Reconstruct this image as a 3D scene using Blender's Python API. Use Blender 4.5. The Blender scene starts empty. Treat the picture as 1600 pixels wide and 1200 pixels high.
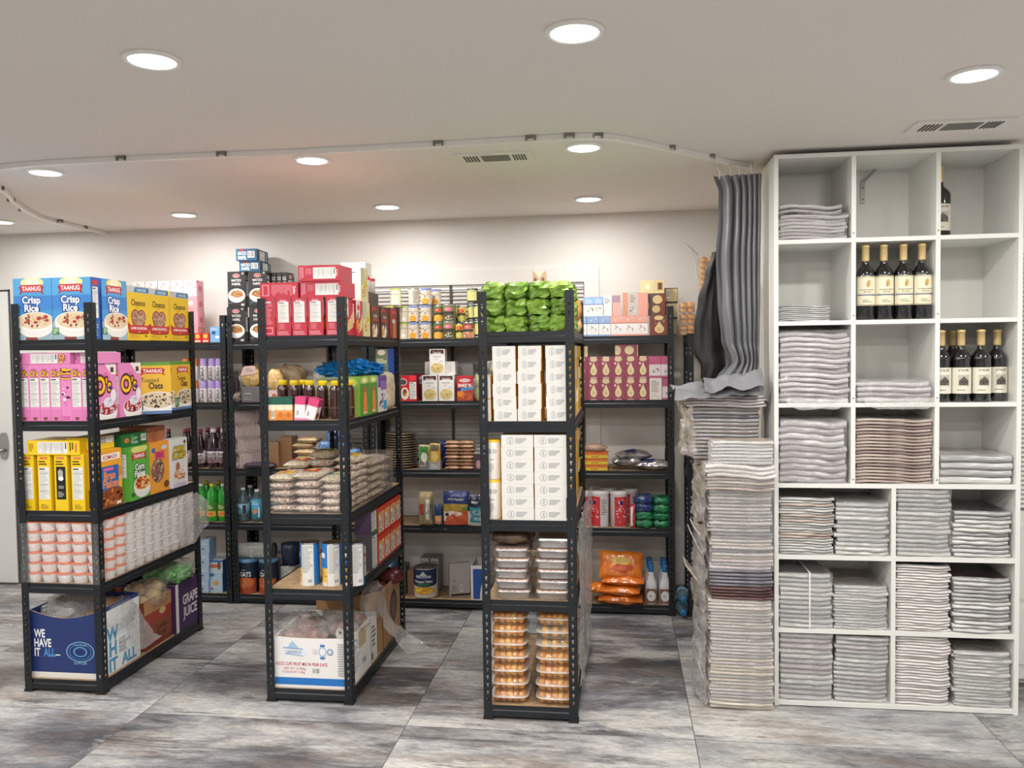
import bpy, math, random
from math import sin, cos, pi
from mathutils import Matrix, Vector, noise
from mathutils.geometry import tessellate_polygon
S = bpy.context.scene
COL = S.collection
# ---------------------------------------------------------------- camera
F, YAW, PIT, ROLL, HC = 1275.02, 0.13290, 0.03965, -0.01372, 1.5511
fwd = Vector((-sin(YAW)*cos(PIT), cos(YAW)*cos(PIT), -sin(PIT)))
_r = Vector((cos(YAW), sin(YAW), 0)); _u = _r.cross(fwd)
RT = _r*cos(ROLL) + _u*sin(ROLL); UP = _u*cos(ROLL) - _r*sin(ROLL)
cd = bpy.data.cameras.new('camera'); cam = bpy.data.objects.new('camera', cd); COL.objects.link(cam)
cd.sensor_fit = 'HORIZONTAL'; cd.sensor_width = 36; cd.lens = F/1600*36; cd.clip_start = .05
mw = Matrix((RT, UP, -fwd)).transposed().to_4x4(); mw.translation = (0, 0, HC); cam.matrix_world = mw
S.camera = cam
# ---------------------------------------------------------------- world, view
w = bpy.data.worlds.new('world'); S.world = w; w.use_nodes = True
w.node_tree.nodes['Background'].inputs[0].default_value = (1, .98, .95, 1)
w.node_tree.nodes['Background'].inputs[1].default_value = .06
vs = S.view_settings; vs.view_transform = 'Standard'; vs.look = 'None'; vs.gamma = 1; vs.exposure = 0.04
try: vs.use_curve_mapping = False
except Exception: pass
LAMP_W = 13.5; CZ = 2.39
LAMPS = [(-2.56,3.40),(-1.31,3.405),(-.144,3.404),(-2.556,4.57),(-1.313,4.56),(-.17,4.556),(-3.75,4.57),(-1.303,2.183),(-.113,2.18),(1.09,2.725),
         (-2.56,2.18),(-3.75,3.4),(-3.75,2.18),(2.3,2.6),(-2.56,.95),(-1.3,.95),(-.1,.95),(1.1,.95),(2.3,.95),(-2.56,-.3),(-1.3,-.3),(-.1,-.3),(1.1,-.3)]
for i, (x, y) in enumerate(LAMPS):
    L = bpy.data.lights.new('downlight_glow', 'AREA'); L.shape = 'DISK'; L.size = .13; L.energy = LAMP_W*(.55 if y > 4.4 else .85 if y > 3.3 and x > -3 else 1.04); L.color = (1, .97, .925); L.spread = pi
    o = bpy.data.objects.new('downlight_glow', L); COL.objects.link(o); o.location = (x, y, CZ-.012); o['lampidx'] = i

def xa(u, y, z):
    "x of the point at depth y and height z that the lens shows in column u"
    t = (u-800)/F; dz = z-HC
    return (t*(fwd.y*y+fwd.z*dz) - RT.y*y - RT.z*dz)/(RT.x - t*fwd.x)
def ya(u, x, z):
    t = (u-800)/F; dz = z-HC
    return (t*(fwd.x*x+fwd.z*dz) - RT.x*x - RT.z*dz)/(RT.y - t*fwd.y)
def za(u, v, y):
    d = fwd + RT*(u-800)/F - UP*(v-600)/F
    return HC + d.z*y/d.y
# ---------------------------------------------------------------- materials
def lin(h):
    h = h.lstrip('#'); c = [int(h[i:i+2], 16)/255 for i in (0, 2, 4)]
    return tuple(v/12.92 if v <= .04045 else ((v+.055)/1.055)**2.4 for v in c) + (1,)
_m = {}
def mat(c, r=.5, me=0, **k):
    key = (c, r, me, tuple(sorted(k.items())))
    if key in _m: return _m[key]
    m = bpy.data.materials.new('surface_'+c.lstrip('#')); m.use_nodes = True; n = m.node_tree; b = n.nodes['Principled BSDF']
    b.inputs['Base Color'].default_value = lin(c); b.inputs['Roughness'].default_value = r; b.inputs['Metallic'].default_value = me
    if 'a' in k: b.inputs['Alpha'].default_value = k['a']
    if 'tr' in k: b.inputs['Transmission Weight'].default_value = k['tr']
    if 'coat' in k: b.inputs['Coat Weight'].default_value = k['coat']; b.inputs['Coat Roughness'].default_value = .12
    if 'em' in k: b.inputs['Emission Color'].default_value = lin(c); b.inputs['Emission Strength'].default_value = k['em']
    if 'bump' in k or 'var' in k:
        tc = n.nodes.new('ShaderNodeTexCoord'); ns = n.nodes.new('ShaderNodeTexNoise')
        mp = n.nodes.new('ShaderNodeMapping'); n.links.new(tc.outputs['Object'], mp.inputs[0]); n.links.new(mp.outputs[0], ns.inputs['Vector'])
        mp.inputs['Scale'].default_value = k.get('sc3', (1, 1, 1))
        ns.inputs['Scale'].default_value = k.get('sc', 60); ns.inputs['Detail'].default_value = 4; ns.inputs['Distortion'].default_value = k.get('dist', 0)
        if 'bump' in k:
            bp = n.nodes.new('ShaderNodeBump'); bp.inputs['Strength'].default_value = k['bump']; bp.inputs['Distance'].default_value = k.get('bd', .004)
            n.links.new(ns.outputs[0], bp.inputs['Height']); n.links.new(bp.outputs[0], b.inputs['Normal'])
        if 'var' in k:
            rp = n.nodes.new('ShaderNodeValToRGB'); rp.color_ramp.elements[0].color = lin(k['var']); rp.color_ramp.elements[1].color = lin(c)
            rp.color_ramp.elements[0].position = k.get('p0', .35); rp.color_ramp.elements[1].position = k.get('p1', .6)
            n.links.new(ns.outputs[0], rp.inputs[0]); n.links.new(rp.outputs[0], b.inputs['Base Color'])
    _m[key] = m
    return m
def MM(c): return mat(c, .45) if isinstance(c, str) else c
def filmmat(name, lo, hi, sc=34, rough=.13, haze=.04, col=(.95, .95, .95, 1)):
    "thin plastic: clear face-on, glossy at a slant, a little milky"
    m = bpy.data.materials.new(name); m.use_nodes = True; t = m.node_tree; N = t.nodes; L = t.links.new
    for n in list(N):
        if n.type != 'OUTPUT_MATERIAL': N.remove(n)
    tr = N.new('ShaderNodeBsdfTransparent'); g = N.new('ShaderNodeBsdfGlossy'); g.inputs['Roughness'].default_value = rough; g.inputs['Color'].default_value = (1, 1, 1, 1)
    d = N.new('ShaderNodeBsdfDiffuse'); d.inputs['Color'].default_value = col
    tc = N.new('ShaderNodeTexCoord'); ns = N.new('ShaderNodeTexNoise'); ns.inputs['Scale'].default_value = sc; ns.inputs['Detail'].default_value = 3; ns.inputs['Distortion'].default_value = 1.8; L(tc.outputs['Object'], ns.inputs['Vector'])
    bp = N.new('ShaderNodeBump'); bp.inputs['Strength'].default_value = 1; bp.inputs['Distance'].default_value = .02; L(ns.outputs[0], bp.inputs['Height'])
    lw = N.new('ShaderNodeLayerWeight'); lw.inputs['Blend'].default_value = .35; L(bp.outputs[0], lw.inputs['Normal']); L(bp.outputs[0], g.inputs['Normal'])
    mr = N.new('ShaderNodeMapRange'); mr.inputs['To Min'].default_value = lo; mr.inputs['To Max'].default_value = hi; L(lw.outputs['Facing'], mr.inputs['Value'])
    a = N.new('ShaderNodeMixShader'); L(mr.outputs[0], a.inputs[0]); L(tr.outputs[0], a.inputs[1]); L(g.outputs[0], a.inputs[2])
    b = N.new('ShaderNodeMixShader'); b.inputs[0].default_value = haze; L(a.outputs[0], b.inputs[1]); L(d.outputs[0], b.inputs[2])
    L(b.outputs[0], [n for n in N if n.type == 'OUTPUT_MATERIAL'][0].inputs[0]); return m
FILM = filmmat('clear_wrap', .07, .5, haze=.075); FILM2 = filmmat('crumpled_wrap', .12, .65, 30, .12, .17); FILM3 = filmmat('tight_wrap', .04, .35, 46, .12, .02)
CLEAR = filmmat('clear_plastic', .05, .45, 8, .08, .03)
# ---------------------------------------------------------------- mesh building
_txt = {}
def text2d(s, bold=0):
    k = (s, bold)
    if k in _txt: return _txt[k]
    cu = bpy.data.curves.new('t', 'FONT'); cu.body = s; cu.resolution_u = 4 if len(s) < 7 else 2; cu.offset = bold; cu.size = 1
    o = bpy.data.objects.new('t', cu); me = o.to_mesh()
    v = [(p.co.x, p.co.y) for p in me.vertices]; f = [tuple(p.vertices) for p in me.polygons]; o.to_mesh_clear()
    bpy.data.objects.remove(o); bpy.data.curves.remove(cu)
    if v:
        x0 = min(p[0] for p in v); x1 = max(p[0] for p in v); v = [(p[0]-x0, p[1]/.72) for p in v]; wd = x1-x0
    else: wd = 1
    _txt[k] = (v, f, wd)
    return _txt[k]
class M:
    def __init__(s): s.v = []; s.f = []; s.fm = []; s.sm = []; s.mats = []
    def mi(s, m):
        m = MM(m)
        if m not in s.mats: s.mats.append(m)
        return s.mats.index(m)
    def add(s, vs, fs, m, sm=False):
        o = len(s.v); s.v += [tuple(p) for p in vs]; i = s.mi(m)
        for f in fs: s.f.append(tuple(o+a for a in f)); s.fm.append(i); s.sm.append(sm)
        return s
    def box(s, x0, y0, z0, x1, y1, z1, m):
        return s.add([(x0,y0,z0),(x1,y0,z0),(x1,y1,z0),(x0,y1,z0),(x0,y0,z1),(x1,y0,z1),(x1,y1,z1),(x0,y1,z1)],
              [(0,3,2,1),(4,5,6,7),(0,1,5,4),(1,2,6,5),(2,3,7,6),(3,0,4,7)], m)
    def lathe(s, pr, m, n=20, c=(0, 0), sq=1, pw=2):
        "profile of (r, z[, material])"
        vs = []; k = len(pr)
        for p in pr:
            for i in range(n):
                a = 2*pi*i/n; ca, sa = cos(a), sin(a)
                q = 1 if pw == 2 else (abs(ca)**pw+abs(sa)**pw)**(-1/pw)
                vs.append((c[0]+p[0]*ca*q, c[1]+p[0]*sa*q*sq, p[1]))
        for j in range(k-1):
            mm = pr[j+1][2] if len(pr[j+1]) > 2 else m
            o = len(s.v) if j == 0 else o
            if j == 0: s.v += vs
            i_ = s.mi(mm)
            for i in range(n):
                s.f.append((o+j*n+i, o+j*n+(i+1)%n, o+(j+1)*n+(i+1)%n, o+(j+1)*n+i)); s.fm.append(i_); s.sm.append(True)
        for j, rv in ((0, True), (k-1, False)):
            if pr[j][0] > 1e-5:
                t = [o+j*n+i for i in range(n)]; s.f.append(tuple(t[::-1] if rv else t)); s.fm.append(s.mi(pr[j][2] if len(pr[j]) > 2 else m)); s.sm.append(False)
        return s
    def tube(s, pts, r, m, n=6):
        P = [Vector(p) for p in pts]; vs = []
        for i, p in enumerate(P):
            d = (P[min(i+1, len(P)-1)]-P[max(i-1, 0)]).normalized()
            a = d.cross(Vector((0, 0, 1)) if abs(d.z) < .9 else Vector((1, 0, 0))).normalized(); b = d.cross(a)
            for k in range(n): vs.append(p+a*r*cos(2*pi*k/n)+b*r*sin(2*pi*k/n))
        fs = [(i*n+k, i*n+(k+1)%n, (i+1)*n+(k+1)%n, (i+1)*n+k) for i in range(len(P)-1) for k in range(n)]
        fs += [tuple(range(n))[::-1], tuple((len(P)-1)*n+k for k in range(n))]
        return s.add(vs, fs, m, True)
    def grid(s, fn, nu, nv, m, sm=True, wrap=False):
        vs = [fn(i/nu, j/nv) for j in range(nv+1) for i in range(nu+1)]; W = nu+1
        return s.add(vs, [(j*W+i, j*W+i+1, (j+1)*W+i+1, (j+1)*W+i) for j in range(nv) for i in range(nu)], m, sm)
    def prism(s, pts, z0, z1, m):
        n = len(pts); vs = [(p[0], p[1], z0) for p in pts]+[(p[0], p[1], z1) for p in pts]
        return s.add(vs, [tuple(range(n))[::-1], tuple(range(n, 2*n))]+[(i, (i+1)%n, n+(i+1)%n, n+i) for i in range(n)], m)
    def blob(s, c, r, m, seed=0, amp=.15, fr=3, nu=20, nv=12, pw=2.0, sm=True):
        rnd = Vector((seed*3.1, seed*1.7, seed*.9))
        vs = []
        for j in range(nv+1):
            for i in range(nu):
                a = 2*pi*i/nu; b = -pi/2+pi*j/nv; d = Vector((cos(a)*cos(b), sin(a)*cos(b), sin(b)))
                if pw != 2: d = d/((abs(d.x)**pw+abs(d.y)**pw+abs(d.z)**pw)**(1/pw))
                k = 1+amp*noise.noise(d*fr+rnd)+amp*.5*noise.noise(d*fr*2.7+rnd)
                vs.append((c[0]+d.x*r[0]*k, c[1]+d.y*r[1]*k, c[2]+d.z*r[2]*k))
        return s.add(vs, [(j*nu+i, j*nu+(i+1)%nu, (j+1)*nu+(i+1)%nu, (j+1)*nu+i) for j in range(nv) for i in range(nu)], m, sm)
    def xf(s, mx, k=0):
        for i in range(k, len(s.v)): s.v[i] = tuple(mx @ Vector(s.v[i]))
        return s
    def mesh(s, name):
        me = bpy.data.meshes.new(name); me.from_pydata(s.v, [], s.f)
        for m in s.mats: me.materials.append(m)
        me.polygons.foreach_set('material_index', s.fm); me.polygons.foreach_set('use_smooth', s.sm); me.update()
        return me
class Cv:
    "a canvas on a face: flat polygons printed a hair above it"
    def __init__(s, m, fn, W, H, k0=.0004, cell=None): s.m = m; s.fn = fn; s.W = W; s.H = H; s.k = k0; s.cell = cell
    def _p(s, pts, fs, c):
        if s.cell:
            P = []; G = []
            for f in fs:
                work = [[(min(1, max(0, pts[i][0])), min(1, max(0, pts[i][1]))) for i in f]]
                for ax in (0, 1):
                    st = s.cell[ax]
                    if not st: continue
                    nxt = []
                    for pg in work:
                        a = int(min(p[ax] for p in pg)/st); b = int(max(p[ax] for p in pg)/st-1e-6)
                        for q in range(a, b+1):
                            o = pg
                            for lim, sg in ((q*st, 1), ((q+1)*st, -1)):
                                r = []
                                for i in range(len(o)):
                                    u, v = o[i-1], o[i]; du, dv = (u[ax]-lim)*sg, (v[ax]-lim)*sg
                                    if (du < 0) != (dv < 0): t = du/(du-dv); r.append((u[0]+(v[0]-u[0])*t, u[1]+(v[1]-u[1])*t))
                                    if dv >= 0: r.append(v)
                                o = r
                                if len(o) < 3: break
                            if len(o) >= 3: nxt.append(o)
                    work = nxt
                for pg in work: k = len(P); P += pg; G.append(tuple(range(k, k+len(pg))))
            pts, fs = P, G
        s.m.add([s.fn(min(1, max(0, x)), min(1, max(0, y)), s.k) for x, y in pts], fs, c); s.k += .00012
        return s
    def rect(s, x0, y0, x1, y1, c, n=1):
        pts = [(x0+(x1-x0)*i/n, y) for i in range(n+1) for y in (y0, y1)]
        return s._p(pts, [(2*i, 2*i+2, 2*i+3, 2*i+1) for i in range(n)], c)
    def ell(s, cx, cy, rx, ry, c, n=14, cut=-1, top=1):
        pts = []
        for i in range(n+1):
            t = -cos(pi*i/n); h = math.sqrt(max(0, 1-t*t)); pts += [(cx+rx*t, cy+ry*max(-h, cut)), (cx+rx*t, cy+ry*min(h, top))]
        return s._p(pts, [(2*i, 2*i+2, 2*i+3, 2*i+1) for i in range(n)], c)
    def poly(s, pts, c): return s._p(pts, [tuple(range(len(pts)))], c)
    def text(s, t, x, y, h, c, w=None, rot=0, bold=0, al='c', k=1):
        v, f, wd = text2d(t, bold); H = h*s.H; sx = H/.72*.92*k
        if w and rot in (0,) and wd*sx > w*s.W: sx = w*s.W/wd
        if w and rot and wd*sx > w*s.H: sx = w*s.H/wd
        ox = -wd*sx/2 if al == 'c' else 0
        ca, sa = cos(rot), sin(rot)
        pts = []
        for a, b in v:
            px = a*sx+ox; py = b*H*.72/.72-H/2
            pts.append((x+(px*ca-py*sa)/s.W, y+(px*sa+py*ca)/s.H))
        return s._p(pts, f, c)
    def speck(s, cx, cy, rx, ry, cols, n=30, z=.05, seed=1, cut=-1):
        R = random.Random(seed); W, H = s.W, s.H
        for c in cols:
            vs = []; fs = []
            for _ in range(max(1, n//len(cols))):
                while 1:
                    a, b = R.uniform(-1, 1), R.uniform(max(-1, cut), 1)
                    if a*a+b*b < .85: break
                q = z*R.uniform(.6, 1.2); o = len(vs); k = 6; ph = R.random()*3; e = R.uniform(.6, 1)
                for i in range(k):
                    t = 2*pi*i/k+ph; vs.append((cx+rx*a+q*cos(t), cy+ry*b+q*e*sin(t)*W/H))
                fs.append(tuple(range(o, o+k)))
            s._p(vs, fs, c)
        return s
    def lines(s, x0, y0, x1, y1, n, c, seed=1, full=False, th=.45):
        R = random.Random(seed); vs = []; fs = []
        for i in range(n):
            a = y1-(y1-y0)*(i+.5)/n; h = (y1-y0)/n*th/2; xe = x1 if full else x0+(x1-x0)*R.uniform(.55, 1); o = len(vs)
            vs += [(x0, a-h), (xe, a-h), (xe, a+h), (x0, a+h)]; fs.append((o, o+1, o+2, o+3))
        return s._p(vs, fs, c)
    def bars(s, x0, y0, x1, y1, c='#222222', n=12):
        s.rect(x0, y0, x1, y1, '#f2f2f2'); R = random.Random(n); vs = []; fs = []
        for i in range(n):
            a = x0+(x1-x0)*(.06+.88*i/n); o = len(vs); b = a+(x1-x0)/n*R.uniform(.25, .6)
            vs += [(a, y0+(y1-y0)*.15), (b, y0+(y1-y0)*.15), (b, y1-(y1-y0)*.08), (a, y1-(y1-y0)*.08)]; fs.append((o, o+1, o+2, o+3))
        return s._p(vs, fs, c)
    def facts(s, x0, y0, x1, y1, ink='#777777', bg='#e9e9e6', seed=1):
        s.rect(x0, y0, x1, y1, bg); d = (x1-x0)*.06; h = y1-y0
        s.lines(x0+d, y1-h*.1, x1-d, y1-h*.02, 1, '#333333', seed, th=.5); s.lines(x0+d, y0+h*.03, x1-d, y1-h*.12, 22, '#a9a9a6', seed, th=.3)
        for q in (.14, .2, .55, .75): s.rect(x0+d, y1-h*q, x1-d, y1-h*q+h*.006, '#555555')
        return s
def faces(m, w, d, h):
    "canvases of a box 0..w, 0..d, 0..h"
    return dict(F=Cv(m, lambda x, y, k: (x*w, -k, y*h), w, h), B=Cv(m, lambda x, y, k: (w-x*w, d+k, y*h), w, h),
                R=Cv(m, lambda x, y, k: (w+k, x*d, y*h), d, h), L=Cv(m, lambda x, y, k: (-k, d-x*d, y*h), d, h),
                T=Cv(m, lambda x, y, k: (x*w, y*d, h+k), w, d))
def curved(m, r, h, span=2.2, z0=0, c=(0, 0), rot=0):
    return Cv(m, lambda x, y, k: (c[0]+(r+k)*sin((x-.5)*span+rot), c[1]-(r+k)*cos((x-.5)*span+rot), z0+y*h), r*span, h, .0008, (.15/span, None))
# ---------------------------------------------------------------- objects
def tag(o, label=None, cat=None, group=None, kind=None):
    for k, v in (('label', label), ('category', cat), ('group', group), ('kind', kind)):
        if v: o[k] = v
    return o
def ob(name, me, parent=None, loc=(0, 0, 0), rz=0, **k):
    if isinstance(me, M): me = me.mesh(name)
    o = bpy.data.objects.new(name, me); COL.objects.link(o); o.location = loc; o.rotation_euler = (0, 0, rz)
    if parent: o.parent = parent
    return tag(o, **k)
def struct(name, m, **k): return ob(name, m, kind='structure', **k)
class Pr:
    "a kind of thing: its mesh (or None) and parts [(name, mesh, label, [sub-parts])]"
    def __init__(s, name, m=None, parts=()):
        s.name = name; s.me = m.mesh(name) if isinstance(m, M) else m
        s.parts = [(p[0], p[1].mesh(p[0]) if isinstance(p[1], M) else p[1], p[2] if len(p) > 2 else None,
                    [(q[0], q[1].mesh(q[0])) for q in (p[3] if len(p) > 3 else ())]) for p in parts]
    def put(s, loc, label, cat, group=None, rz=0, rot=None, mx=None, sc=None):
        o = bpy.data.objects.new(s.name, s.me); COL.objects.link(o)
        if mx is not None: m = mx.to_4x4(); m.translation = loc; o.matrix_world = m
        else: o.location = loc; o.rotation_euler = rot if rot else (0, 0, rz)
        if sc: o.scale = sc
        tag(o, label, cat, group)
        for n, me, lb, sub in s.parts:
            c = bpy.data.objects.new(n, me); COL.objects.link(c); c.parent = o
            if lb: c['label'] = lb
            for n2, me2 in sub:
                e = bpy.data.objects.new(n2, me2); COL.objects.link(e); e.parent = c
        return o
LAY = Matrix(((0, 0, 1), (-1, 0, 0), (0, -1, 0)))     # box on its face, spine to the front: x->-y, y->-z, z->+x
ORD = ['first', 'second', 'third', 'fourth', 'fifth', 'sixth', 'seventh', 'eighth', 'ninth', 'tenth', 'eleventh', 'twelfth', 'thirteenth', 'fourteenth', 'fifteenth', 'sixteenth', 'seventeenth', 'eighteenth', 'nineteenth', 'twentieth']
def nth(i):
    if i < 20: return ORD[i]
    t = ('twenty', 'thirty', 'forty', 'fifty')[(i+1)//10-2]; r = (i+1) % 10
    return t[:-1]+'ieth' if r == 0 else t+'-'+ORD[r-1]
# ================================================================ the room
def node_mat(name):
    m = bpy.data.materials.new(name); m.use_nodes = True; t = m.node_tree; return m, t, t.nodes['Principled BSDF']
def nn(t, k, **a):
    n = t.nodes.new('ShaderNode'+k)
    for q, v in a.items():
        if q.startswith('i'): n.inputs[int(q[1:])].default_value = v
        else: setattr(n, q, v)
    return n
def math_(t, op, a, b=None):
    n = nn(t, 'Math', operation=op)
    for i, v in enumerate((a, b)):
        if v is None: continue
        if isinstance(v, (int, float)): n.inputs[i].default_value = v
        else: t.links.new(v, n.inputs[i])
    return n.outputs[0]
def floor_material():
    m, t, b = node_mat('stone_look_tiles'); L = t.links.new
    tc = nn(t, 'TexCoord'); sp = nn(t, 'SeparateXYZ'); L(tc.outputs['Object'], sp.inputs[0])
    gx = math_(t, 'DIVIDE', math_(t, 'ADD', sp.outputs[0], .9), 1.18); gy = math_(t, 'DIVIDE', math_(t, 'SUBTRACT', sp.outputs[1], 3.25), .613)
    cb = nn(t, 'CombineXYZ'); L(math_(t, 'FLOOR', gx), cb.inputs[0]); L(math_(t, 'FLOOR', gy), cb.inputs[1])
    wn = nn(t, 'TexWhiteNoise'); L(cb.outputs[0], wn.inputs[0])
    off = nn(t, 'VectorMath', operation='SCALE'); L(wn.outputs['Color'], off.inputs[0]); off.inputs['Scale'].default_value = 40
    ad = nn(t, 'VectorMath', operation='ADD'); L(tc.outputs['Object'], ad.inputs[0]); L(off.outputs[0], ad.inputs[1])
    def nz(sc, s3, det=6, dist=0., rough=.6):
        mp = nn(t, 'Mapping'); mp.inputs['Scale'].default_value = s3; L(ad.outputs[0], mp.inputs[0])
        n = nn(t, 'TexNoise'); n.inputs['Scale'].default_value = sc; n.inputs['Detail'].default_value = det; n.inputs['Distortion'].default_value = dist; n.inputs['Roughness'].default_value = rough
        L(mp.outputs[0], n.inputs['Vector']); return n.outputs[0]
    def ramp(s, st):
        r = nn(t, 'ValToRGB'); e = r.color_ramp.elements
        while len(e) < len(st): e.new(.5)
        for q, (p, c) in zip(e, st): q.position = p; q.color = lin(c)
        L(s, r.inputs[0]); return r.outputs[0]
    def mix(f, a, c, bt='MIX'):
        n = nn(t, 'MixRGB', blend_type=bt)
        for i, v in enumerate((f, a, c)):
            if isinstance(v, (int, float)): n.inputs[i].default_value = v
            elif isinstance(v, tuple): n.inputs[i].default_value = v
            else: L(v, n.inputs[i])
        return n.outputs[0]
    big = nz(1.15, (.75, 1.9, 1), 9, .3, .66)
    base = ramp(big, [(.37, '#4b4c50'), (.45, '#75767a'), (.52, '#a3a4a6'), (.64, '#c6c5c0')])
    br = ramp(nz(1.5, (.8, 2.6, 1), 10, .3, .72), [(.5, '#000000'), (.64, '#ffffff')])
    base = mix(math_(t, 'MULTIPLY', br, .7), base, lin('#7d6a5b'))
    st = ramp(nz(2.6, (.6, 5, 1), 12, .6, .8), [(.53, '#000000'), (.6, '#ffffff')])
    base = mix(math_(t, 'MULTIPLY', st, .75), base, lin('#48484b'))
    wt = ramp(nz(1.4, (.7, 2.4, 1), 10, .3, .7), [(.52, '#000000'), (.62, '#ffffff')])
    base = mix(math_(t, 'MULTIPLY', wt, .7), base, lin('#cac8c3'))
    gr = ramp(nz(38, (.6, 1.6, 1), 4, 0, .8), [(.35, '#8a8a8a'), (.62, '#ffffff')])
    base = mix(.45, base, gr, 'MULTIPLY')
    tone = math_(t, 'ADD', math_(t, 'MULTIPLY', wn.outputs['Value'], .35), .86)
    base = mix(1.0, base, tone, 'MULTIPLY')
    def seam(g, wd):
        fr = math_(t, 'FRACT', g); d = math_(t, 'MINIMUM', fr, math_(t, 'SUBTRACT', 1, fr)); return math_(t, 'LESS_THAN', d, wd)
    sm = math_(t, 'MAXIMUM', seam(gx, .0018), seam(gy, .0032))
    base = mix(math_(t, 'MULTIPLY', sm, .75), base, lin('#3a3a3a'))
    L(base, b.inputs['Base Color']); b.inputs['Roughness'].default_value = .42
    bp = nn(t, 'Bump'); bp.inputs['Strength'].default_value = .15; bp.inputs['Distance'].default_value = .003; L(big, bp.inputs['Height']); L(bp.outputs[0], b.inputs['Normal'])
    return m
PAINT = mat('#d8d5d1', .7, bump=.05, sc=220)
CEIL = mat('#e8e4e0', .75, bump=.04, sc=160)
TRIM = mat('#e6e6e4', .4)
XL, XR, YB, YF = -5.2, 3.2, 5.07, -2.2
struct('floor', M().box(XL, YF, -.1, XR, YB+.1, 0, floor_material()))
struct('ceiling', M().box(XL, YF, CZ, XR, YB+.1, CZ+.1, CEIL))
# back wall with a window opening
WX0, WX1, WZ0, WZ1 = -1.88, -.22, .86, 1.975
m = M()
for a in ((XL, 0, WX0, CZ), (WX1, 0, .70, CZ), (WX0, 0, WX1, WZ0), (WX0, WZ1, WX1, CZ)): m.box(a[0], YB, a[1], a[2], YB+.1, a[3], PAINT)
struct('wall_back', m)
struct('wall_left', M().box(XL-.1, YF, 0, XL, YB+.1, CZ, PAINT))
struct('wall_right', M().box(XR, YF, 0, XR+.1, YB+.1, CZ, PAINT))
struct('wall_front', M().box(XL, YF-.1, 0, XR, YF, CZ, PAINT))
struct('wall_partition', M().prism([(.70, 3.965), (XR, 3.965), (XR, 4.04), (.78, 4.04), (.78, YB), (.70, YB)], 0, CZ, PAINT))
# window: mitred casing, mullion, horizontal blinds closed
m = M(); T_ = .09; y = YB-.018
def quadbar(m, p, y0, y1, mt): m.add([(a, y0, b) for a, b in p]+[(a, y1, b) for a, b in p], [(0,1,2,3),(7,6,5,4),(0,4,5,1),(1,5,6,2),(2,6,7,3),(3,7,4,0)], mt)
o_ = [(WX0-T_, WZ0-T_), (WX1+T_, WZ0-T_), (WX1+T_, WZ1+T_), (WX0-T_, WZ1+T_)]; i_ = [(WX0, WZ0), (WX1, WZ0), (WX1, WZ1), (WX0, WZ1)]
for k in range(4): quadbar(m, [o_[k], o_[(k+1)%4], i_[(k+1)%4], i_[k]], y, YB+.0, PAINT)
win = struct('window_1', m)
BL = mat('#b9b6b2', .5)
for k, (a, b) in enumerate(((WX0+.005, -1.068), (-1.05, WX1-.005))):
    m = M()
    for j in range(44):
        z = WZ0+.02+j*.0245
        m.add([(a, YB+.018, z+.0255), (b, YB+.018, z+.0255), (b, YB+.004, z), (a, YB+.004, z), (a, YB+.022, z+.0255), (b, YB+.022, z+.0255), (b, YB+.008, z-.001), (a, YB+.008, z-.001)],
              [(3,2,1,0), (4,5,6,7), (0,1,5,4), (3,7,6,2)], BL)
    m.box(a, YB+.002, WZ1-.028, b, YB+.03, WZ1-.002, TRIM)
    ob('blind', m, win)
ob('mullion', M().box(-1.067, YB+.0, WZ0, -1.051, YB+.05, WZ1, '#3a3836'), win)
ob('glass', M().box(WX0, YB+.06, WZ0, WX1, YB+.064, WZ1, mat('#4a4e52', .08)), win)
# door in the back wall
m = M().box(-5.0, YB-.012, .008, -4.125, YB-.001, 2.005, mat('#e2e2e0', .45)); door = struct('door_1', m)
dk = mat('#3b3b3b', .6)
ob('jamb', M().box(-4.122, YB-.006, 0, -4.112, YB-.001, 2.02, dk).box(-5.0, YB-.006, 2.007, -4.112, YB-.001, 2.018, dk).box(-5.0, YB-.02, 0, -4.125, YB-.001, .007, dk), door)
ST = mat('#a8a8a6', .3, .9)
m = M(); n = 20; pts = []
for i in range(n): a = 2*pi*i/n; pts.append((.033*cos(a), .105*sin(a)))
m.add([(-4.185+p[0], YB-.013, .955+max(-.09, min(.09, p[1]))) for p in pts]+[(-4.185+p[0], YB-.025, .955+max(-.09, min(.09, p[1]))) for p in pts], [tuple(range(n)), tuple(range(2*n-1, n-1, -1))]+[(i, (i+1)%n, n+(i+1)%n, n+i) for i in range(n)], ST)
pl = ob('handle_plate', m, door)
lv = ob('lever', M().tube([(-4.185, YB-.02, .925), (-4.185, YB-.06, .925)], .013, ST, 10).tube([(-4.185, YB-.06, .925), (-4.25, YB-.062, .925), (-4.33, YB-.055, .922)], .009, ST, 8), pl)
# louvred closet door beside the white shelving, hinged jamb
m = M().box(1.66, 3.935, .03, 2.5, 3.96, .80, TRIM).box(1.66, 3.935, 1.96, 2.5, 3.96, 2.03, TRIM).box(1.66, 3.935, .80, 1.72, 3.96, 1.96, TRIM).box(2.44, 3.935, .80, 2.5, 3.96, 1.96, TRIM)
m.box(1.68, 3.925, .1, 2.44, 3.935, .36, TRIM).box(1.68, 3.925, .4, 2.44, 3.935, .74, TRIM)
d2 = struct('door_2', m); m = M()
for j in range(54):
    z = .815+j*.0212
    m.add([(1.72, 3.955, z+.022), (2.44, 3.955, z+.022), (2.44, 3.935, z), (1.72, 3.935, z), (1.72, 3.959, z+.021), (2.44, 3.959, z+.021), (2.44, 3.939, z-.001), (1.72, 3.939, z-.001)], [(3,2,1,0),(4,5,6,7),(3,7,6,2),(0,1,5,4)], TRIM)
ob('louvre', m, d2)
struct('trim_1', M().box(2.5, 3.94, 0, 2.58, 3.965, 2.06, TRIM))
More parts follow.
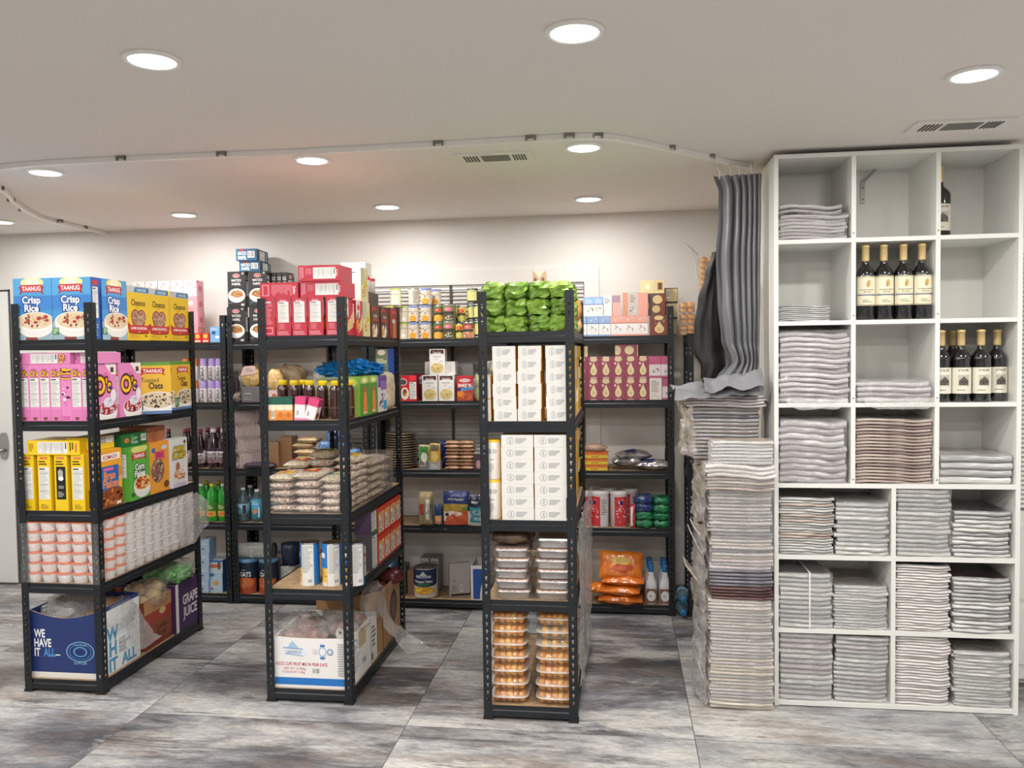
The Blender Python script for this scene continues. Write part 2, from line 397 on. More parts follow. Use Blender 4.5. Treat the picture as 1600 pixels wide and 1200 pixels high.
for nm, a in (('baseboard_left', (XL, YF, 0, XL+.012, YB, .08)), ('baseboard_right', (XR-.012, YF, 0, XR, 3.96, .08))): struct(nm, M().box(*a, TRIM))
# downlights
WHT = mat('#f2f2f0', .4)
dl_t = M().lathe([(.062, -.004), (.066, -.010), (.078, -.008), (.08, 0), (.062, 0)], WHT, 32).mesh('trim_ring')
dl_d = M().lathe([(0.0001, -.009), (.062, -.008), (.062, -.003)], mat('#fffdf8', .5, em=9), 32).mesh('diffuser')
for o in [q for q in COL.objects if q.name.startswith('downlight_glow')]:
    i = o['lampidx']; x, y = LAMPS[i]; del o['lampidx']
    where = {0: 'above the cereal rack', 1: 'above the rack with the red boxes', 2: 'above the rack topped with green packages', 3: 'near the back wall left of the boxes of farfel',
             4: 'near the back wall above the tins', 5: 'near the back wall behind the curtain track, above the teas', 6: 'at the left edge near the back wall', 7: 'large in the open ceiling at the upper left',
             8: 'large in the open ceiling at the top centre', 9: 'near the vent above the white shelving'}.get(i, 'outside the pantry, '+nth(i-10)+' of those over the room')
    r = bpy.data.objects.new('downlight', None); COL.objects.link(r); r.location = (x, y, CZ); tag(r, 'round white recessed downlight '+where, 'ceiling light', 'recessed downlights in the ceiling')
    ob('trim_ring', dl_t, r); ob('diffuser', dl_d, r); o.parent = r; o.location = (0, 0, -.011)
# ceiling vents
def vent(x, y, w, d, label):
    m = M().box(-w/2, -d/2, -.008, w/2, d/2, 0, CEIL); r = ob('ceiling_vent', m, None, (x, y, CZ), label=label, cat='vent')
    D = mat('#4c4a48', .7)
    ob('filter', M().box(-w*.16, -d*.28, -.0105, w*.20, d*.28, -.008, mat('#7b7a76', .8)), r)
    for a, b in ((-.40, -.20), (.24, .42)):
        m = M()
        for k in range(5): xx = w*(a+(b-a)*(k+.2)/5); m.box(xx, -d*.28, -.010, xx+w*(b-a)/5*.5, d*.28, -.008, D)
        ob('louvre', m, r)
vent(1.28, 3.33, .35, .16, 'white rectangular ceiling vent above the white cubby shelving')
vent(-.53, 3.50, .33, .17, 'white ceiling vent behind the curtain track')
# curtain track
PATH = [(-3.39, 5.07), (-3.39, 4.9), (-3.38, 4.46), (-3.2, 4.02), (-3.02, 3.72), (-2.93, 3.5), (-2.82, 3.34), (-2.66, 3.25), (-2.44, 3.212), (-2.06, 3.207), (-1.62, 3.215), (-1.26, 3.226), (-.71, 3.214), (-.34, 3.2), (-.16, 3.198), (-.02, 3.24), (.2, 3.45), (.39, 3.65), (.48, 3.76), (.60, 3.86)]
def spline(P, k=5):
    out = []
    for i in range(len(P)-1):
        p = [Vector(P[max(0, min(len(P)-1, i+j))]) for j in (-1, 0, 1, 2)]
        for q in range(k):
            t = q/k; out.append(.5*((2*p[1])+(p[2]-p[0])*t+(2*p[0]-5*p[1]+4*p[2]-p[3])*t*t+(3*p[1]-p[0]-3*p[2]+p[3])*t**3))
    return out+[Vector(P[-1])]
SP = spline(PATH)
m = M(); vs = []
for i, p in enumerate(SP):
    d = (SP[min(i+1, len(SP)-1)]-SP[max(i-1, 0)]).normalized(); nrm = Vector((-d.y, d.x))
    for s_, z in ((-.009, 0), (.009, 0), (.009, -.022), (-.009, -.022)): vs.append((p.x+nrm.x*s_, p.y+nrm.y*s_, CZ+z-.001))
m.add(vs, [(4*i+k, 4*i+(k+1)%4, 4*i+4+(k+1)%4, 4*i+4+k) for i in range(len(SP)-1) for k in range(4)]+[(3, 2, 1, 0), tuple(4*(len(SP)-1)+k for k in range(4))], mat('#eceae6', .3))
tr = ob('curtain_track', m, label='thin white curved curtain track screwed to the ceiling', cat='curtain track')
CL = mat('#8b8984', .35, .6)
for x, y in ((-3.385, 4.85), (-3.37, 4.6), (-3.3, 4.2), (-3.15, 3.93), (-2.99, 3.66), (-2.7, 3.265), (-2.06, 3.207), (-1.62, 3.215), (-.71, 3.214), (-.34, 3.2), (-.19, 3.195), (-.08, 3.215), (.21, 3.46), (.39, 3.65)):
    ob('clip', M().box(-.02, -.004, -.012, .02, .004, -.001, CL).box(-.02, -.006, -.02, -.014, .006, -.004, CL).box(.014, -.006, -.02, .02, .006, -.004, CL), tr, (x, y-.014, CZ))
# ================================================================ steel racks
STEEL = mat('#202429', .38, .25, bump=.03, sc=300)
BOARD = mat('#b09474', .8, var='#9c8060', sc=35)
SHELVES = [.058, .508, .846, 1.26, 1.632]
def post_leg(wd=.036, pitch=.0325, H=1.8):
    "one flange of a slotted angle post, keyholes cut through, in the xz plane"
    m = M(); t = .0018; n = int(H/pitch); kh = []
    for i in range(12):
        a = pi*1.5+.45+(2*pi-.9)*i/11; kh.append((wd/2+.0052*cos(a), .021+.0052*sin(a)))
    kh = [(wd/2+.0024, .0085)]+kh+[(wd/2-.0024, .0085)]
    nk = len(kh); z = 0
    for i in range(n):
        z = i*pitch; last = i == n-1; z1 = H if last else z+pitch
        solid = any(s_-.062 < z+.01 < s_+.006 for s_ in SHELVES) or .86 < z < .95 or last
        if solid: m.box(0, 0, z, wd, t, z1, STEEL); continue
        out = [(0, z), (wd, z), (wd, z1), (0, z1)]; hole = [(a, z+b) for a, b in kh]
        tri = tessellate_polygon([[Vector((a, b, 0)) for a, b in out], [Vector((a, b, 0)) for a, b in hole]])
        al = out+hole
        m.add([(a, 0, b) for a, b in al], [tuple(q) for q in tri], STEEL); m.add([(a, t, b) for a, b in al], [tuple(q) for q in tri], STEEL)
        m.add([(a, 0, b) for a, b in hole]+[(a, t, b) for a, b in hole], [(k, (k+1)%nk, nk+(k+1)%nk, nk+k) for k in range(nk)], STEEL)
        for xx in (0, wd): m.add([(xx, 0, z), (xx, t, z), (xx, t, z1), (xx, 0, z1)], [(0, 1, 2, 3)], STEEL)
    return m
LEG = post_leg()
def post_mesh(sx, sy):
    m = M(); a = LEG; m.mats = [STEEL]
    for q in (0, 1):
        vs = [((x if q == 0 else y), (y if q == 0 else x), z) for x, y, z in a.v]
        m.add([(sx*x, sy*y, z) for x, y, z in vs], a.f, STEEL)
    return m.mesh('post')
POST = {(a, b): post_mesh(a, b) for a in (1, -1) for b in (1, -1)}
def beam(L, d):
    "Z-section beam along x, face towards -y"
    pr = [(.002, .0), (.002, -.018), (-.002, -.022), (-.002, -.046), (.004, -.046), (.014, -.040), (.014, -.012), (.03, -.012), (.03, -.010), (.006, -.010), (.006, 0)]
    n = len(pr); m = M()
    m.add([(0, p[0], p[1]) for p in pr]+[(L, p[0], p[1]) for p in pr], [(i, n+i, n+(i+1)%n, (i+1)%n) for i in range(n)]+[tuple(range(n)), tuple(range(2*n-1, n-1, -1))], STEEL)
    return m.mesh('beam')
def rack(x0, y0, W, D, label, group=None, shelves=SHELVES):
    r = bpy.data.objects.new('storage_rack', None); COL.objects.link(r); r.location = (x0, y0, 0); tag(r, label, 'shelving rack', group)
    for sx, sy in ((1, 1), (-1, 1), (1, -1), (-1, -1)):
        p = ob('post', POST[sx, sy], r, (0 if sx > 0 else W, 0 if sy > 0 else D, 0))
        m = M()
        m.box(min(0, sx*.038)-.001, min(0, -sy*.002), .862, max(0, sx*.038)+.001, max(0, -sy*.002), .945, STEEL).box(min(0, -sx*.002), min(0, sy*.038)-.001, .862, max(0, -sx*.002), max(0, sy*.038)+.001, .945, STEEL)
        ob('splice_plate', m, p)
        ob('foot', M().box(min(-.003, sx*.04), min(-.003, sy*.04), 0, max(.003, sx*.04), max(.003, sy*.04), .012, mat('#1a1a1a', .6)), p)
    bx, by = beam(W-.008, 0), beam(D-.008, 0)
    for z in shelves:
        ob('beam', bx, r, (.004, .003, z+.002)); b = ob('beam', bx, r, (W-.004, D-.003, z+.002), pi)
        ob('beam', by, r, (W-.003, .004, z+.002), pi/2); ob('beam', by, r, (.003, D-.004, z+.002), -pi/2)
        ob('shelf_board', M().box(.012, .012, z-.009, W-.012, D-.012, z, BOARD), r)
    return r
G_ = 'black slotted steel racks'
rack(-2.765, 3.41, .397, .897, 'black steel rack standing end-on, loaded with cereal boxes', G_)
rack(-1.583, 3.42, .397, .897, 'black steel rack standing end-on, topped with red boxes', G_)
rack(-.586, 3.345, .397, .897, 'black steel rack standing end-on, topped with green paper packages', G_)
rack(-3.318, 4.77, .898, .295, 'black steel rack on the back wall behind the cereal rack', G_)
rack(-2.411, 4.77, .892, .295, 'black steel rack on the back wall holding the boxes of farfel', G_)
rack(-1.509, 4.77, .895, .295, 'black steel rack on the back wall holding the vegetable tins', G_)
rack(-.598, 4.77, .90, .295, 'black steel rack on the back wall holding boxes of tea', G_)
rj = rack(.378, 4.77, .30, .295, 'narrow black steel rack in the corner behind the curtain', G_)

for c in rj.children:
    if c.name.startswith('post'): c.scale.z = .912
# ================================================================ goods: kinds
PI2 = pi/2
def carton(name, w, d, h, base, front=None, side=None, top=None, both=True, topc=None):
    m = M().box(0, 0, 0, w, d, h, mat(base, .38) if isinstance(base, str) else base); c = faces(m, w, d, h)
    if topc: c['T'].rect(0, 0, 1, 1, topc)
    for k, fn in (('F', front), ('B', front if both else None), ('R', side), ('L', side), ('T', top)):
        if fn: fn(c[k])
    return Pr(name, m)
def jag(w, d, h, base, front=None, side=None, name='carton', **k): return carton(name, w, d, h, base, front, side, **k)
OL = .055
def otext(c, t, x, y, h, col, line, w=None, rot=0, b=OL, k=1):
    c.text(t, x, y, h*1.04, line, w and w*1.04, rot, b+.055, k=k); c.text(t, x, y, h, col, w, rot, .03, k=k)
def banner(c, x, y, w, h, t, col='#c8323a'):
    c.poly([(x-w/2, y-h*.75), (x-w/2+.05, y-h*.25), (x-w/2, y+h*.3), (x-w*.38, y+h*.3), (x-w*.38, y-h*.5)], '#9c2028').poly([(x+w*.38, y-h*.5), (x+w*.38, y+h*.3), (x+w/2, y+h*.3), (x+w/2-.05, y-h*.25), (x+w/2, y-h*.75)], '#9c2028')
    c.rect(x-w*.42, y-h*.4, x+w*.42, y+h*.5, col); c.text(t, x, y+h*.05, h*.55, '#ffffff', w*.74, bold=.02)
def bowl(c, cx, cy, rx, ry, food, cols, n=60, z=.035, seed=1):
    c.ell(cx, cy, rx, ry, '#e9e7e4', cut=-1, top=.2); c.ell(cx, cy+ry*.2, rx, ry*.7, '#f6f4f1'); c.ell(cx, cy+ry*.25, rx*.92, ry*.6, food)
    c.speck(cx, cy+ry*.25, rx*.86, ry*.55, cols, n, z, seed)
def crisp_f(c):
    c.rect(0, 0, 1, .3, '#9fb9c6').rect(0, .5, 1, .72, '#3f86cf').rect(0, .72, 1, 1, '#57a6de').ell(.5, .93, .3, .08, '#f2e79a').ell(.5, .93, .18, .065, '#fbf6d8')
    banner(c, .48, .83, .66, .13, 'TAANUG'); otext(c, 'Crisp', .47, .655, .115, '#ffffff', '#1c3f93', .62); otext(c, 'Rice', .47, .525, .115, '#ffffff', '#1c3f93', .5)
    bowl(c, .56, .26, .5, .22, '#e2cfae', ['#d9c29c', '#efe0c4', '#d4bb92'], 70, .035); c.speck(.56, .31, .42, .11, ['#b23a33'], 10, .06, 4)
    c.rect(.0, .09, .16, .2, '#3f8a4a').lines(.02, .1, .14, .19, 3, '#dff0d8', 2).rect(.3, 0, .6, .05, '#8a3b34')
def crisp_s(c): c.rect(0, 0, 1, 1, '#2f5fae').rect(.15, .88, .85, .95, '#c8323a').facts(.18, .35, .82, .85).lines(.2, .05, .8, .3, 6, '#9fc0e8')
CRISP = carton('cereal_box', .192, .06, .284, '#4a97d6', crisp_f, crisp_s)
def cheen_f(c):
    c.rect(0, .88, 1, 1, '#c7ccc9').poly([(.3, .89), (1, .89), (1, .98), (.38, .98)], '#3d84b8').text('LARGE SIZE', .66, .935, .045, '#e8f4f2', .56, bold=.02)
    c.text('Cheenos', .5, .7, .12, '#3a2a1c', .72, bold=.012, k=.8).lines(.35, .6, .7, .62, 1, '#b89022')
    for q in (.36, .64): c.ell(q, .44, .19, .13, '#8f2b2a')
    c.ell(.5, .36, .3, .12, '#8f2b2a')
    for q in (.36, .64): c.ell(q, .44, .16, .11, '#b08a72')
    c.ell(.5, .36, .26, .1, '#b08a72').speck(.5, .4, .3, .13, ['#c9a98c', '#8c5c4a', '#a8463e', '#d9c0a4'], 90, .026, 3)
    c.poly([(0, .33), (.15, .27), (.15, .18), (.45, .17), (.5, .12), (.56, .17), (.88, .18), (.88, .27), (1, .31), (1, .24), (.94, .13), (.06, .13), (0, .26)], '#b8312f').rect(.05, .17, .95, .28, '#c33633')
    c.text('LOWER CHOLESTEROL', .5, .225, .045, '#ffffff', .74, bold=.02).rect(.76, .07, .86, .1, '#7a6a20').lines(.08, .04, .6, .12, 3, '#d8b03a')
CHEEN = carton('cereal_box', .185, .055, .268, '#ecc52b', cheen_f, lambda c: c.facts(.2, .3, .8, .85))
PK = '#e58cc2'
def os_f(c):
    c.speck(.3, .7, .35, .15, ['#d873b0'], 5, .14, 2); c.poly([(.5, 1), (1, 1), (1, .8), (.8, .8)], '#f0e6ea').rect(.76, .84, .9, .93, '#5a3a2c')
    otext(c, 'O', .3, .62, .3, '#f2c22c', '#5b2233', .5, b=.07); otext(c, "'s", .66, .62, .22, '#f2c22c', '#5b2233', .4, b=.07)
    c.ell(.74, .56, .09, .035, '#3a3f86'); c.ell(.85, .42, .12, .11, '#e9e4ee')
    bowl(c, .58, .15, .44, .2, '#a8323c', ['#c4404a', '#e9a0a0', '#8f2530', '#e6d6de'], 70, .04, 5); c.ell(.62, .3, .2, .09, '#dfe0ee').speck(.62, .3, .16, .07, ['#3a3f86', '#8c4a60'], 8, .022, 4)
def os_s(c):
    c.ell(.45, .84, .4, .1, '#d873b0'); otext(c, "O's", .5, .84, .1, '#f2c22c', '#5b2233', .8, b=.05); c.facts(.08, .25, .92, .76).rect(0, 0, 1, .2, '#e07fba').rect(.3, .05, .7, .07, '#6a4a2a').ell(.5, .035, .18, .018, '#7c5a3a')
def os_s2(c):
    c.ell(.5, .82, .42, .12, '#d873b0'); otext(c, "O's", .5, .83, .45, '#f2c22c', '#5b2233', .2, rot=PI2, b=.05)
    c.speck(.5, .42, .36, .22, ['#f2ecef', '#3a2f38', '#d873b0'], 14, .16, 8).rect(.12, .03, .8, .09, '#d465a8')
OSB = carton('cereal_box', .178, .0515, .262, PK, os_f, os_s); OSB2 = carton('cereal_box', .178, .0515, .262, PK, os_f, os_s2)
def toast_f(c):
    c.rect(0, .94, 1, 1, '#5a9a3a'); banner(c, .5, .83, .7, .12, 'TAANUG'); c.text('Toasted', .42, .66, .09, '#3a2a1c', .6, k=.85).text('Oats', .58, .55, .12, '#2a2018', .62, bold=.02, k=.85)
    bowl(c, .62, .2, .55, .26, '#d8c8ac', ['#c9b08c', '#e9dcc4', '#4a2f22', '#3a2418'], 70, .035, 7); c.rect(0, 0, 1, .06, '#5d7fae').rect(.0, .08, .22, .26, '#2f6a3e').lines(.03, .1, .2, .24, 4, '#d6e6cf')
TOAST = carton('cereal_box', .17, .06, .262, '#eab93a', toast_f, lambda c: (c.rect(.15, .85, .85, .92, '#a8282c'), c.text('Oats', .5, .76, .05, '#3a2a1c', .7), c.rect(.15, .6, .85, .72, '#c03a30'), c.rect(.2, .2, .8, .57, '#f2ecc8'), c.rect(.25, .04, .75, .14, '#c03a30')))
def yel_s(c):
    c.rect(.2, .91, .8, .95, '#e07a50').lines(.12, .8, .88, .89, 2, '#4a3510', 3, th=.5).facts(.1, .2, .9, .77).lines(.2, .03, .8, .12, 3, '#a8862a')
def yel_s2(c):
    c.rect(.2, .91, .8, .95, '#e07a50').lines(.12, .8, .88, .89, 2, '#4a3510', 3, th=.5).rect(.14, .2, .86, .78, '#1d1b1a')
    for i in range(4): c.rect(.3+.1*i, .6, .35+.1*i, .74-abs(i-1.5)*.02, '#f2f2f2')
    c.ell(.5, .57, .2, .04, '#f2f2f2').lines(.25, .24, .75, .34, 4, '#bbbbbb').text('OO', .5, .42, .05, '#e8e8e8', .6)
YEL = carton('cereal_box', .185, .066, .262, '#f0cb1f', None, yel_s); YEL2 = carton('cereal_box', .185, .066, .262, '#f0cb1f', None, yel_s2)
def bran_f(c):
    c.rect(0, .72, 1, 1, '#e8a22e').ell(.5, .6, .9, .1, '#d98a22').rect(.0, .82, .92, .93, '#f6f0ee').text('KOMACH', .47, .875, .07, '#b02a30', .8, bold=.03)
    c.rect(0, .3, .84, .72, '#2a66b4').text('Bran', .42, .56, .14, '#ef8f3a', .74, bold=.03).text('Flakes', .47, .42, .14, '#ef8f3a', .9, bold=.03).rect(.15, .64, .6, .69, '#e8689a')
    c.rect(0, 0, 1, .27, '#8a4a26').ell(.55, .25, .5, .09, '#8a4a26').speck(.5, .16, .5, .15, ['#a85a30', '#6f3618', '#c07840', '#94502a'], 50, .07, 2).rect(.7, .03, .92, .08, '#e8e0d0')
BRAN = carton('cereal_box', .165, .06, .272, '#eeb338', bran_f, lambda c: c.facts(.2, .35, .8, .85))
def cornf_f(c):
    c.ell(.5, .95, .4, .08, '#d6dc7a'); banner(c, .48, .82, .76, .13, 'TAANUG'); otext(c, 'Corn', .5, .62, .12, '#ffffff', '#1d4a26', .66); otext(c, 'Flakes', .5, .49, .12, '#ffffff', '#1d4a26', .76)
    bowl(c, .62, .24, .44, .22, '#e8c070', ['#d98a3a', '#f0d090', '#c23a30', '#b8302c'], 50, .05, 3); c.lines(.05, .08, .25, .16, 3, '#1d4a26')
CORN = carton('cereal_box', .185, .06, .262, '#5fae45', cornf_f, lambda c: c.facts(.15, .45, .75, .88))
def gran_f(c):
    c.ell(.18, .85, .1, .05, '#3a6ac0').ell(.75, .88, .16, .04, '#cfd8e0').rect(.25, .66, .75, .82, '#e0507a').lines(.3, .7, .7, .8, 3, '#8c2040').ell(.38, .45, .34, .24, '#8a6a5c').speck(.38, .45, .3, .22, ['#c9a88c', '#a8302c', '#4a2a30', '#d8c0a4'], 80, .035, 6).ell(.82, .14, .14, .07, '#6a4a22')
GRAN = carton('cereal_box', .18, .06, .262, '#ee9f3a', gran_f, lambda c: c.facts(.2, .3, .8, .85))
def cf2_f(c):
    otext(c, 'CORN', .5, .78, .12, '#f2d22c', '#2c2a20', .7, b=.05); otext(c, 'FLAKES', .5, .65, .12, '#f2d22c', '#2c2a20', .8, b=.05); c.ell(.85, .91, .07, .04, '#6a4a22')
    c.ell(.4, .4, .12, .12, '#b8704a').ell(.5, .22, .4, .14, '#dcdcdc').speck(.5, .25, .36, .12, ['#e08a3a', '#c8602c', '#f0b060'], 40, .05, 8).rect(.1, .0, .9, .08, '#c9bcd0')
CF2 = carton('cereal_box', .165, .058, .262, '#e2e4e4', cf2_f, lambda c: c.facts(.2, .3, .8, .85))
# ------------------------------------------------ cereal rack
XA = -2.372; yx = lambda p, y, z, x=XA: (x, y, z)
SH = SHELVES; S5 = 1.632; R_ = 'on the top shelf of the cereal rack'
CRISP.put((-2.762, 3.425, S5), 'blue crisped rice cereal box at the outer front corner of the rack', 'cereal box', 'blue crisped rice cereal boxes')
CRISP.put((-2.567, 3.423, S5), 'blue crisped rice cereal box facing forward behind the inner corner post', 'cereal box', 'blue crisped rice cereal boxes')
CRISP.put((XA, 3.495, S5), 'blue crisped rice cereal box turned to the aisle', 'cereal box', 'blue crisped rice cereal boxes', rz=PI2)
for i, (y, t) in enumerate(((3.69, 'beside the blue box'), (3.878, 'second along the aisle'), (4.093, 'by the rear post'))):
    CHEEN.put((XA-(.0, .004, .012)[i], y, S5), 'yellow oat ring cereal box with a heart picture, '+t, 'cereal box', 'yellow oat ring cereal boxes', rz=PI2)
for i in range(7):
    P_ = OSB2 if i == 4 else OSB
    P_.put((-2.757+i*.0527, 3.432+.178, SH[3]), f'pink fruity ring cereal box standing spine out, {nth(i)} from the outer post', 'cereal box', 'pink fruity ring cereal boxes', rz=-PI2)
for i, x in enumerate((-2.755, -2.49)):
    OSB.put((x, 3.43+.178+.03*i, SH[3]+.262+.052), ('pink fruity ring cereal box lying flat on top of the standing pink ones', 'pink fruity ring cereal box lying flat behind the corner post')[i], 'cereal box', 'pink fruity ring cereal boxes', mx=LAY, sc=(1, 1, 1) if i == 0 else (1, 1, .42))
OSB.put((XA-.006, 3.617, SH[3]), 'pink fruity ring cereal box facing the aisle beside the yellow oat boxes', 'cereal box', 'pink fruity ring cereal boxes', rz=PI2)
TOAST.put((XA-.045, 3.80, SH[3]), 'yellow toasted oats box turned with its narrow side outward', 'cereal box', 'yellow toasted oats boxes', rz=PI2-.95)
TOAST.put((XA-.004, 3.93, SH[3]), 'yellow toasted oats box facing the aisle with the whole bowl showing', 'cereal box', 'yellow toasted oats boxes', rz=PI2)
TOAST.put((XA-.008, 4.105, SH[3]), 'yellow toasted oats box facing the aisle by the rear post', 'cereal box', 'yellow toasted oats boxes', rz=PI2)
for i in range(4):
    (YEL2 if i == 2 else YEL).put((-2.757+i*.0845, 3.432+.185, SH[2]), ('yellow cereal box spine out, next to the outer post', 'yellow cereal box spine out, second from the outer post', 'yellow cereal box with a black hand print panel on its spine', 'yellow cereal box spine out, beside the inner post')[i], 'cereal box', 'yellow cereal boxes with nutrition spines', rz=-PI2-.03)
YEL.put((-2.72, 3.43+.18, SH[2]+.262+.063), 'yellow cereal box lying flat on the standing yellow ones', 'cereal box', mx=LAY)
BRAN.put((XA-.01, 3.455, SH[2]), 'orange and blue bran flakes box at the corner post', 'cereal box', rz=PI2)
CORN.put((XA+.004, 3.66, SH[2]), 'green corn flakes box with a red banner', 'cereal box', rz=PI2+.05)
GRAN.put((XA-.004, 3.85, SH[2]), 'orange cereal box with an oval berry picture', 'cereal box', rz=PI2+.02)
CF2.put((XA, 4.035, SH[2]), 'white corn flakes box with black and yellow lettering', 'cereal box', rz=PI2)
carton('carton', .22, .14, .062, '#1f6a34', lambda c: (c.text('Corn', .5, .66, .3, '#d8ecd2', .3), c.text('Flakes', .5, .33, .3, '#d8ecd2', .3), c.bars(.74, .3, .95, .85), c.ell(.2, .5, .1, .2, '#c8723a'))).put((XA-.035, 3.66, SH[2]+.263), 'green corn flakes box lying on its side on the upright ones', 'cereal box', rz=PI2)
carton('carton', .15, .14, .058, '#e3c22c', lambda c: (c.rect(0, .45, 1, 1, '#9f9f92'), c.bars(.6, .5, .9, .9))).put((XA-.045, 3.47, SH[2]+.274), 'yellow and grey box lying on the bran flakes box', 'cereal box', rz=PI2)
carton('carton', .17, .15, .075, '#a9694a').put((XA-.05, 3.9, SH[2]+.263), 'plain brown carton lying on the cereal boxes', 'carton', rz=PI2)
# shrink-wrapped cups
def cup(rim):
    m = M(); pr = [(.0295, 0), (.0305, .004), (.0365, .040), (.037, .043)]
    b = M().lathe(pr, mat('#efe9e6', .35, bump=.25, sc=90), 20)
    for i in range(20):
        a = 2*pi*i/20; b.tube([(.0302*cos(a), .0302*sin(a), .006), (.0362*cos(a), .0362*sin(a), .038)], .0009, mat('#efe9e6', .35, bump=.25, sc=90), 3)
    l = M().lathe([(.0368, .0405), (.0392, .041), (.0394, .0445), (.0385, .0462), (.0001, .0462)], mat(rim, .35), 20)
    return Pr('food_cup', b, [('lid', l, None)])
CUPO, CUPW = cup('#ee8058'), cup('#e6e4e6')
R0 = random.Random(3)
for k in range(6):
    for i in range(5):
        for j in range(11):
            if not (j == 0 or i == 4): continue
            x = -2.724+i*.0777; y = 3.455+j*.0792; o = j < 3
            if k == 5 and j == 0 and i in (1,): pass
            g = 'shrink-wrapped white cups'
            lv_ = 'bottom layer' if k == 0 else 'top layer' if k == 5 else nth(k)+' layer up'
            lb = f'{"orange" if o else "pale"}-lidded white cup, {lv_}, ' + (f'{nth(i)} from the outer post in front' if j == 0 else f'{nth(j)} back from the corner post along the aisle')
            (CUPO if o else CUPW).put((x+R0.uniform(-.0015, .0015), y, SH[1]+.0003+k*.0480), lb, 'food cup', g)
def film(pts, nu, nv, amp, seed, m=FILM, fr=14):
    "crinkled sheet through a 2 x n strip of corner points"
    P = [(Vector(a), Vector(b)) for a, b in pts]; n = len(P)-1; rnd = Vector((seed*5.3, seed*2.1, 0))
    def fn(u, v):
        t = u*n; i = min(int(t), n-1); f = t-i; a = P[i][0].lerp(P[i+1][0], f); b = P[i][1].lerp(P[i+1][1], f); p = a.lerp(b, v)
        d = noise.noise_vector(p*fr+rnd)*amp+noise.noise_vector(p*fr*3+rnd)*amp*.5
        return p+d
    return M().grid(fn, nu, nv, m)
def wrap(name, pts, label, cat='plastic wrap', nu=40, nv=14, amp=.006, seed=1, m=FILM, fr=14, group=None):
    return ob(name, film(pts, nu, nv, amp, seed, m, fr), label=label, cat=cat, group=group)
z0, z1 = SH[1]+.004, SH[1]+.283
wrap('plastic_wrap', [((-2.768, 3.7, z0), (-2.768, 3.7, z1)), ((-2.768, 3.408, z0), (-2.768, 3.408, z1)), ((-2.37, 3.408, z0), (-2.37, 3.408, z1)), ((-2.362, 3.6, z0), (-2.362, 3.6, z1)), ((-2.358, 4.24, z0), (-2.358, 4.24, z1))], 'clear shrink film stretched round the stacked white cups', nu=90, nv=20, amp=.003, seed=4, m=FILM3)
wrap('plastic_wrap', [((-2.38, 4.12, z0), (-2.37, 4.16, z1)), ((-2.345, 4.2, z0), (-2.34, 4.24, z1)), ((-2.335, 4.27, z0+.06), (-2.325, 4.27, z1-.02)), ((-2.32, 4.31, z0+.1), (-2.31, 4.3, z1-.06))], 'torn crumpled end of the shrink film at the rear post', nu=30, nv=20, amp=.012, seed=7, m=FILM2)
# bottom shelf crates
def crate(name, w, d, h, col, inner, dip, fr, sd, t=.005):
    "open box: front wall with a dipping top edge, printed front and side"
    m = M(); cm = mat(col, .55); im = mat(inner, .8)
    n = 12; tp = [(w*i/n, h-dip*sin(pi*i/n)) for i in range(n+1)]
    for y, rv in ((0, False), (t, True)):
        p = [(0, y, 0)]+[(w, y, 0)]+[(a, y, b) for a, b in tp[::-1]]
        m.add(p, [tuple(range(len(p)))], im if rv else cm)
    m.add([(a, 0, b) for a, b in tp]+[(a, t, b) for a, b in tp], [(i, i+1, n+2+i, n+1+i) for i in range(n)], im)
    m.box(0, t, 0, t, d, h, cm).box(w-t, t, 0, w, d, h, cm).box(t, d-t, 0, w-t, d, h, cm).box(t, t, 0, w-t, d-t, t, im)
    c = faces(m, w, d, h)
    if fr: fr(c['F'])
    if sd: sd(c['R'])
    return Pr(name, m)
def wh_f(c):
    c.rect(0, 0, 1, .085, '#e9e6e0')
    for t, y, col in (('WE', .66, '#eef0f4'), ('HAVE', .52, '#eef0f4'), ('IT', .38, '#eef0f4')): c.text(t, .06, y, .12, col, .4, bold=.03, al='l', k=.72)
    c.text('ALL', .19, .38, .12, '#4a8fd0', .25, bold=.03, al='l', k=.72).rect(.36, .335, .43, .35, '#eef0f4').rect(.29, .335, .34, .35, '#4a8fd0')
    for q, col in ((1, '#8fc4e6'), (.94, '#1c2f66'), (.8, '#3f7fc0'), (.74, '#1c2f66'), (.5, '#5aa0d8'), (.4, '#1c2f66')): c.ell(.72, .4, .2*q, .15*q, col)
    c.text('YOUR EATERY', .72, .50, .03, '#8fc4e6', .2).text('SUPPLIER', .72, .235, .04, '#8fc4e6', .24)
def wh_s(c):
    c.text('W', .3, .62, .22, '#4a93bd', .3, bold=.04).text('H', .3, .38, .22, '#4a93bd', .3, bold=.04).text('IT', .3, .13, .2, '#4a93bd', .3, bold=.04).text('ALL', .7, .13, .18, '#5a98bd', .5, bold=.04)
    for i, t in enumerate(('27 OF', 'PRODUCT', 'PLACE', 'POCKL')): c.text(t, .45, .46-.06*i, .05, '#2c3e50', .5, al='l')
cr = crate('produce_crate', .352, .31, .318, '#22356e', '#c9a27c', .035, wh_f, None); 
m = M(); m.box(.3525, .0, 0, .3545, .31, .3, mat('#dfe2e4', .5)); wh_s(Cv(m, lambda x, y, k: (.3545+k, x*.31, y*.3), .31, .3)); cr.parts.append(('side_panel', m.mesh('side_panel'), 'white side panel with blue block letters', []))
cr.put((-2.75, 3.435, SH[0]+.001), 'navy open carton printed WE HAVE IT ALL on the bottom shelf', 'carton')
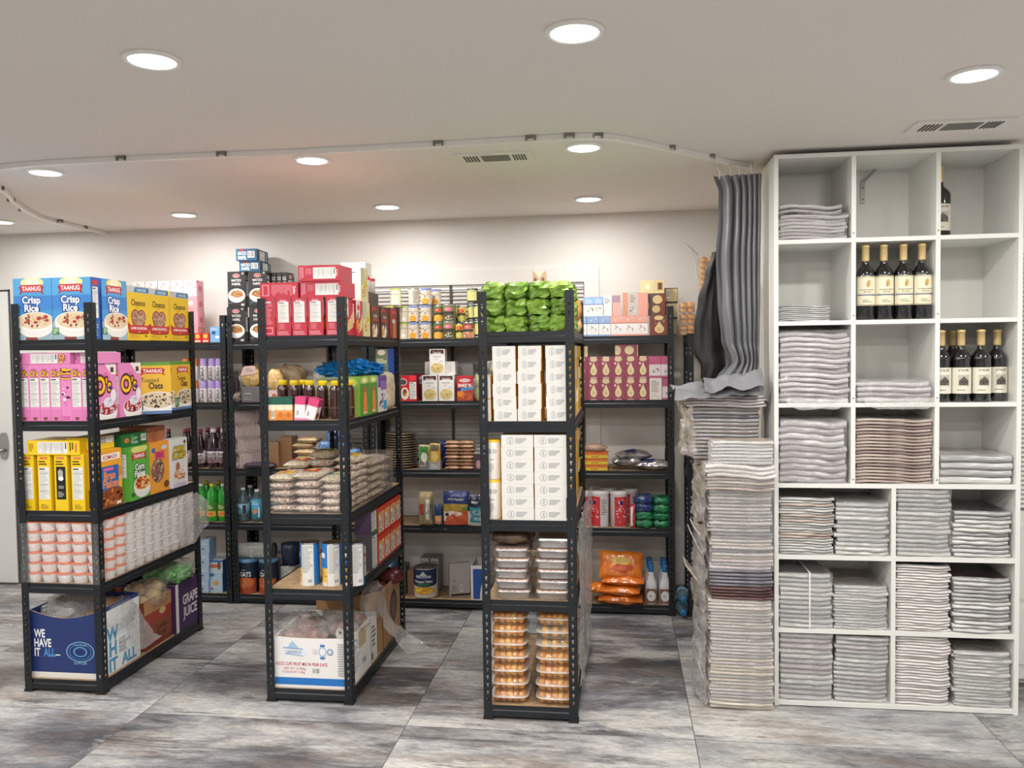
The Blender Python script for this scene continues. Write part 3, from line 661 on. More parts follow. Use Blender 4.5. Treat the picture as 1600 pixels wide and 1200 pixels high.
crate('produce_crate', .33, .25, .25, '#86452f', '#a9805c', .02, None, lambda c: (c.rect(0, 0, 1, .12, '#7a3226'), c.rect(0, .72, 1, 1, '#b08258'), c.rect(0, .5, 1, .72, '#9a3a30'), c.ell(.66, .66, .12, .07, '#c8a878'), c.text('Quality', .62, .36, .12, '#5a2a20', .5, bold=.01), c.text('Bread', .62, .22, .12, '#5a2a20', .4, bold=.01))).put((-2.725, 3.785, SH[0]+.001), 'reddish brown open carton between the navy and purple cartons', 'carton')
crate('produce_crate', .345, .235, .265, '#3d2450', '#b9a27c', 0, lambda c: (c.rect(.03, .66, .97, .97, '#3d2450'), c.rect(.55, .64, .8, .94, '#d8d2d4'), c.lines(.57, .68, .78, .9, 6, '#555555')), lambda c: (c.rect(-.02, 0, .12, 1, '#d9d3d4'), c.text('GRAPE', .3, .62, .2, '#d9d3dc', .66, al='l', bold=.03), c.text('JUICE', .3, .36, .2, '#d9d3dc', .62, al='l', bold=.03))).put((-2.72, 4.045, SH[0]+.001), 'purple fruit juice carton standing on the bottom shelf by the rear post', 'carton')
ROLL = mat('#d29a4c', .5, var='#b87a34', sc=25, bump=.2)
def roll_pr(r, col, seed, name='bread_roll'): return Pr(name, M().blob((0, 0, r[2]), r, col, seed, .06, 2, 14, 8))
RL = [roll_pr((.052, .045, .032), ROLL, 1), roll_pr((.06, .042, .03), mat('#c48a3c', .5, var='#a86c2a', sc=25), 2)]
k_ = 0
for (x, y, z, t) in ((-2.50, 3.50, .25, 'under the film'), (-2.47, 3.55, .28, 'near the corner post'), (-2.55, 3.6, .27, 'at the back of the pile'), (-2.475, 3.66, .26, 'above the white side panel'), (-2.48, 3.61, .32, 'topmost of the pile'), (-2.52, 3.68, .31, 'against the brown carton'), (-2.49, 3.69, .29, 'beside the brown carton')):
    RL[k_ % 2].put((x, y, z), 'golden bread roll in the navy carton, '+t, 'bread roll', 'bread rolls in the navy carton', rz=k_*1.3); k_ += 1
for (x, y, z, t) in ((-2.45, 3.84, .25, 'nearest the navy carton'), (-2.43, 3.92, .27, 'in the middle'), (-2.46, 3.98, .30, 'toward the purple carton'), (-2.5, 3.88, .31, 'topmost')):
    Pr('bread_roll', M().blob((0, 0, .035), (.05, .042, .04), mat('#c9ab6a', .4, var='#a98248', sc=20), k_, .06, 2, 14, 8)).put((x, y, z), 'pale round bun in the brown carton, '+t, 'bun', 'pale buns in the brown carton'); k_ += 1
def bag(name, c, r, label, cat='plastic bag', seed=1, m=FILM2, amp=.22, fr=4, pw=2.4, group=None, nu=36, nv=20):
    return ob(name, M().blob((0, 0, r[2]), r, m, seed, amp, fr, nu, nv, pw), loc=c, label=label, cat=cat, group=group)
bag('plastic_bag', (-2.62, 3.56, .27), (.12, .11, .075), 'clear crinkled plastic bag billowing over the navy carton at the door side', seed=3)
bag('plastic_bag', (-2.45, 3.6, .235), (.085, .14, .075), 'clear bag round the golden rolls in the navy carton', seed=5, m=FILM)
bag('plastic_bag', (-2.46, 3.91, .25), (.09, .12, .07), 'clear bag round the pale buns in the brown carton', seed=8, m=FILM)
wrap('plastic_bag', [((-2.40, 3.60, .30), (-2.40, 3.72, .34)), ((-2.375, 3.62, .24), (-2.375, 3.76, .24)), ((-2.368, 3.66, .17), (-2.36, 3.80, .15)), ((-2.372, 3.68, .10), (-2.33, 3.84, .12))], 'clear plastic bag tail hanging over the white side panel', 'plastic bag', 26, 16, .012, 9, FILM2)
GRN = mat('#3c8f3c', .25, var='#7fc06a', sc=22, bump=.8, bd=.01)
bag('lettuce_bag', (-2.47, 4.14, .315), (.12, .09, .05), 'green leafy bag on top of the purple carton', 'bag of greens', seed=11, m=GRN, amp=.35, fr=5)
bag('plastic_bag', (-2.47, 4.15, .31), (.125, .1, .07), 'clear plastic bag over the green leafy bag', seed=12, m=FILM, amp=.3)
# ================================================================ rack with the red boxes
XB0, XB1, YB0 = -1.575, -1.19, 3.43
def mtz_s(c): c.text('Gefen', .5, .93, .06, '#f2d8dc', .6, bold=.01).facts(.14, .36, .86, .9, bg='#ecebe6').lines(.18, .18, .8, .33, 6, '#e58a98', 4).lines(.1, .03, .9, .14, 4, '#e9a0ac', 5)
def mtz_t(c): c.text('Gefen', .5, .9, .07, '#f6e6e8', .7, bold=.02).lines(.14, .3, .86, .84, 18, '#e893a0', 2, th=.4); c.rect(.14, .06, .86, .24, '#e893a0').rect(.2, .09, .8, .21, '#bf3347')
def mtz_f(c): c.rect(0, .5, .6, 1, '#d9d2cc').ell(.35, .8, .2, .08, '#c8323a').speck(.3, .55, .25, .1, ['#8f8780', '#5c5650'], 14, .06).ell(.2, .32, .24, .16, '#e08a34').poly([(.3, .05), (1, .25), (1, .7), (.55, .35)], '#d8b884').speck(.6, .3, .3, .15, ['#c9a06a', '#e8d0a4'], 20, .04).rect(.5, 0, 1, .12, '#c23440')
CR = '#bf3347'
MZ = carton('cracker_box', .165, .068, .168, CR, mtz_f, mtz_s); MZT = carton('cracker_box', .165, .068, .168, CR, mtz_f, mtz_t)
T_S = ['next to the outer post, all text', 'second from the outer post', 'middle of the row', 'fourth from the outer post', 'beside the inner post']
for i in range(5): (MZT if i == 0 else MZ).put((XB0+i*.0735+(.008 if i == 4 else 0), YB0+.165, S5), 'red cracker box standing spine out, '+T_S[i], 'cracker box', 'red cracker boxes', rz=-PI2)
MZT.put((XB0+.002, YB0+.165, S5+.168+.068), 'red cracker box lying on the standing ones by the outer post', 'cracker box', 'red cracker boxes', mx=LAY, sc=(1, 1, 1.05))
MZ.put((XB0+.187, YB0+.165, S5+.168+.068), 'red cracker box lying below the topmost red box', 'cracker box', 'red cracker boxes', mx=LAY, sc=(1, 1, 1.15))
MZ.put((XB0+.182, YB0+.160, S5+.238+.068), 'topmost red cracker box', 'cracker box', 'red cracker boxes', mx=LAY, sc=(1, 1, 1.12))
def pale_f(c): c.rect(0, 0, 1, 1, '#d9d0a0').rect(0, .5, .5, 1, '#b9b8a4').poly([(.1, .1), (.9, .3), (.9, .9), (.4, .6)], '#d8bc7c').rect(.5, .42, .95, .62, '#e6e04a').lines(.55, .45, .9, .6, 3, '#4a4a2a').speck(.4, .3, .3, .2, ['#c9a464', '#a8844a'], 20, .05)
PALE = carton('cracker_box', .105, .06, .160, '#cfc9a8', pale_f, lambda c: c.facts(.1, .1, .9, .9))
MZ.put((XB1, YB0+.16, S5), 'red cracker box turned to the aisle behind the inner post', 'cracker box', 'red cracker boxes', rz=PI2, sc=(.55, 1, .97))
PALE.put((XB1, 3.69, S5), 'pale yellow cracker box facing the aisle, lower of two', 'cracker box', rz=PI2)
PALE.put((XB1-.004, 3.68, S5+.161), 'pale yellow cracker box facing the aisle, upper of two', 'cracker box', rz=PI2)
def bs_f(c): c.rect(.1, .82, .6, .93, '#a82c30').text('VISION', .5, .66, .1, '#cfc8c0', .7, bold=.02).rect(.1, .5, .8, .58, '#a83a2c').poly([(.1, 0), (.1, .3), (.35, .42), (.45, .2), (.6, .42), (.75, .2), (.6, 0)], '#e6ddd0').poly([(.1, 0), (.1, .25), (.3, .35), (.4, .1)], '#c99a5a')
BST = carton('cookie_box', .135, .06, .155, '#53302a', bs_f, lambda c: c.lines(.2, .1, .8, .9, 9, '#cfcfcf'))
BST.put((XB1, 3.815, S5), 'dark brown stick cookie box facing the aisle, beside the pale boxes', 'cookie box', rz=PI2)
BST.put((XB1, 3.975, S5), 'dark brown stick cookie box facing the aisle, beside the maroon box', 'cookie box', rz=PI2)
carton('cookie_box', .14, .06, .158, '#8a3030', lambda c: (c.rect(.2, .8, .8, .9, '#c8404a'), c.ell(.5, .55, .25, .08, '#c9b8b0'), c.poly([(.3, 0), (.4, .45), (.8, .5), (.75, 0)], '#b8764a')), None).put((XB1, 4.14, S5), 'maroon cookie box facing the aisle by the rear post', 'cookie box', rz=PI2)
carton('cookie_box', .19, .12, .062, '#3a2c2a', lambda c: (c.ell(.12, .7, .07, .2, '#b06060'), c.ell(.12, .3, .07, .2, '#b06060'))).put((XB1-.02, 3.815, S5+.156), 'dark flat cookie box lying on the brown stick cookie boxes', 'cookie box', rz=PI2)
m = M().lathe([(.03, 0), (.031, .06), (.031, .075, mat('#d8404e')), (.0001, .078, mat('#d8404e'))], mat('#e6e2de'), 16)
for i, y in enumerate((3.90, 3.985)): Pr('canister', m).put((XB1-.06, y, S5+.219), ('small white canister with red lid on the dark flat box, beside the pale boxes', 'small white canister with red lid on the dark flat box, toward the rear')[i], 'canister')
carton('carton', .1, .12, .06, '#e9e6e0').put((XB1-.03, 3.83, S5+.30), 'plain white carton on the small red-lidded canisters', 'carton', rz=PI2)
carton('carton', .10, .04, .15, '#d9dccb', lambda c: c.lines(.3, .2, .7, .8, 4, '#8fae6a')).put((-1.44, 3.72, S5+.168), 'pale green and white carton behind the topmost red box', 'carton')
carton('carton', .16, .13, .165, '#b9433f').put((-1.47, 3.62, S5), 'plain red carton in the middle of the rack behind the spines', 'carton')
# second shelf
z = SH[3]
JB = mat('#3c1c1e', .12, coat=1)
b = M().lathe([(.02, 0), (.0265, .006), (.027, .02)]+[(.0262+.001*(i % 2), .03+.01*i) for i in range(9)]+[(.027, .125), (.025, .14), (.017, .152), (.017, .157)], JB, 24)
l = M().lathe([(.0185, .150), (.0205, .151), (.0205, .171), (.019, .173), (.0001, .173)], mat('#f2cf14', .4), 24)
JAR = Pr('juice_bottle', b, [('cap', l, None), ('label', M().lathe([(.0274, .05), (.0274, .052)], mat('#8c6a60'), 24), None)])
for i, (x, y) in enumerate(((xa(442, 3.64, 1.4), 3.64), (xa(460, 3.60, 1.4), 3.60), (xa(475, 3.66, 1.4), 3.66), (xa(484, 3.58, 1.4), 3.58), (xa(504, 3.54, 1.4), 3.54), (xa(524, 3.51, 1.4), 3.51), (-1.222, 3.555))):
    JAR.put((x, y, z), 'dark juice bottle with yellow cap, '+('nearest the noodle bags', 'second from the noodle bags', 'half hidden in the middle', 'behind the tilted pink box', 'beside the tilted pink box', 'at the inner post', 'on the aisle side of the inner post')[i], 'bottle', 'dark juice bottles with yellow caps')
GO = carton('cracker_box', .036, .05, .104, '#e8a25a', lambda c: (c.rect(0, .68, 1, 1, '#1f5a4c'), c.rect(0, .45, 1, .68, '#f2e2c4'), c.rect(0, 0, 1, .3, '#dd8438'), c.ell(.5, .25, .3, .12, '#c8702c')), lambda c: c.rect(0, .68, 1, 1, '#1f5a4c'), topc='#1f5a4c')
GB = carton('cracker_box', .036, .05, .104, '#e8a25a', lambda c: (c.rect(0, .68, 1, 1, '#1f5a4c'), c.rect(0, .45, 1, .68, '#f2e2c4'), c.bars(.35, .1, .7, .45)), None, topc='#1f5a4c')
for i in range(3): (GB if i == 0 else GO).put((-1.548+i*.037, 3.432, z), 'small green and orange box, '+('with barcode, by the outer post', 'middle of three', 'beside the upright pink box')[i], 'box', 'small green and orange boxes')
PB = carton('tea_box', .047, .055, .107, '#ece4e6', lambda c: (c.rect(0, .68, 1, 1, '#d8467e'), c.rect(0, 0, 1, .12, '#e890b4'), c.bars(.2, .2, .45, .45, '#333333', 6)), lambda c: (c.rect(0, .68, 1, 1, '#c23c70'), c.ell(.5, .3, .35, .15, '#8c3a34')), topc='#d8467e')
PB.put((-1.430, 3.432, z), 'small pink and white box standing upright', 'tea box', rot=(0, .06, .0)); PB.put((-1.390, 3.434, z+.001), 'small pink and white box leaning to the side', 'tea box', rot=(0, .30, .0))
def ap_f(c): c.rect(0, .0, 1, .82, '#4f8f3a').ell(.5, .9, .42, .09, '#b8d070').ell(.5, .9, .25, .05, '#e6ecb8').poly([(.3, .05), (.35, .4), (.5, .72), (.65, .72), (.75, .4), (.8, .05)], '#e0843c').ell(.55, .66, .18, .05, '#b85a30').lines(.3, .06, .8, .12, 2, '#f0e8d0')
AP = carton('juice_pouch_box', .13, .1, .185, '#8fb84a', ap_f, lambda c: c.ell(.5, .85, .4, .1, '#b8d070'))
AP.put((XB1, 3.625, z), 'green apple picture carton half hidden by the juice bottle', 'carton', rz=PI2); AP.put((XB1, 3.762, z), 'green carton with apple and orange squeeze pouch picture', 'carton', rz=PI2)
carton('baby_food_box', .15, .1, .18, '#d8d4de', lambda c: (c.rect(0, .68, 1, 1, '#6a4a9a'), c.rect(.3, .6, 1, .85, '#8a68b4'), c.speck(.5, .3, .4, .25, ['#c23a40', '#2a3a5a', '#8aa0b0'], 20, .07), c.rect(.6, .05, .95, .3, '#2f9ad0'))).put((XB1, 3.905, z), 'purple and white carton beside the cream bag', 'carton', rz=PI2)
ob('cream_bag', M().blob((0, 0, .095), (.06, .095, .1), mat('#d9cdb4', .5, var='#b8a888', sc=30, bump=.4), 4, .06, 3, 24, 16, 5), loc=(XB1-.065, 4.17, z), label='cream coloured packet standing at the rear post', cat='packet')
carton('carton', .2, .1, .182, '#b9c8a0', lambda c: c.lines(.02, .85, .98, .98, 1, '#7a8a6a')).put((-1.43, 3.70, z), 'pale carton lying under the blue packages', 'carton')
BLU = mat('#1f86d0', .2, bump=.9, bd=.012, sc=30)
for i, (x, y, zz, r) in enumerate(((-1.34, 3.75, z+.183, (.1, .06, .036)), (-1.26, 3.80, z+.19, (.07, .07, .036)), (-1.25, 4.0, z+.185, (.06, .09, .03)))):
    ob('blue_plastic_pack', M().blob((0, 0, r[2]), r, BLU, i+2, .6, 4.5, 26, 14, 2, False), loc=(x, y, zz), label=('bright blue crumpled plastic package behind the juice bottles', 'bright blue crumpled plastic package behind the inner post', 'bright blue crumpled plastic package on the purple carton')[i], cat='plastic package')
# third shelf: bean bags
z = SH[2]
def pillow(name, w, d, t, mt, pr=None, seed=0, sharp=2.3, lean=0, am=.004, seal=.006):
    "flat filled bag lying down: 0..w, 0..d, 0..t"
    m = M(); rnd = Vector((seed*3.3, seed, 0))
    def half(sg):
        def fn(u, v, k=0):
            a = abs(2*u-1)**sharp; b = abs(2*v-1)**sharp; q = max(0, (1-a)*(1-b))**.5
            n = noise.noise(Vector((u*5, v*5, sg*3))+rnd)
            return (w*u+(n*am if 0 < u < 1 else 0), d*v+(noise.noise(Vector((v*5, u*4, 9))+rnd)*am*1.5), t/2+sg*(t/2*q*(1+.25*n)+k+.0004))
        return fn
    m.grid(half(1), 18, 14, mt); f = half(-1); m.grid(lambda u, v: f(1-u, v), 18, 14, mt)
    if pr: fn = half(1); pr(Cv(m, lambda x, y, k: fn(x, y, k+.0008), w, d, .0006, (1/18, 1/14)))
    return Pr(name, m)
BN = mat('#e3d8cc', .35, var='#9a6a5c', sc=110, p0=.42, p1=.5, bump=.5, coat=.6); BN2 = mat('#d9cdb8', .35, var='#a8977a', sc=110, p0=.42, p1=.5, bump=.5, coat=.6)
def bnp(col, col2): return lambda c: (c.rect(.2, .3, .8, .7, col, 8), c.rect(.3, .4, .7, .6, col2, 6), c.text('BEANS', .5, .5, .1, '#ffffff', .36))
BP = [pillow('bean_bag', .124, .17, .036, BN, None, i) for i in range(3)]; BT = [pillow('bean_bag', .128, .17, .038, BN2, bnp(*c), i+5) for i, c in enumerate((('#e3b52a', '#c8402c'), ('#d04434', '#e8c030'), ('#2f8a4a', '#e8d040')))]
for j, y in enumerate((3.432, 3.61)):
    for i in range(3):
        n = 5 if j == 0 else (6, 7, 7)[i]
        for k in range(n):
            top = k == n-1; P_ = (BT[(i+j) % 3] if top else BP[(i+k) % 3]); rr = random.Random(i*7+k+j*31)
            P_.put((XB0+.004+i*.124+rr.uniform(-.004, .004), y+rr.uniform(-.001, .011), z+k*(.0335, .0358, .0322)[i]), f'speckled bean bag, {"top" if top else nth(k)+" layer up"}, {("outer","middle","aisle")[i]} column of the {("front","second")[j]} row', 'bean bag', 'bags of speckled beans', rz=rr.uniform(-.05, .05), sc=(.965, 1, 1.06))
CBG = [pillow('bean_bag', .19, .15, .04, BN2, bnp(*c), i+9) for i, c in enumerate((('#2f8a4a', '#e8d040'), ('#e3c52a', '#c8402c')))]
for k in range(5):
    CBG[k % 2].put((XB1-.002, 3.79, z+k*.038), f'bean bag in the clear pack facing the aisle, {"top" if k == 4 else nth(k)+" layer up"}', 'bean bag', 'bean bags in the clear pack', rz=PI2)
ob('beans_carrier', M().box(0, 0, 0, .002, .16, .2, CLEAR).box(-.15, 0, 0, -.148, .16, .2, CLEAR).box(-.15, 0, 0, 0, .002, .2, CLEAR).box(-.15, .158, 0, 0, .16, .2, CLEAR), loc=(XB1-.004, 3.99, z), label='clear plastic box of bean packs by the rear of the shelf', cat='plastic box')
for k in range(4): BP[k % 3].put((XB1-.01, 4.0, z+.004+k*.045), f'speckled bean bag inside the clear plastic box, {nth(k)} layer up', 'bean bag', 'bean bags inside the clear box', rz=PI2, sc=(1.1, .8, 1.25))
wrap('plastic_wrap', [((XB0, 3.425, z+.002), (XB0+.02, 3.46, z+.16)), ((-1.40, 3.42, z+.002), (-1.4, 3.44, z+.19)), ((-1.2, 3.42, z+.002), (-1.2, 3.44, z+.19)), ((-1.184, 3.5, z+.002), (-1.19, 3.5, z+.19)), ((-1.184, 3.95, z+.002), (-1.19, 3.95, z+.2))], 'clear film stretched round the speckled bean bags', nu=60, nv=14, amp=.004, seed=14, m=FILM3)
# fourth shelf: tins
z = SH[1]; TIN = mat('#b9bbbd', .28, 1)
def tin(name, r, h, paper, pr=None, lid=TIN, rib=True, span=2.6, rot=0):
    m = M().lathe([(r*.97, 0, TIN), (r, .003, TIN), (r, .006, TIN), (r, h-.006, mat(paper, .3) if isinstance(paper, str) else paper), (r*1.01, h-.004, TIN), (r*1.01, h, TIN), (r*.95, h, lid), (r*.94, h-.003, lid), (.0001, h-.003, lid)], TIN, 32)
    if pr: pr(curved(m, r, h, span, rot=rot))
    return Pr(name, m)
def fr_f(c):
    c.rect(0, 0, .42, .42, '#ecc65a', 8).rect(0, .42, .42, 1, '#2d7cc0', 8).speck(.2, .28, .2, .14, ['#f0d878', '#c8702c', '#e8b83a', '#7aa84a', '#d8402c'], 40, .035, 3).ell(.2, .04, .2, .05, '#e9e9e6').rect(.05, .66, .3, .78, '#e9eef2', 4)
    c.rect(.42, 0, .92, .97, '#e6e6e3', 8).lines(.46, .3, .88, .94, 22, '#9a9a98', 2).bars(.68, .06, .86, .16, n=8).rect(.92, 0, 1, 1, '#2d7cc0', 2)
FRU = tin('large_tin', .043, .192, '#2d7cc0', fr_f)
for i, x in enumerate((-1.412, -1.308, -1.205)): FRU.put((x, 3.53+(.01 if i == 2 else 0), z), 'large blue and white fruit tin, '+('all nutrition text, nearest the outer post', 'with the fruit picture showing, middle one', 'half behind the inner post')[i], 'tin', 'large blue and white fruit tins', rz=(-.35, .1, .2)[i])
tin('tin', .048, .15, '#dcc8a8', lambda c: (c.rect(.3, .65, .7, .75, '#c03a3a', 4), c.text('Baby Peas', .5, .45, .12, '#4a3a7a', .6), c.speck(.5, .2, .3, .1, ['#b89a70'], 10, .04)), rot=1.0).put((XB1-.05, 3.66, z), 'beige tin with a small red emblem behind the inner post', 'tin')
def grf(c): c.facts(.1, .08, .9, .92); c.bars(.3, .03, .8, .12)
GC = carton('canister', .1, .08, .178, '#55525a', grf)
GC.put((XB1, 3.745, z), 'grey canister with nutrition panel facing the aisle, lower one', 'canister', rz=PI2); carton('canister', .1, .08, .11, '#54405c', lambda c: (grf(c), c.rect(0, 0, 1, .1, '#3a8a4a'))).put((XB1, 3.742, z+.179), 'purple canister with nutrition panel on the grey one', 'canister', rz=PI2)
def red_f(c): c.rect(0, 0, 1, .06, '#d8402c').rect(.08, .1, .62, .82, '#efe6cf').poly([(.1, .82), (.6, .82), (.6, .6), (.1, .75)], '#f0b83a').rect(.66, .1, .94, .82, '#f2ece0').lines(.68, .2, .92, .78, 8, '#8a3a2a').rect(.3, .16, .45, .24, '#2a2622').lines(.12, .3, .5, .55, 4, '#5a6a3a')
RD = carton('coffee_substitute_tin', .098, .07, .138, '#dd4a2c', red_f, lambda c: c.rect(.2, .2, .8, .8, '#efe6cf'), topc='#c8381f')
for k in range(2):
    for i in range(4): RD.put((XB1-.002, 3.868+i*.104, z+k*.142), f'red and cream tin with yellow sunburst, {("lower","upper")[k]} row, {nth(i)} from the grey canister', 'tin', 'red and cream tins', rz=PI2)
# bottom shelf
z = SH[0]+.001
def fm_f(c):
    c.rect(0, .06, 1, .2, '#2476c4').poly([(.17, .78), (.24, .92), (.33, .78)], '#a9c6e2').poly([(.12, .76), (.38, .74), (.43, .66), (.38, .62), (.14, .66)], '#dfe8f2').poly([(.12, .77), (.38, .75), (.38, .77), (.12, .79)], '#7fa6cf').poly([(.14, .66), (.38, .62), (.38, .635), (.14, .675)], '#7fa6cf').text('GREENFIELDS', .26, .7, .06, '#4a78a8', .2)
    c.text('4.5OZ CUPS FRUIT MIX IN PEAR JUICE', .36, .47, .065, '#c84a52', .68, bold=.01).text('NET WT 12.782kg', .27, .38, .045, '#c84a52', .3).text('TO FOOD WT 13.49kg', .25, .31, .045, '#c84a52', .3).bars(.5, .28, .6, .4)
    c.ell(.54, .72, .035, .05, '#d6d6d6').ell(.64, .72, .05, .09, '#9fb8d6').ell(.64, .72, .04, .07, '#eceef2').rect(.61, .82, .67, .86, '#2f7ac0').rect(.61, .58, .67, .62, '#2f7ac0').ell(.74, .72, .038, .06, '#2f6aa8').ell(.74, .72, .028, .045, '#eef0f4').text('U', .74, .72, .06, '#2f6aa8').lines(.84, .25, .99, .9, 14, '#a9a9a9', 3)
crate('fruit_cup_carton', .352, .30, .232, '#ecebea', '#b9a080', .006, fm_f, lambda c: (c.ell(.2, .75, .16, .12, '#8fb4d8'), c.ell(.2, .75, .12, .08, '#eceae8'), c.lines(.05, .2, .5, .6, 9, '#b0b0b0'), c.bars(.55, .2, .75, .35), c.rect(.4, .6, .75, .95, '#c9b290'))).put((-1.553, 3.44, z), 'white carton with blue stripe printed fruit mix in pear juice', 'carton')
crate('produce_crate', .34, .10, .22, '#e6e4e2', '#c9b89a', 0, None, lambda c: (c.lines(.2, .3, .8, .8, 5, '#555555'), c.rect(.1, .05, .3, .2, '#333333'))).put((-1.545, 3.752, z), 'white open carton behind the fruit mix carton', 'carton')
crate('produce_crate', .345, .33, .30, '#a8835a', '#8a6a48', .03, None, lambda c: (c.ell(.62, .55, .2, .28, '#4a3a34'), c.ell(.62, .55, .13, .2, '#6a564a')), t=.008).put((-1.545, 3.93, z), 'brown cardboard carton with dark oval print by the rear post', 'carton')
MEAT = mat('#a8665c', .3, var='#d9b4a8', sc=26, bump=.6, coat=.5)
k_ = 0
for (x, y, zz, r, t) in ((-1.50, 3.52, .20, (.055, .06, .045), 'at the outer post'), (-1.40, 3.54, .205, (.06, .06, .045), 'with the spiral of red, second from the outer post'), (-1.28, 3.60, .235, (.07, .06, .04), 'under the white oval sticker'), (-1.27, 3.50, .19, (.07, .05, .035), 'palest one at the front'), (-1.25, 3.70, .22, (.05, .06, .045), 'toward the aisle'), (-1.45, 3.64, .23, (.07, .07, .04), 'at the back of the carton')):
    o = ob('sausage_pack', M().blob((0, 0, r[2]), r, MEAT if k_ != 3 else mat('#dfd2cc', .25, bump=.6, sc=40), k_+21, .14, 3.5, 22, 14), loc=(x, y, zz), label='shrink-wrapped reddish food pack, '+t, cat='food pack', group='reddish food packs in the fruit mix carton')
    ob('film', M().blob((0, 0, r[2]), (r[0]*1.06, r[1]*1.06, r[2]*1.1), FILM, k_+21, .2, 4, 22, 14), o); k_ += 1
    if k_ in (1, 3, 5):
        m = M(); R_e = (.024, .03, .02); c_ = Cv(m, lambda a, b, k: ((a-.5)*.06, -.002-k*8, (b-.5)*.06), .06, .06); c_.ell(.5, .5, .34, .5, '#f2f0ee'); c_.rect(.42, .5, .62, .7, '#555555') if k_ != 1 else c_.lines(.35, .5, .7, .56, 1, '#999999')
        ob('sticker', m, o, (0, -r[1]*.98, r[2]*1.0), 0)
bag('plastic_bag', (-1.46, 3.54, .215), (.1, .1, .075), 'clear crinkled bag standing up over the reddish packs', seed=31, m=FILM)
bag('plastic_bag', (-1.3, 3.58, .23), (.1, .11, .07), 'clear crinkled bag over the packs by the inner post', seed=33, m=FILM)
bag('plastic_bag', (-1.23, 3.87, .25), (.05, .1, .085), 'clear bag tube rising between the white and brown cartons', seed=35, m=FILM)
wrap('plastic_bag', [((-1.2, 3.86, .30), (-1.2, 3.95, .34)), ((-1.175, 3.88, .2), (-1.17, 3.98, .2)), ((-1.13, 3.92, .1), (-1.08, 4.0, .12)), ((-1.08, 3.96, .03), (-.98, 4.02, .05))], 'clear plastic bag trailing out of the rack down to the floor', 'plastic bag', 30, 14, .014, 15, FILM2)
DR = mat('#6a2a2c', .3, var='#3a1c20', sc=30, bump=.6)
for i, (x, y, zz) in enumerate(((-1.27, 4.03, .30), (-1.22, 4.17, .33), (-1.36, 4.1, .31))): ob('snack_bag', M().blob((0, 0, .04), (.07, .06, .04), DR, i+41, .3, 4, 20, 12), loc=(x, y, zz), label='dark red glossy bag in the brown cardboard carton, '+('front one', 'highest one by the rear post', 'inner one')[i], cat='bag', group='dark red bags in the brown carton')
# ================================================================ rack with green packages
XC0, XC1, YC0 = -.578, -.194, 3.352
z = S5
GP = [Pr('paper_package', M().blob((0, 0, .034), (.047, .07, .036), mat(c, .35, var=d, sc=14, bump=.7, bd=.012, p0=.35, p1=.6, dist=1), s_, .26, 3.4, 17, 11, 6, False)) for s_, (c, d) in enumerate((('#7b9f3c', '#54742a'), ('#74963a', '#587a2c'), ('#86a844', '#5c7e30')))]
for k in range(3):
    for j in range(3):
        for i in range(4):
            if j and i != 3 and k != 2: continue
            rr = random.Random(i+9*k+31*j)
            lb = f'green paper package, {("bottom","middle","top")[k]} layer, {("first","second","third","fourth")[i]} across, {("front","second","rear")[j]} row'
            GP[(i*2+k+j) % 3].put((XC0+.052+i*.094+rr.uniform(-.004, .004), YC0+.078+j*.15, z+k*.0695), lb, 'paper package', 'green paper packages', rz=rr.uniform(-.06, .06)+(pi if (i+k) % 2 else 0))
ob('snack_bag', M().blob((0, 0, .05), (.035, .05, .06), mat('#d99a5a', .3, var='#b87a3a', sc=20, bump=.8), 5, .2, 4, 20, 14), loc=(XC1-.02, 3.86, z+.06), label='orange brown crumpled bag behind the green packages', cat='bag')
ob('snack_bag', M().blob((0, 0, .035), (.035, .05, .036), mat('#c9b28a', .3, var='#d98a3a', sc=20, bump=.8), 6, .2, 4, 20, 14), loc=(XC1-.02, 3.86, z), label='tan crumpled bag below the orange brown one', cat='bag')
def su_f(c): c.ell(.28, .52, .11, .3, '#a9abb0').ell(.28, .52, .09, .24, '#dfddd9').rect(.25, .35, .31, .68, '#b4b6ba').lines(.44, .3, .82, .75, 5, '#a4a6aa', 6, th=.5)
def su_s(c): c.rect(0, 0, 1, 1, '#efb92a')
SU = carton('food_box', .0965, .17, .0522, '#dfddd9', su_f, su_s, both=False); SU2 = carton('food_box', .134, .17, .0512, '#dfddd9', su_f, su_s, both=False)
SUV = carton('food_box', .034, .17, .095, '#dfddd9', lambda c: (c.ell(.5, .28, .3, .11, '#a9abb0'), c.ell(.5, .28, .24, .085, '#efedea'), c.rect(.35, .45, .38, .85, '#a4a6aa'), c.rect(.55, .45, .58, .85, '#a4a6aa'), c.rect(0, .97, 1, 1, '#efb92a')), su_s)
LR = ['bottom', 'second', 'third', 'fourth', 'fifth', 'sixth', 'seventh']
z = SH[3]; C3 = ('outer column', 'middle column', 'inner column')
for k in range(6):
    for i in range(3):
        for j in range(5 if i == 2 else 1):
            rr = random.Random(i+9*k+31*j); x = XC0+.0465+i*.1045+(.012 if i == 2 else 0)+(rr.uniform(0, .006) if j == 0 else rr.uniform(0, .012))
            SU.put((x, YC0+.004+j*.174, z+k*.0524), f'white yellow-sided box, upper shelf, {LR[k]} from bottom, '+(C3[i] if j == 0 else f'{nth(j)} row back on the aisle side'), 'food box', 'white boxes with yellow sides, upper shelf')
SUV.put((XC0+.004, YC0+.004, z), 'white box standing on end at the outer post, lower of the pair', 'food box'); SUV.put((XC0+.004, YC0+.004, z+.097), 'white box standing on end at the outer post, upper of the pair', 'food box')
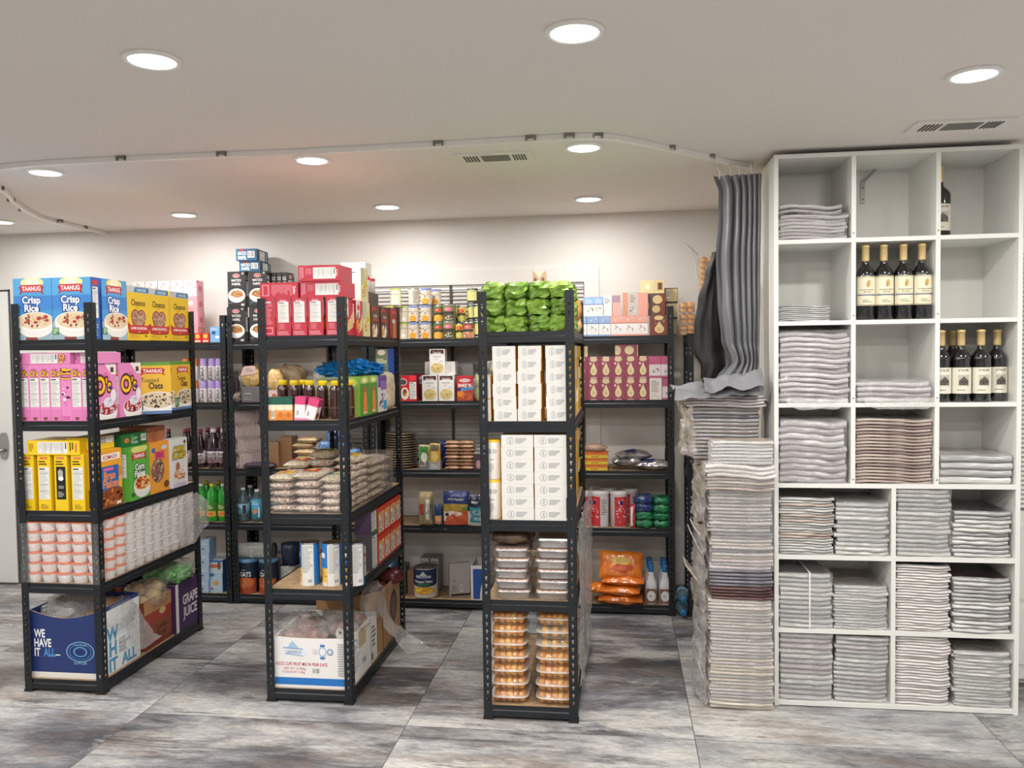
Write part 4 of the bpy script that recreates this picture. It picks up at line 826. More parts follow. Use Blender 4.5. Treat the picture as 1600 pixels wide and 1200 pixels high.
ob('food_pouch', M().blob((0, 0, .03), (.04, .06, .03), mat('#c9c6b8', .3, var='#9aa088', sc=30, bump=.6), 3, .25, 4, 18, 12), loc=(XC0+.045, 3.42, z+.194), label='loose pale pouch lying on the upright pair of white boxes', cat='pouch')
z = SH[2]
for k in range(7):
    for i in range(2):
        for j in range(5 if i == 1 else 1):
            rr = random.Random(i+9*k+31*j)
            SU2.put((XC0+.079+i*.1385+rr.uniform(0, .002)+(rr.uniform(0, .016) if j else 0), YC0+.003+j*.174, z+k*.0385*1.0 if False else z+k*.0352*1.0 if False else z+k*.0513), f'wide white box, middle shelf, {LR[k]} from bottom, '+(('outer column', 'inner column')[i] if j == 0 else f'{nth(j)} row back on the aisle side'), 'food box', 'white boxes with yellow sides, middle shelf', sc=(1, 1, .995))
TB = M().lathe([(.031, 0), (.034, .006), (.034, .158), (.034, .161, mat('#efc02e')), (.033, .168, mat('#efc02e')), (.0001, .168, mat('#efc02e'))], mat('#eceae4', .35), 24); c_ = curved(TB, .034, .168, 2.4); c_.ell(.4, .72, .09, .07, '#a9abb0').lines(.52, .66, .8, .78, 4, '#a9abb0').lines(.25, .2, .7, .42, 7, '#b0b0b0', 3).lines(.4, .5, .75, .53, 1, '#777777')
TUB = Pr('powder_tub', TB)
for k in range(2): TUB.put((XC0+.039, YC0+.04, z+k*.1685), 'white tub with yellow rim at the outer post, '+('lower one', 'upper one')[k], 'tub')
# foil trays
FO = mat('#c9cbcd', .25, .9, bump=.8, bd=.004, sc=120); FOT = mat('#8a6a64', .3, .3, var='#c9b4ac', sc=160, bump=.8)
def tray(sx=1, top=FOT):
    m = M(); w, d, h = .145*sx, .12, .03
    def ring(q, z, r=.02):
        pts = []
        for cx, cy, a0 in ((w/2-r, d/2-r, 0), (-w/2+r, d/2-r, PI2), (-w/2+r, -d/2+r, pi), (w/2-r, -d/2+r, 3*PI2)):
            for k in range(6): a = a0+PI2*k/5; pts.append(((cx+r*cos(a))*q, (cy+r*sin(a))*q, z))
        return pts
    R_ = [ring(.84, 0), ring(.86, .003), ring(.96, h), ring(1.03, h+.001), ring(1.03, h+.004), ring(1.0, h+.006)]; n = len(R_[0])
    m.add([p for r in R_ for p in r], [(j*n+i, j*n+(i+1)%n, (j+1)*n+(i+1)%n, (j+1)*n+i) for j in range(5) for i in range(n)]+[tuple(range(n))[::-1]], FO, True)
    t = M(); R2 = [ring(1.0, h+.0055), ring(.97, h+.011)]
    t.add([p for r in R2 for p in r], [(i, (i+1)%n, n+(i+1)%n, n+i) for i in range(n)]+[tuple(range(n, 2*n))], top)
    f = M().blob((0, 0, h/2+.004), (w*.55, d*.57, h*.62), FILM3, 4, .12, 6, 24, 12, 6)
    return Pr('foil_tray', m, [('lid', t, None), ('film', f, None)])
TRY = [tray(1), tray(1, mat('#b9917c', .3, .2, var='#e0cfc2', sc=160, bump=.8)), tray(1, FO)]
z = SH[1]
for i in range(2):
    for j in range(3):
        for k in range(5 if i == 0 else 6):
            rr = random.Random(i+9*k+31*j)
            if j and i == 0 and k < 4: continue
            (TRY[(k+i) % 2] if k < 5 else TRY[2]).put((XC0+(.115, .292)[i]+rr.uniform(-.008, .008), YC0+.072+j*.14, z+k*.0440), f'wrapped foil food tray, {LR[k]} from bottom, {("outer","inner")[i]} stack, {("front","second","third")[j]} row', 'foil tray', 'wrapped foil food trays', rz=rr.uniform(-.05, .05))
ob('brown_bag', M().blob((0, 0, .03), (.08, .06, .025), mat('#6a5644', .4, var='#3a3028', sc=20, bump=.5), 8, .15, 4, 22, 12, 3), loc=(XC0+.10, YC0+.09, z+.222), label='dark brown crumpled pack on top of the outer stack of foil trays', cat='pack')
# clamshells
def clam(seed, rolls=False):
    m = M(); w, d, h = .148, .16, .046
    m.lathe([(.062, 0), (.066, .003), (.076, .024), (.083, .026), (.083, .029), (.077, .030), (.072, .044), (.068, .046), (.0001, .046)], CLEAR, 28, sq=1.06, pw=5)
    R = random.Random(seed); parts = [('lid_rim', M().lathe([(.080, .0255), (.0835, .0262), (.0835, .0285), (.080, .0292)], mat('#f4f4f2', .12, a=.45), 28, sq=1.06, pw=5), None)]
    CK = mat('#dc9a48', .5, var='#bd7a34', sc=40, bump=.5); CK2 = mat('#e8b45a', .5, var='#c98c3a', sc=40, bump=.5)
    if rolls:
        c = M()
        for a in range(3): c.blob((-.042+a*.042, -.04, .021), (.019, .03, .018), CK2, a+seed, .08, 3, 14, 8)
        for a in range(3): c.blob((-.042+a*.042, .03, .021), (.019, .03, .018), CK, a+seed+4, .08, 3, 14, 8)
        parts.append(('pastries', c, None))
    else:
        for r_ in range(2):
            c = M(); n = 5
            for a in range(n): c.blob((-.052+a*.026, -.036+r_*.07, .0235), (.0165, .037, .0205), CK if (a+seed) % 4 else CK2, a+seed, .12, 4, 14, 8, 3)
            parts.append(('cookies', c, None))
    return Pr('clamshell_box', m, parts)
CS = [clam(1), clam(2), clam(3, True)]
z = SH[0]
for i in range(2):
    for j in range(4):
        for k in range(7):
            if j and i == 0: continue
            rr = random.Random(i+9*k+31*j)
            P_ = CS[2] if (i == 1 and k in (4, 5) and j == 0) else CS[rr.randint(0, 1)]
            P_.put((XC0+(.095, .29)[i]+rr.uniform(-.004, .004), YC0+.095+j*.18, z+k*.0565+.0002), f'clear clamshell of golden {"rolled pastries" if P_ is CS[2] else "cookies"}, {LR[k]} from bottom, {("outer","inner")[i]} stack, {("front","second","third","fourth")[j]} row', 'clamshell box', 'clear clamshells of baked goods', sc=(1, 1, 1.15))
wrap('plastic_wrap', [((-.188, 3.50, .08), (-.188, 3.50, .80)), ((-.178, 3.75, .07), (-.176, 3.75, .82)), ((-.168, 4.0, .07), (-.160, 4.0, .86)), ((-.165, 4.2, .08), (-.150, 4.2, .86))], 'clear plastic bags bulging from the aisle side of the rack', nu=30, nv=60, amp=.012, seed=44, m=FILM2)
# ================================================================ racks on the back wall (front plane y = 4.77)
YD = 4.785
def bx(u0, u1, z, y=YD): return xa(u0, y, z), xa(u1, y, z)
def at(pr, u, z, label, cat, group=None, y=YD, **k): return pr.put((xa(u, y, z), y, z), label, cat, group, **k)
# --- behind the cereal rack
z = S5
def ch_f(c): c.rect(0, 0, 1, 1, '#e8e2de').speck(.5, .5, .6, .6, ['#b8404a', '#5a7a4a'], 14, .05, 3, -.8)
PKB = carton('snack_box', .083, .085, .097, '#dc9aa4', ch_f, lambda c: (c.rect(0, .9, .3, 1, '#c8404a'), c.ell(.5, .5, .25, .2, '#c86a74')))
PKC = carton('snack_box', .083, .085, .097, '#dc9aa4', lambda c: (c.ell(.5, .55, .2, .16, '#e8c0c4'), c.lines(.2, .1, .8, .25, 2, '#c8808c')), lambda c: c.ell(.5, .5, .25, .2, '#c86a74'))
for i in range(5):
    for k in range(4):
        (PKB if k == 3 else PKC).put((-3.045+i*.0865+(.004 if k == 1 else 0), 4.80, z+k*.0975), f'pink and white snack box, {LR[k]} layer, {nth(4-i)} column from the open end of the block', 'snack box', 'pink and white snack boxes')
RDS = carton('candle_box', .046, .05, .062, '#d23a34', lambda c: (c.ell(.5, .66, .3, .22, '#f0c040'), c.rect(.1, .1, .9, .25, '#f0d8c8')))
for i, u in enumerate((303.5, 315.8)): at(RDS, u, z, 'small red box with yellow emblem, '+('half behind the cereal rack post', 'beside the light blue box')[i], 'box', 'small red boxes')
at(carton('carton', .068, .05, .098, '#7fb4e2', lambda c: (c.ell(.35, .62, .2, .12, '#2a5a9a'), c.ell(.7, .35, .2, .1, '#e8f0f6'), c.lines(.1, .8, .9, .9, 2, '#e8f0f6'))), 328.5, z, 'light blue picture box beside the small red boxes', 'box', rz=.0)
def bub(col):
    m = M().lathe([(.021, 0), (.0225, .003), (.0225, .088), (.0225, .0885, mat(col, .4)), (.0225, .128, mat(col, .4)), (.020, .136, mat(col, .4)), (.0001, .137, mat(col, .4))], mat('#e2dfe2', .35), 20)
    c = curved(m, .0225, .137, 2.2); c.text('BUBALA', .5, .30, .13, '#3a3a40', .6, rot=PI2, bold=.02, k=1.1).rect(.1, .02, .25, .2, '#6a6a70')
    return Pr('drink_can', m)
BO, BPU = bub('#dd7a34'), bub('#a892cc')
for k in range(2):
    for i, u in enumerate((291, 305, 319, 332, 343)): at(BO if i < 2 else BPU, u, SH[3]+k*.139, f'slim white can with {"orange" if i < 2 else "purple"} top, {("lower","upper")[k]} row, {nth(i)} from the cereal rack', 'drink can', 'slim white cans', y=4.81)
# juice bottles
def bottle(name, pr, body, cap, cz0, cz1, cr, lab=None, lz=(0, 0), lfn=None, n=24, capm=.35):
    m = M().lathe(pr, body, n); parts = [('cap', M().lathe([(cr*.96, cz0), (cr, cz0+.002), (cr, cz1-.002), (cr*.9, cz1), (.0001, cz1)], mat(cap, capm), 18), None)]
    if lab:
        r = max(p[0] for p in pr)+.0006; lm = M().lathe([(r, lz[0]), (r, lz[1])], mat(lab, .5), n)
        if lfn: lfn(curved(lm, r, lz[1]-lz[0], 2.0, z0=lz[0]))
        parts.append(('label', lm, None))
    return Pr(name, m, parts)
GJ = mat('#2a1422', .12, coat=1)
def gj_l(c): c.rect(0, .8, 1, 1, '#3a2a36').text('GRAPE', .5, .6, .22, '#4a3040', .8, bold=.02).text('JUICE', .5, .32, .22, '#4a3040', .8, bold=.02).ell(.5, .12, .3, .08, '#8a5a70')
JB1 = bottle('grape_juice_bottle', [(.036, 0), (.039, .005), (.039, .14), (.036, .165), (.018, .205), (.015, .225)], GJ, '#e6e4e6', .222, .245, .017, '#d8ccd2', (.035, .125), gj_l)
JB2 = bottle('grape_juice_bottle', [(.026, 0), (.028, .005), (.028, .13), (.024, .16), (.013, .20), (.012, .225)], GJ, '#8c3a54', .222, .245, .0135, '#d8ccd2', (.03, .11), gj_l)
for pr, u, y, t in ((JB2, 265, 4.84, 'seen past the white corn flakes box'), (JB2, 291, 4.83, 'seen at the cereal rack rear post'), (JB2, 296, 4.90, 'behind the one at the cereal rack post'), (JB2, 314.5, 4.83, 'slender one with red cap'), (JB2, 326, 4.93, 'slender one at the back'), (JB1, 335, 4.835, 'large one with white cap'), (JB1, 351, 4.84, 'half behind the rack post'), (JB2, 342, 4.94, 'at the back beside the post')):
    at(pr, u, SH[2], 'dark grape juice bottle, '+t, 'bottle', 'grape juice bottles', y=y)
GS = mat('#2fae3a', .1, a=.9, coat=1)
def gs_l(c): c.rect(0, 0, 1, 1, '#4a8a2a').rect(0, 0, 1, .4, '#e0c04a').ell(.5, .2, .3, .16, '#e0843a').lines(.2, .55, .8, .85, 3, '#e8e8b0')
GSB = bottle('lime_soda_bottle', [(.028, 0), (.033, .01), (.034, .05), (.033, .12), (.035, .15), (.033, .18), (.014, .212), (.013, .225)], GS, '#e8c82a', .22, .238, .0145, '#4a8a2a', (.035, .12), gs_l)
GSW = bottle('lime_soda_bottle', [(.028, 0), (.033, .01), (.034, .05), (.033, .12), (.035, .15), (.033, .18), (.014, .212), (.013, .225)], GS, '#e6ead0', .22, .238, .0145, '#4a8a2a', (.035, .12), gs_l)
for pr, u, y, t in ((GSW, 316, 4.83, 'pale cap, nearest the cereal rack'), (GSB, 324, 4.92, 'yellow cap, back row behind the gap'), (GSB, 333, 4.82, 'yellow cap, middle of the front'), (GSB, 343, 4.92, 'yellow cap, back row toward the post'), (GSW, 350, 4.83, 'pale cap, beside the post')): at(pr, u, SH[1], 'bright green soda bottle, '+t, 'bottle', 'bright green soda bottles', y=y)
LB = carton('baby_product_box', .06, .09, .084, '#a9c4dc', lambda c: (c.ell(.3, .3, .15, .06, '#4a6a8a'), c.lines(.2, .6, .8, .8, 2, '#e8f0f6')), lambda c: c.rect(0, 0, 1, 1, '#8fb0cc'))
for k in range(4): at(LB, 312+k*.4, SH[0]+k*.0848, f'pale blue box, {LR[k]} from bottom beside the cereal rack rear post', 'box', 'stack of pale blue boxes')
at(carton('baby_product_box', .088, .1, .12, '#b4cfe4', lambda c: (c.ell(.5, .5, .18, .14, '#e0a040'), c.ell(.2, .2, .1, .06, '#c84a40'), c.rect(.0, .85, .4, 1, '#3a7ab8')), lambda c: c.rect(0, 0, 1, 1, '#2a5a9a')), 327.5, SH[0], 'pale blue box with orange picture under the airplane box', 'box', y=4.80)
at(carton('baby_product_box', .094, .1, .084, '#c4d4e0', lambda c: (c.ell(.35, .55, .28, .14, '#d86a3a'), c.ell(.75, .6, .14, .3, '#8a5a4a'), c.rect(0, .86, 1, 1, '#3a6ab0')), lambda c: c.rect(0, 0, 1, 1, '#2a5a9a')), 326, SH[0]+.121, 'pale blue box with an orange shape on top of the wider blue box', 'box', y=4.80)
# --- rack with the farfel boxes
def mf_f(c):
    c.ell(.5, .88, .2, .055, '#e8d0cc').ell(.5, .88, .18, .042, '#b82c34').text('Streit', .5, .88, .04, '#ffffff', .3).ell(.86, .94, .05, .03, '#c9c0b8')
    c.text('MATZO', .5, .75, .066, '#f2f2f2', .78, bold=.018).text('FARFEL', .5, .645, .066, '#f2f2f2', .78, bold=.018)
    c.ell(.5, .32, .48, .2, '#e6e4e0').ell(.5, .34, .40, .15, '#f6f4f0').poly([(.12, .34), (.3, .45), (.6, .48), (.82, .42), (.88, .3), (.6, .26), (.4, .27)], '#b5794a').speck(.5, .38, .32, .08, ['#d99a64', '#8a5634', '#c8543a', '#e8b880', '#6a8a3a'], 50, .035, 2)
    c.rect(0, 0, 1, .04, '#26262a').rect(.75, .03, .92, .09, '#c9c9c9').lines(.05, .1, .4, .13, 1, '#7aa0b8')
def mf_s(c): c.text('MATZO', .5, .85, .04, '#e8e8e8', .8, bold=.03).text('FARFEL', .5, .79, .04, '#e8e8e8', .8, bold=.03).facts(.2, .3, .8, .72).lines(.2, .08, .8, .25, 4, '#3a8a8a')
MF = carton('matzo_box', .116, .045, .218, '#2f2d30', mf_f, mf_s)
z = S5
for k in range(2):
    for i, u in enumerate((356.5, 389.5)): at(MF, u-(.6 if k == 0 else 0)+(1.5 if k == 0 and i else 0), z+.0+k*.2185, f'black matzo farfel box facing front, {("lower","upper")[k]} row, {("outer","inner")[i]} column', 'matzo box', 'black matzo farfel boxes', y=4.79+.003*i)
for i in range(4):
    for k in range(2): MF.put((xa(419.5+i*8.3, 4.86, z)+.0, 4.845+.12, z+k*.2185-(0 if i < 2 else 0)), f'black matzo farfel box standing narrow side out, {("lower","upper")[k]} row, {nth(i)} past the facing ones', 'matzo box', 'black matzo farfel boxes turned sideways', rz=-PI2, sc=(1, .66, .97))
def mb(c): c.text('MATZO', .3, .62, .28, '#e6eef2', .42, bold=.03).text('FARFEL', .3, .25, .28, '#e6eef2', .42, bold=.03).bars(.56, .25, .9, .8).ell(.3, .88, .12, .1, '#b82c34')
MB_ = carton('matzo_box', .128, .21, .073, '#1f5f86', mb, lambda c: (c.rect(0, 0, 1, 1, '#1d3c54'), c.facts(.25, .1, .7, .9), c.rect(.8, .1, .86, .9, '#c8d4dc')))
MB_.put((xa(374, 4.80, 2.1), 4.80, z+.438), 'dark blue matzo farfel box lying flat, lower of two', 'matzo box', rz=.12, sc=(1, 1, .86)); MB_.put((xa(369, 4.79, 2.15), 4.79, z+.502), 'dark blue matzo farfel box lying flat, topmost against the wall', 'matzo box', rz=.10)
z = SH[3]
CB = mat('#3a3436', .25, coat=.6)
for i, (u, y) in enumerate(((362, 4.82), (370, 4.87), (366, 4.93))): at(Pr('dark_bottle', M().lathe([(.02, 0), (.021, .01), (.021, .12), (.012, .16), (.012, .19), (.0001, .19)], mat('#5a5358', .3, coat=.5), 16), ()), u, z, 'dark bottle beside the farfel rack post, '+('front one', 'middle one', 'rear one')[i], 'bottle', 'dark bottles by the post', y=y)
NOOD = mat('#d0a25a', .45, var='#e8cf9c', sc=70, bump=.8)
ob('candy_bag', M().blob((0, 0, .03), (.03, .04, .035), mat('#8a7a74', .25, var='#3f3633', sc=40, bump=.6), 3, .2, 4, 16, 10), loc=(xa(372, 4.8, z), 4.80, z), label='small silvery bag by the rack post', cat='bag')
at(carton('pasta_box', .115, .09, .098, '#77767a', lambda c: (c.lines(.15, .5, .8, .6, 1, '#d8d8d8'), c.lines(.1, .15, .6, .3, 2, '#a8a8a8'))), 378, z, 'grey box under the yellow noodle bag', 'box')
o = ob('noodle_bag', M().blob((0, 0, .06), (.062, .05, .068), NOOD, 6, .12, 3, 22, 14, 2.6), loc=(xa(394, 4.83, z), 4.83, z+.099), label='yellow noodle bag with pink label on the grey box', cat='noodle bag')
m = M(); c_ = Cv(m, lambda a, b, k: ((a-.5)*.10, -.053-k, (b-.5)*.06), .1, .06); c_.poly([(0, 0), (1, .2), (1, 1), (.3, 1)], '#e6c8c8').lines(.4, .4, .9, .8, 3, '#a88a8a'); ob('sticker', m, o, (0, 0, .095))
ob('noodle_bag', M().blob((0, 0, .06), (.045, .05, .07), NOOD, 7, .2, 4, 22, 14, 2.4), loc=(xa(432, 4.82, z), 4.82, z+.075), label='clear bag of curly noodles behind the juice bottles', cat='noodle bag')
at(carton('pasta_box', .07, .08, .075, '#d9c4c0', lambda c: c.ell(.5, .5, .2, .2, '#b8604a')), 420, z, 'pale pink box under the curly noodles', 'box')
ob('brown_paper_bag', M().blob((0, 0, .1), (.11, .06, .105), mat('#a58f72', .5, var='#8a7458', sc=12, bump=.8), 9, .2, 3, 26, 16, 3), loc=(xa(452, 4.96, z), 4.96, z+.01), label='large crumpled tan bag at the back behind the juice bottles', cat='bag')
# foam trays, nested
z = SH[2]
def foam():
    m = M(); w, t = .088, .0035; pr = [(0, .040), (.014, .034), (.014, .030), (.003, .036)]
    def sq(r, x): return [(x, -r, -r), (x, r, -r), (x, r, r), (x, -r, r)]
    def rr(r, x, q=.010):
        p = []
        for cy, cz, a0 in ((r-q, r-q, 0), (-r+q, r-q, PI2), (-r+q, -r+q, pi), (r-q, -r+q, 3*PI2)):
            for k in range(4): a = a0+PI2*k/3; p.append((x, cy+q*cos(a), cz+q*sin(a)))
        return p
    R_ = [rr(.043, 0), rr(.045, .001), rr(.045, .004), rr(.037, .005), rr(.029, .028), rr(.027, .028), rr(.036, .003), rr(.043, 0)]; n = len(R_[0])
    m.add([p for r in R_ for p in r], [(j*n+i, (j+1)*n+i, (j+1)*n+(i+1)%n, j*n+(i+1)%n) for j in range(len(R_)-1) for i in range(n)]+[tuple(4*n+i for i in range(n)), tuple(5*n+i for i in range(n))[::-1]], mat('#e2d3d1', .55), False)
    return Pr('foam_tray', m)
FT = foam()
for k in range(4):
    u0 = (354.5, 356.5, 359, 361.5)[k]
    for j in range(13):
        FT.put((xa(u0, 4.80, z+.05)+.030+j*.0085, 4.81+j*.0075, z+.0455+(3-k)*.0905), f'white foam tray in the {("top","second","third","bottom")[k]} nested row, {"open front one" if j == 0 else nth(j)+" behind the front one"}', 'foam tray', 'nested white foam trays', rz=.95)
for i, (u, w_, h_) in enumerate(((421, .062, .16), (437.5, .08, .19))): at(carton('carton', w_, .1, h_, ('#a5805e', '#8f6a4a')[i]), u, z, ('low brown cardboard box behind the bean bags', 'taller brown cardboard box behind the bean bags')[i], 'carton', y=4.84+.03*i)
PITA = mat('#cdb48c', .5, var='#b89a70', sc=20, bump=.3)
PR_ = [pillow('pita_pack', .13, .11, .042, PITA, None, i+3) for i in range(3)]
for k, (u, dz, r) in enumerate(((460, 0, .0), (461, .04, .05), (459, .08, -.05), (457, .12, .1), (464, .155, -.1))): PR_[k % 3].put((xa(u, 4.8, z), 4.80, z+dz), f'beige flat bread pack behind the bean bags, {LR[k]} from bottom', 'bread pack', 'beige flat bread packs', rz=r)
at(carton('carton', .19, .09, .085, '#c4c8d0'), 501, z, 'pale box under the blue glossy packs', 'box')
BG = mat('#2a4f9a', .15, var='#7fa4d0', sc=16, bump=.8)
for i, (u, dz, rx_) in enumerate(((512, .086, .05), (536, .088, .05), (556, .04, .045), (530, .16, .07))): ob('blue_snack_bag', M().blob((0, 0, .04), (rx_, .04, .045), BG, i+3, .25, 3.5, 20, 12, 3), loc=(xa(u, 4.83, z+.1), 4.83, z+dz), label='blue glossy bag behind the bean bags, '+('lowest toward the bread', 'middle one', 'nearest the rack edge', 'topmost')[i], cat='bag', group='blue glossy bags')
ob('dark_bag', M().blob((0, 0, .02), (.1, .04, .02), mat('#3a2c3a', .3, bump=.5), 4, .2, 4, 20, 10, 3), loc=(xa(407, 4.8, z), 4.80, z), label='dark purple flat bag lying in front of the cardboard boxes', cat='bag')
z = SH[1]
WT = mat('#5a7078', .08, a=.55, coat=1)
WB = bottle('water_bottle', [(.036, 0), (.04, .006), (.04, .03), (.038, .035), (.04, .12), (.038, .14), (.016, .185), (.014, .20)], WT, '#d8dadc', .197, .213, .0155, '#86b4c8', (.05, .115), lambda c: c.lines(.1, .4, .6, .8, 2, '#2a4a6a').rect(.65, .1, .9, .9, '#2a3440'))
WB2 = bottle('water_bottle', [(.032, 0), (.036, .006), (.036, .12), (.035, .15), (.016, .18), (.014, .19)], WT, '#d8dadc', .187, .203, .0155, '#4aa0c0', (.02, .145), lambda c: c.ell(.5, .4, .2, .12, '#d88a4a').lines(.1, .7, .9, .9, 2, '#bfe0ec').rect(.78, .1, .9, .6, '#e0e8ec'))
for pr, u, y, t in ((WB, 381, 4.83, 'clear one with light blue band'), (WB2, 402.5, 4.83, 'teal label beside the inner rack'), (WB, 392, 4.93, 'back row between the front two'), (WB, 424, 4.86, 'seen past the red box rack post')): at(pr, u, z, 'large water bottle, '+t, 'bottle', 'large water bottles', y=y)
z = SH[0]
def oat(c):
    c.rect(0, .62, 1, .97, '#16283a', 10).text('OATS', .5, .62, .15, '#f0f0f0', .52, bold=.02).rect(0, 0, 1, .48, '#a8482c', 10).ell(.5, .36, .42, .16, '#c8683a').speck(.5, .3, .36, .16, ['#e0945c', '#8a3a22', '#d87a48'], 50, .03).lines(.35, .73, .65, .77, 1, '#c8d0d8')
OAT = Pr('oats_canister', (lambda m: (m.lathe([(.058, 0), (.06, .004), (.06, .195), (.06, .198, mat('#5a8ab0')), (.0615, .212, mat('#5a8ab0')), (.0001, .212, mat('#6a94b4'))], mat('#1a2a3c', .4), 30), oat(curved(m, .06, .2, 2.4)), m)[-1])(M()))
at(OAT, 390, z, 'large oats canister with an orange picture, fully visible', 'canister', y=4.845); at(OAT, 421, z, 'large oats canister half behind the rack post', 'canister', y=4.85)
CG = tin('large_tin', .05, .175, '#b4b4b2', lambda c: (c.lines(.1, .3, .6, .9, 12, '#8a8a8a'), c.bars(.65, .4, .9, .8)))
o = CG.put((xa(372, 4.84, z+.26), 4.85, z+.263), 'silver grey tin lying on its side on the oats canisters', 'tin', rot=(0, PI2, 0), sc=(1, 1, 1.35))
at(CG, 452, z, 'grey tin with a barcode beside the oats', 'tin', y=4.86); at(tin('large_tin', .055, .15, '#c9c6c4', None, mat('#4a4a4e', .4)), 478, z, 'pale grey tin with dark lid behind the fruit tins', 'tin', y=4.86)
at(Pr('tub', M().lathe([(.055, 0), (.06, .1), (.06, .13), (.0001, .132)], mat('#1e2a44', .4), 24)), 455, z+.176, 'dark navy tub on the grey tin', 'tub', y=4.87)
at(Pr('tub', M().lathe([(.055, 0), (.055, .09), (.055, .1, mat('#c8342c')), (.0001, .11, mat('#c8342c'))], mat('#c8783a', .4), 24)), 515, SH[0]+.17, 'orange red tub seen above the fruit tins', 'tub', y=4.88)
at(tin('large_tin', .06, .17, '#6a5a54'), 515, z, 'brown tin supporting the orange red tub', 'tin', y=4.88)
# --- rack with the vegetable tins
z = S5
def corn(c): c.rect(0, .9, 1, 1, '#8496c4', 8).ell(.5, .9, .2, .06, '#6a7ab0').ell(.5, .82, .13, .05, '#e8e4e0').lines(.4, .8, .6, .84, 1, '#333333').text('Baby Corn', .5, .66, .09, '#7a7672', .6).rect(.42, .52, .58, .56, '#4a4a4a').ell(.5, .24, .24, .19, '#e09a2a').speck(.5, .22, .2, .16, ['#c8761a', '#f0c050', '#e8a838'], 30, .03).rect(.3, .04, .7, .08, '#3a3a3a')
def hear(c): c.rect(0, .93, 1, 1, '#b4cf3a', 6).ell(.5, .84, .12, .05, '#d8d4cc').text('Bean Sprouts', .5, .7, .08, '#7a7672', .6).poly([(.35, .2), (.5, .1), (.62, .25), (.5, .45)], '#f4f2e8').poly([(.5, .3), (.7, .55), (.55, .4)], '#6aa83a').rect(.88, 0, 1, .9, '#dfe6a8', 2)
TR, TH = .0335, .102
CT = tin('vegetable_tin', TR, TH, '#ddd0c0', corn); HT = tin('vegetable_tin', TR, TH, '#dad2c0', hear)
CTB = tin('vegetable_tin', TR, TH, '#ddd0c0', lambda c: c.lines(.5, .1, .95, .9, 12, '#8a8a8a'))
def oli(a, b, c3, d): return lambda c: (c.rect(0, .62, 1, .94, a, 8), c.ell(.5, .72, .26, .12, b), c.lines(.35, .68, .65, .76, 1, '#f0e0d8'), c.rect(.15, .42, .85, .58, '#3a342c', 6), c.ell(.5, .24, .36, .2, c3), c.speck(.5, .24, .3, .16, d, 20, .05))
GT = tin('vegetable_tin', TR, TH*.98, '#8a9a4a', oli('#4a7a3a', '#c83a34', '#e0a83a', ['#f0c860', '#d88a2a'])); OT = tin('vegetable_tin', TR*1.15, TH*1.02, '#6a6a44', oli('#7a7a4a', '#d4708a', '#4a4630', ['#e6e2d8', '#8a7a4a', '#c9c4b4']))
YT = tin('vegetable_tin', TR*.8, TH*.88, '#d8c04a', oli('#d8b83a', '#c8322c', '#b8b44a', ['#e0dc8a'])); BT_ = tin('vegetable_tin', TR*1.1, TH*.95, '#c9a88a', oli('#7a4a38', '#d86a5a', '#c88a6a', ['#e8d0b8', '#a85a3a']))
KT = tin('vegetable_tin', TR*.95, TH*1.0, '#2c2c2a', lambda c: (c.rect(.1, .25, .9, .85, '#e0d88a', 6), c.ell(.5, .82, .3, .08, '#b8c88a'), c.speck(.5, .5, .34, .2, ['#c9b84a', '#f0ecc0'], 30, .03), c.lines(.2, .08, .8, .15, 1, '#d8d8d8')))
def tins(P_, u, rows, y, nm, k0=0, mixed=None):
    for k in rows: (mixed or {}).get(k, P_).put((xa(u, y, z+k*TH), y, z+k*TH+.0003*k), f'{nm}, {("bottom","middle","top")[k]} row', 'tin', 'vegetable tins')
tins(HT, 612, (0, 1), 4.83, 'cream bean sprout tin half behind the rack post'); tins(HT, 618.5, (2,), 4.83, 'cream bean sprout tin standing alone on')
tins(HT, 632.5, (0, 1), 4.90, 'cream bean sprout tin behind the gap'); tins(CT, 647, (0, 1, 2), 4.83, 'cream baby corn tin, column toward the sprouts', mixed={2: CTB}); tins(CT, 666.2, (0, 1, 2), 4.83, 'cream baby corn tin, column toward the olives')
tins(CT, 681, (0, 1, 2), 4.92, 'cream baby corn tin in the row behind')
tins(GT, 686.5, (0, 1), 4.835, 'green and yellow labelled tin'); tins(OT, 702.5, (0, 1), 4.825, 'wide olive tin with pink emblem'); tins(KT, 712, (0, 1), 4.92, 'black labelled tin behind the olives'); tins(YT, 719, (0,), 4.82, 'small yellow tin with red emblem'); tins(YT, 722, (1,), 4.86, 'small yellow tin with red emblem')
tins(BT_, 733, (0,), 4.82, 'brown bean tin with pink emblem'); tins(KT, 738.5, (0, 1, 2), 4.89, 'black and yellow tin by the green packages'); tins(KT, 749, (0, 1), 4.83, 'black and yellow tin behind the rack post')
z = SH[3]
at(carton('matzo_box', .125, .09, .318, '#22408c', lambda c: (c.rect(.0, .55, .62, 1, '#6a7a5a'), c.ell(.3, .93, .2, .05, '#e8d8c8'), c.lines(.05, .72, .6, .82, 3, '#d8d8b8'), c.rect(.0, .5, .62, .58, '#23233a'), c.text('Macaroni', .3, .54, .03, '#f0f0f0', .5), c.ell(.35, .42, .25, .07, '#c89a5a'), c.speck(.8, .3, .2, .1, ['#e0b84a'], 10, .06))), 588, z, 'tall dark blue pasta carton seen through the red box rack', 'carton')
def flu(c): c.ell(.2, .75, .24, .14, '#d8d4d4').ell(.2, .75, .2, .11, '#4a4448').ell(.3, .3, .24, .24, '#e6ddd4').ell(.3, .34, .12, .14, '#7a3a1c').ell(.34, .28, .06, .05, '#e0a030').facts(.58, .08, .98, .75).rect(.58, .8, .98, 1, '#e8303a')
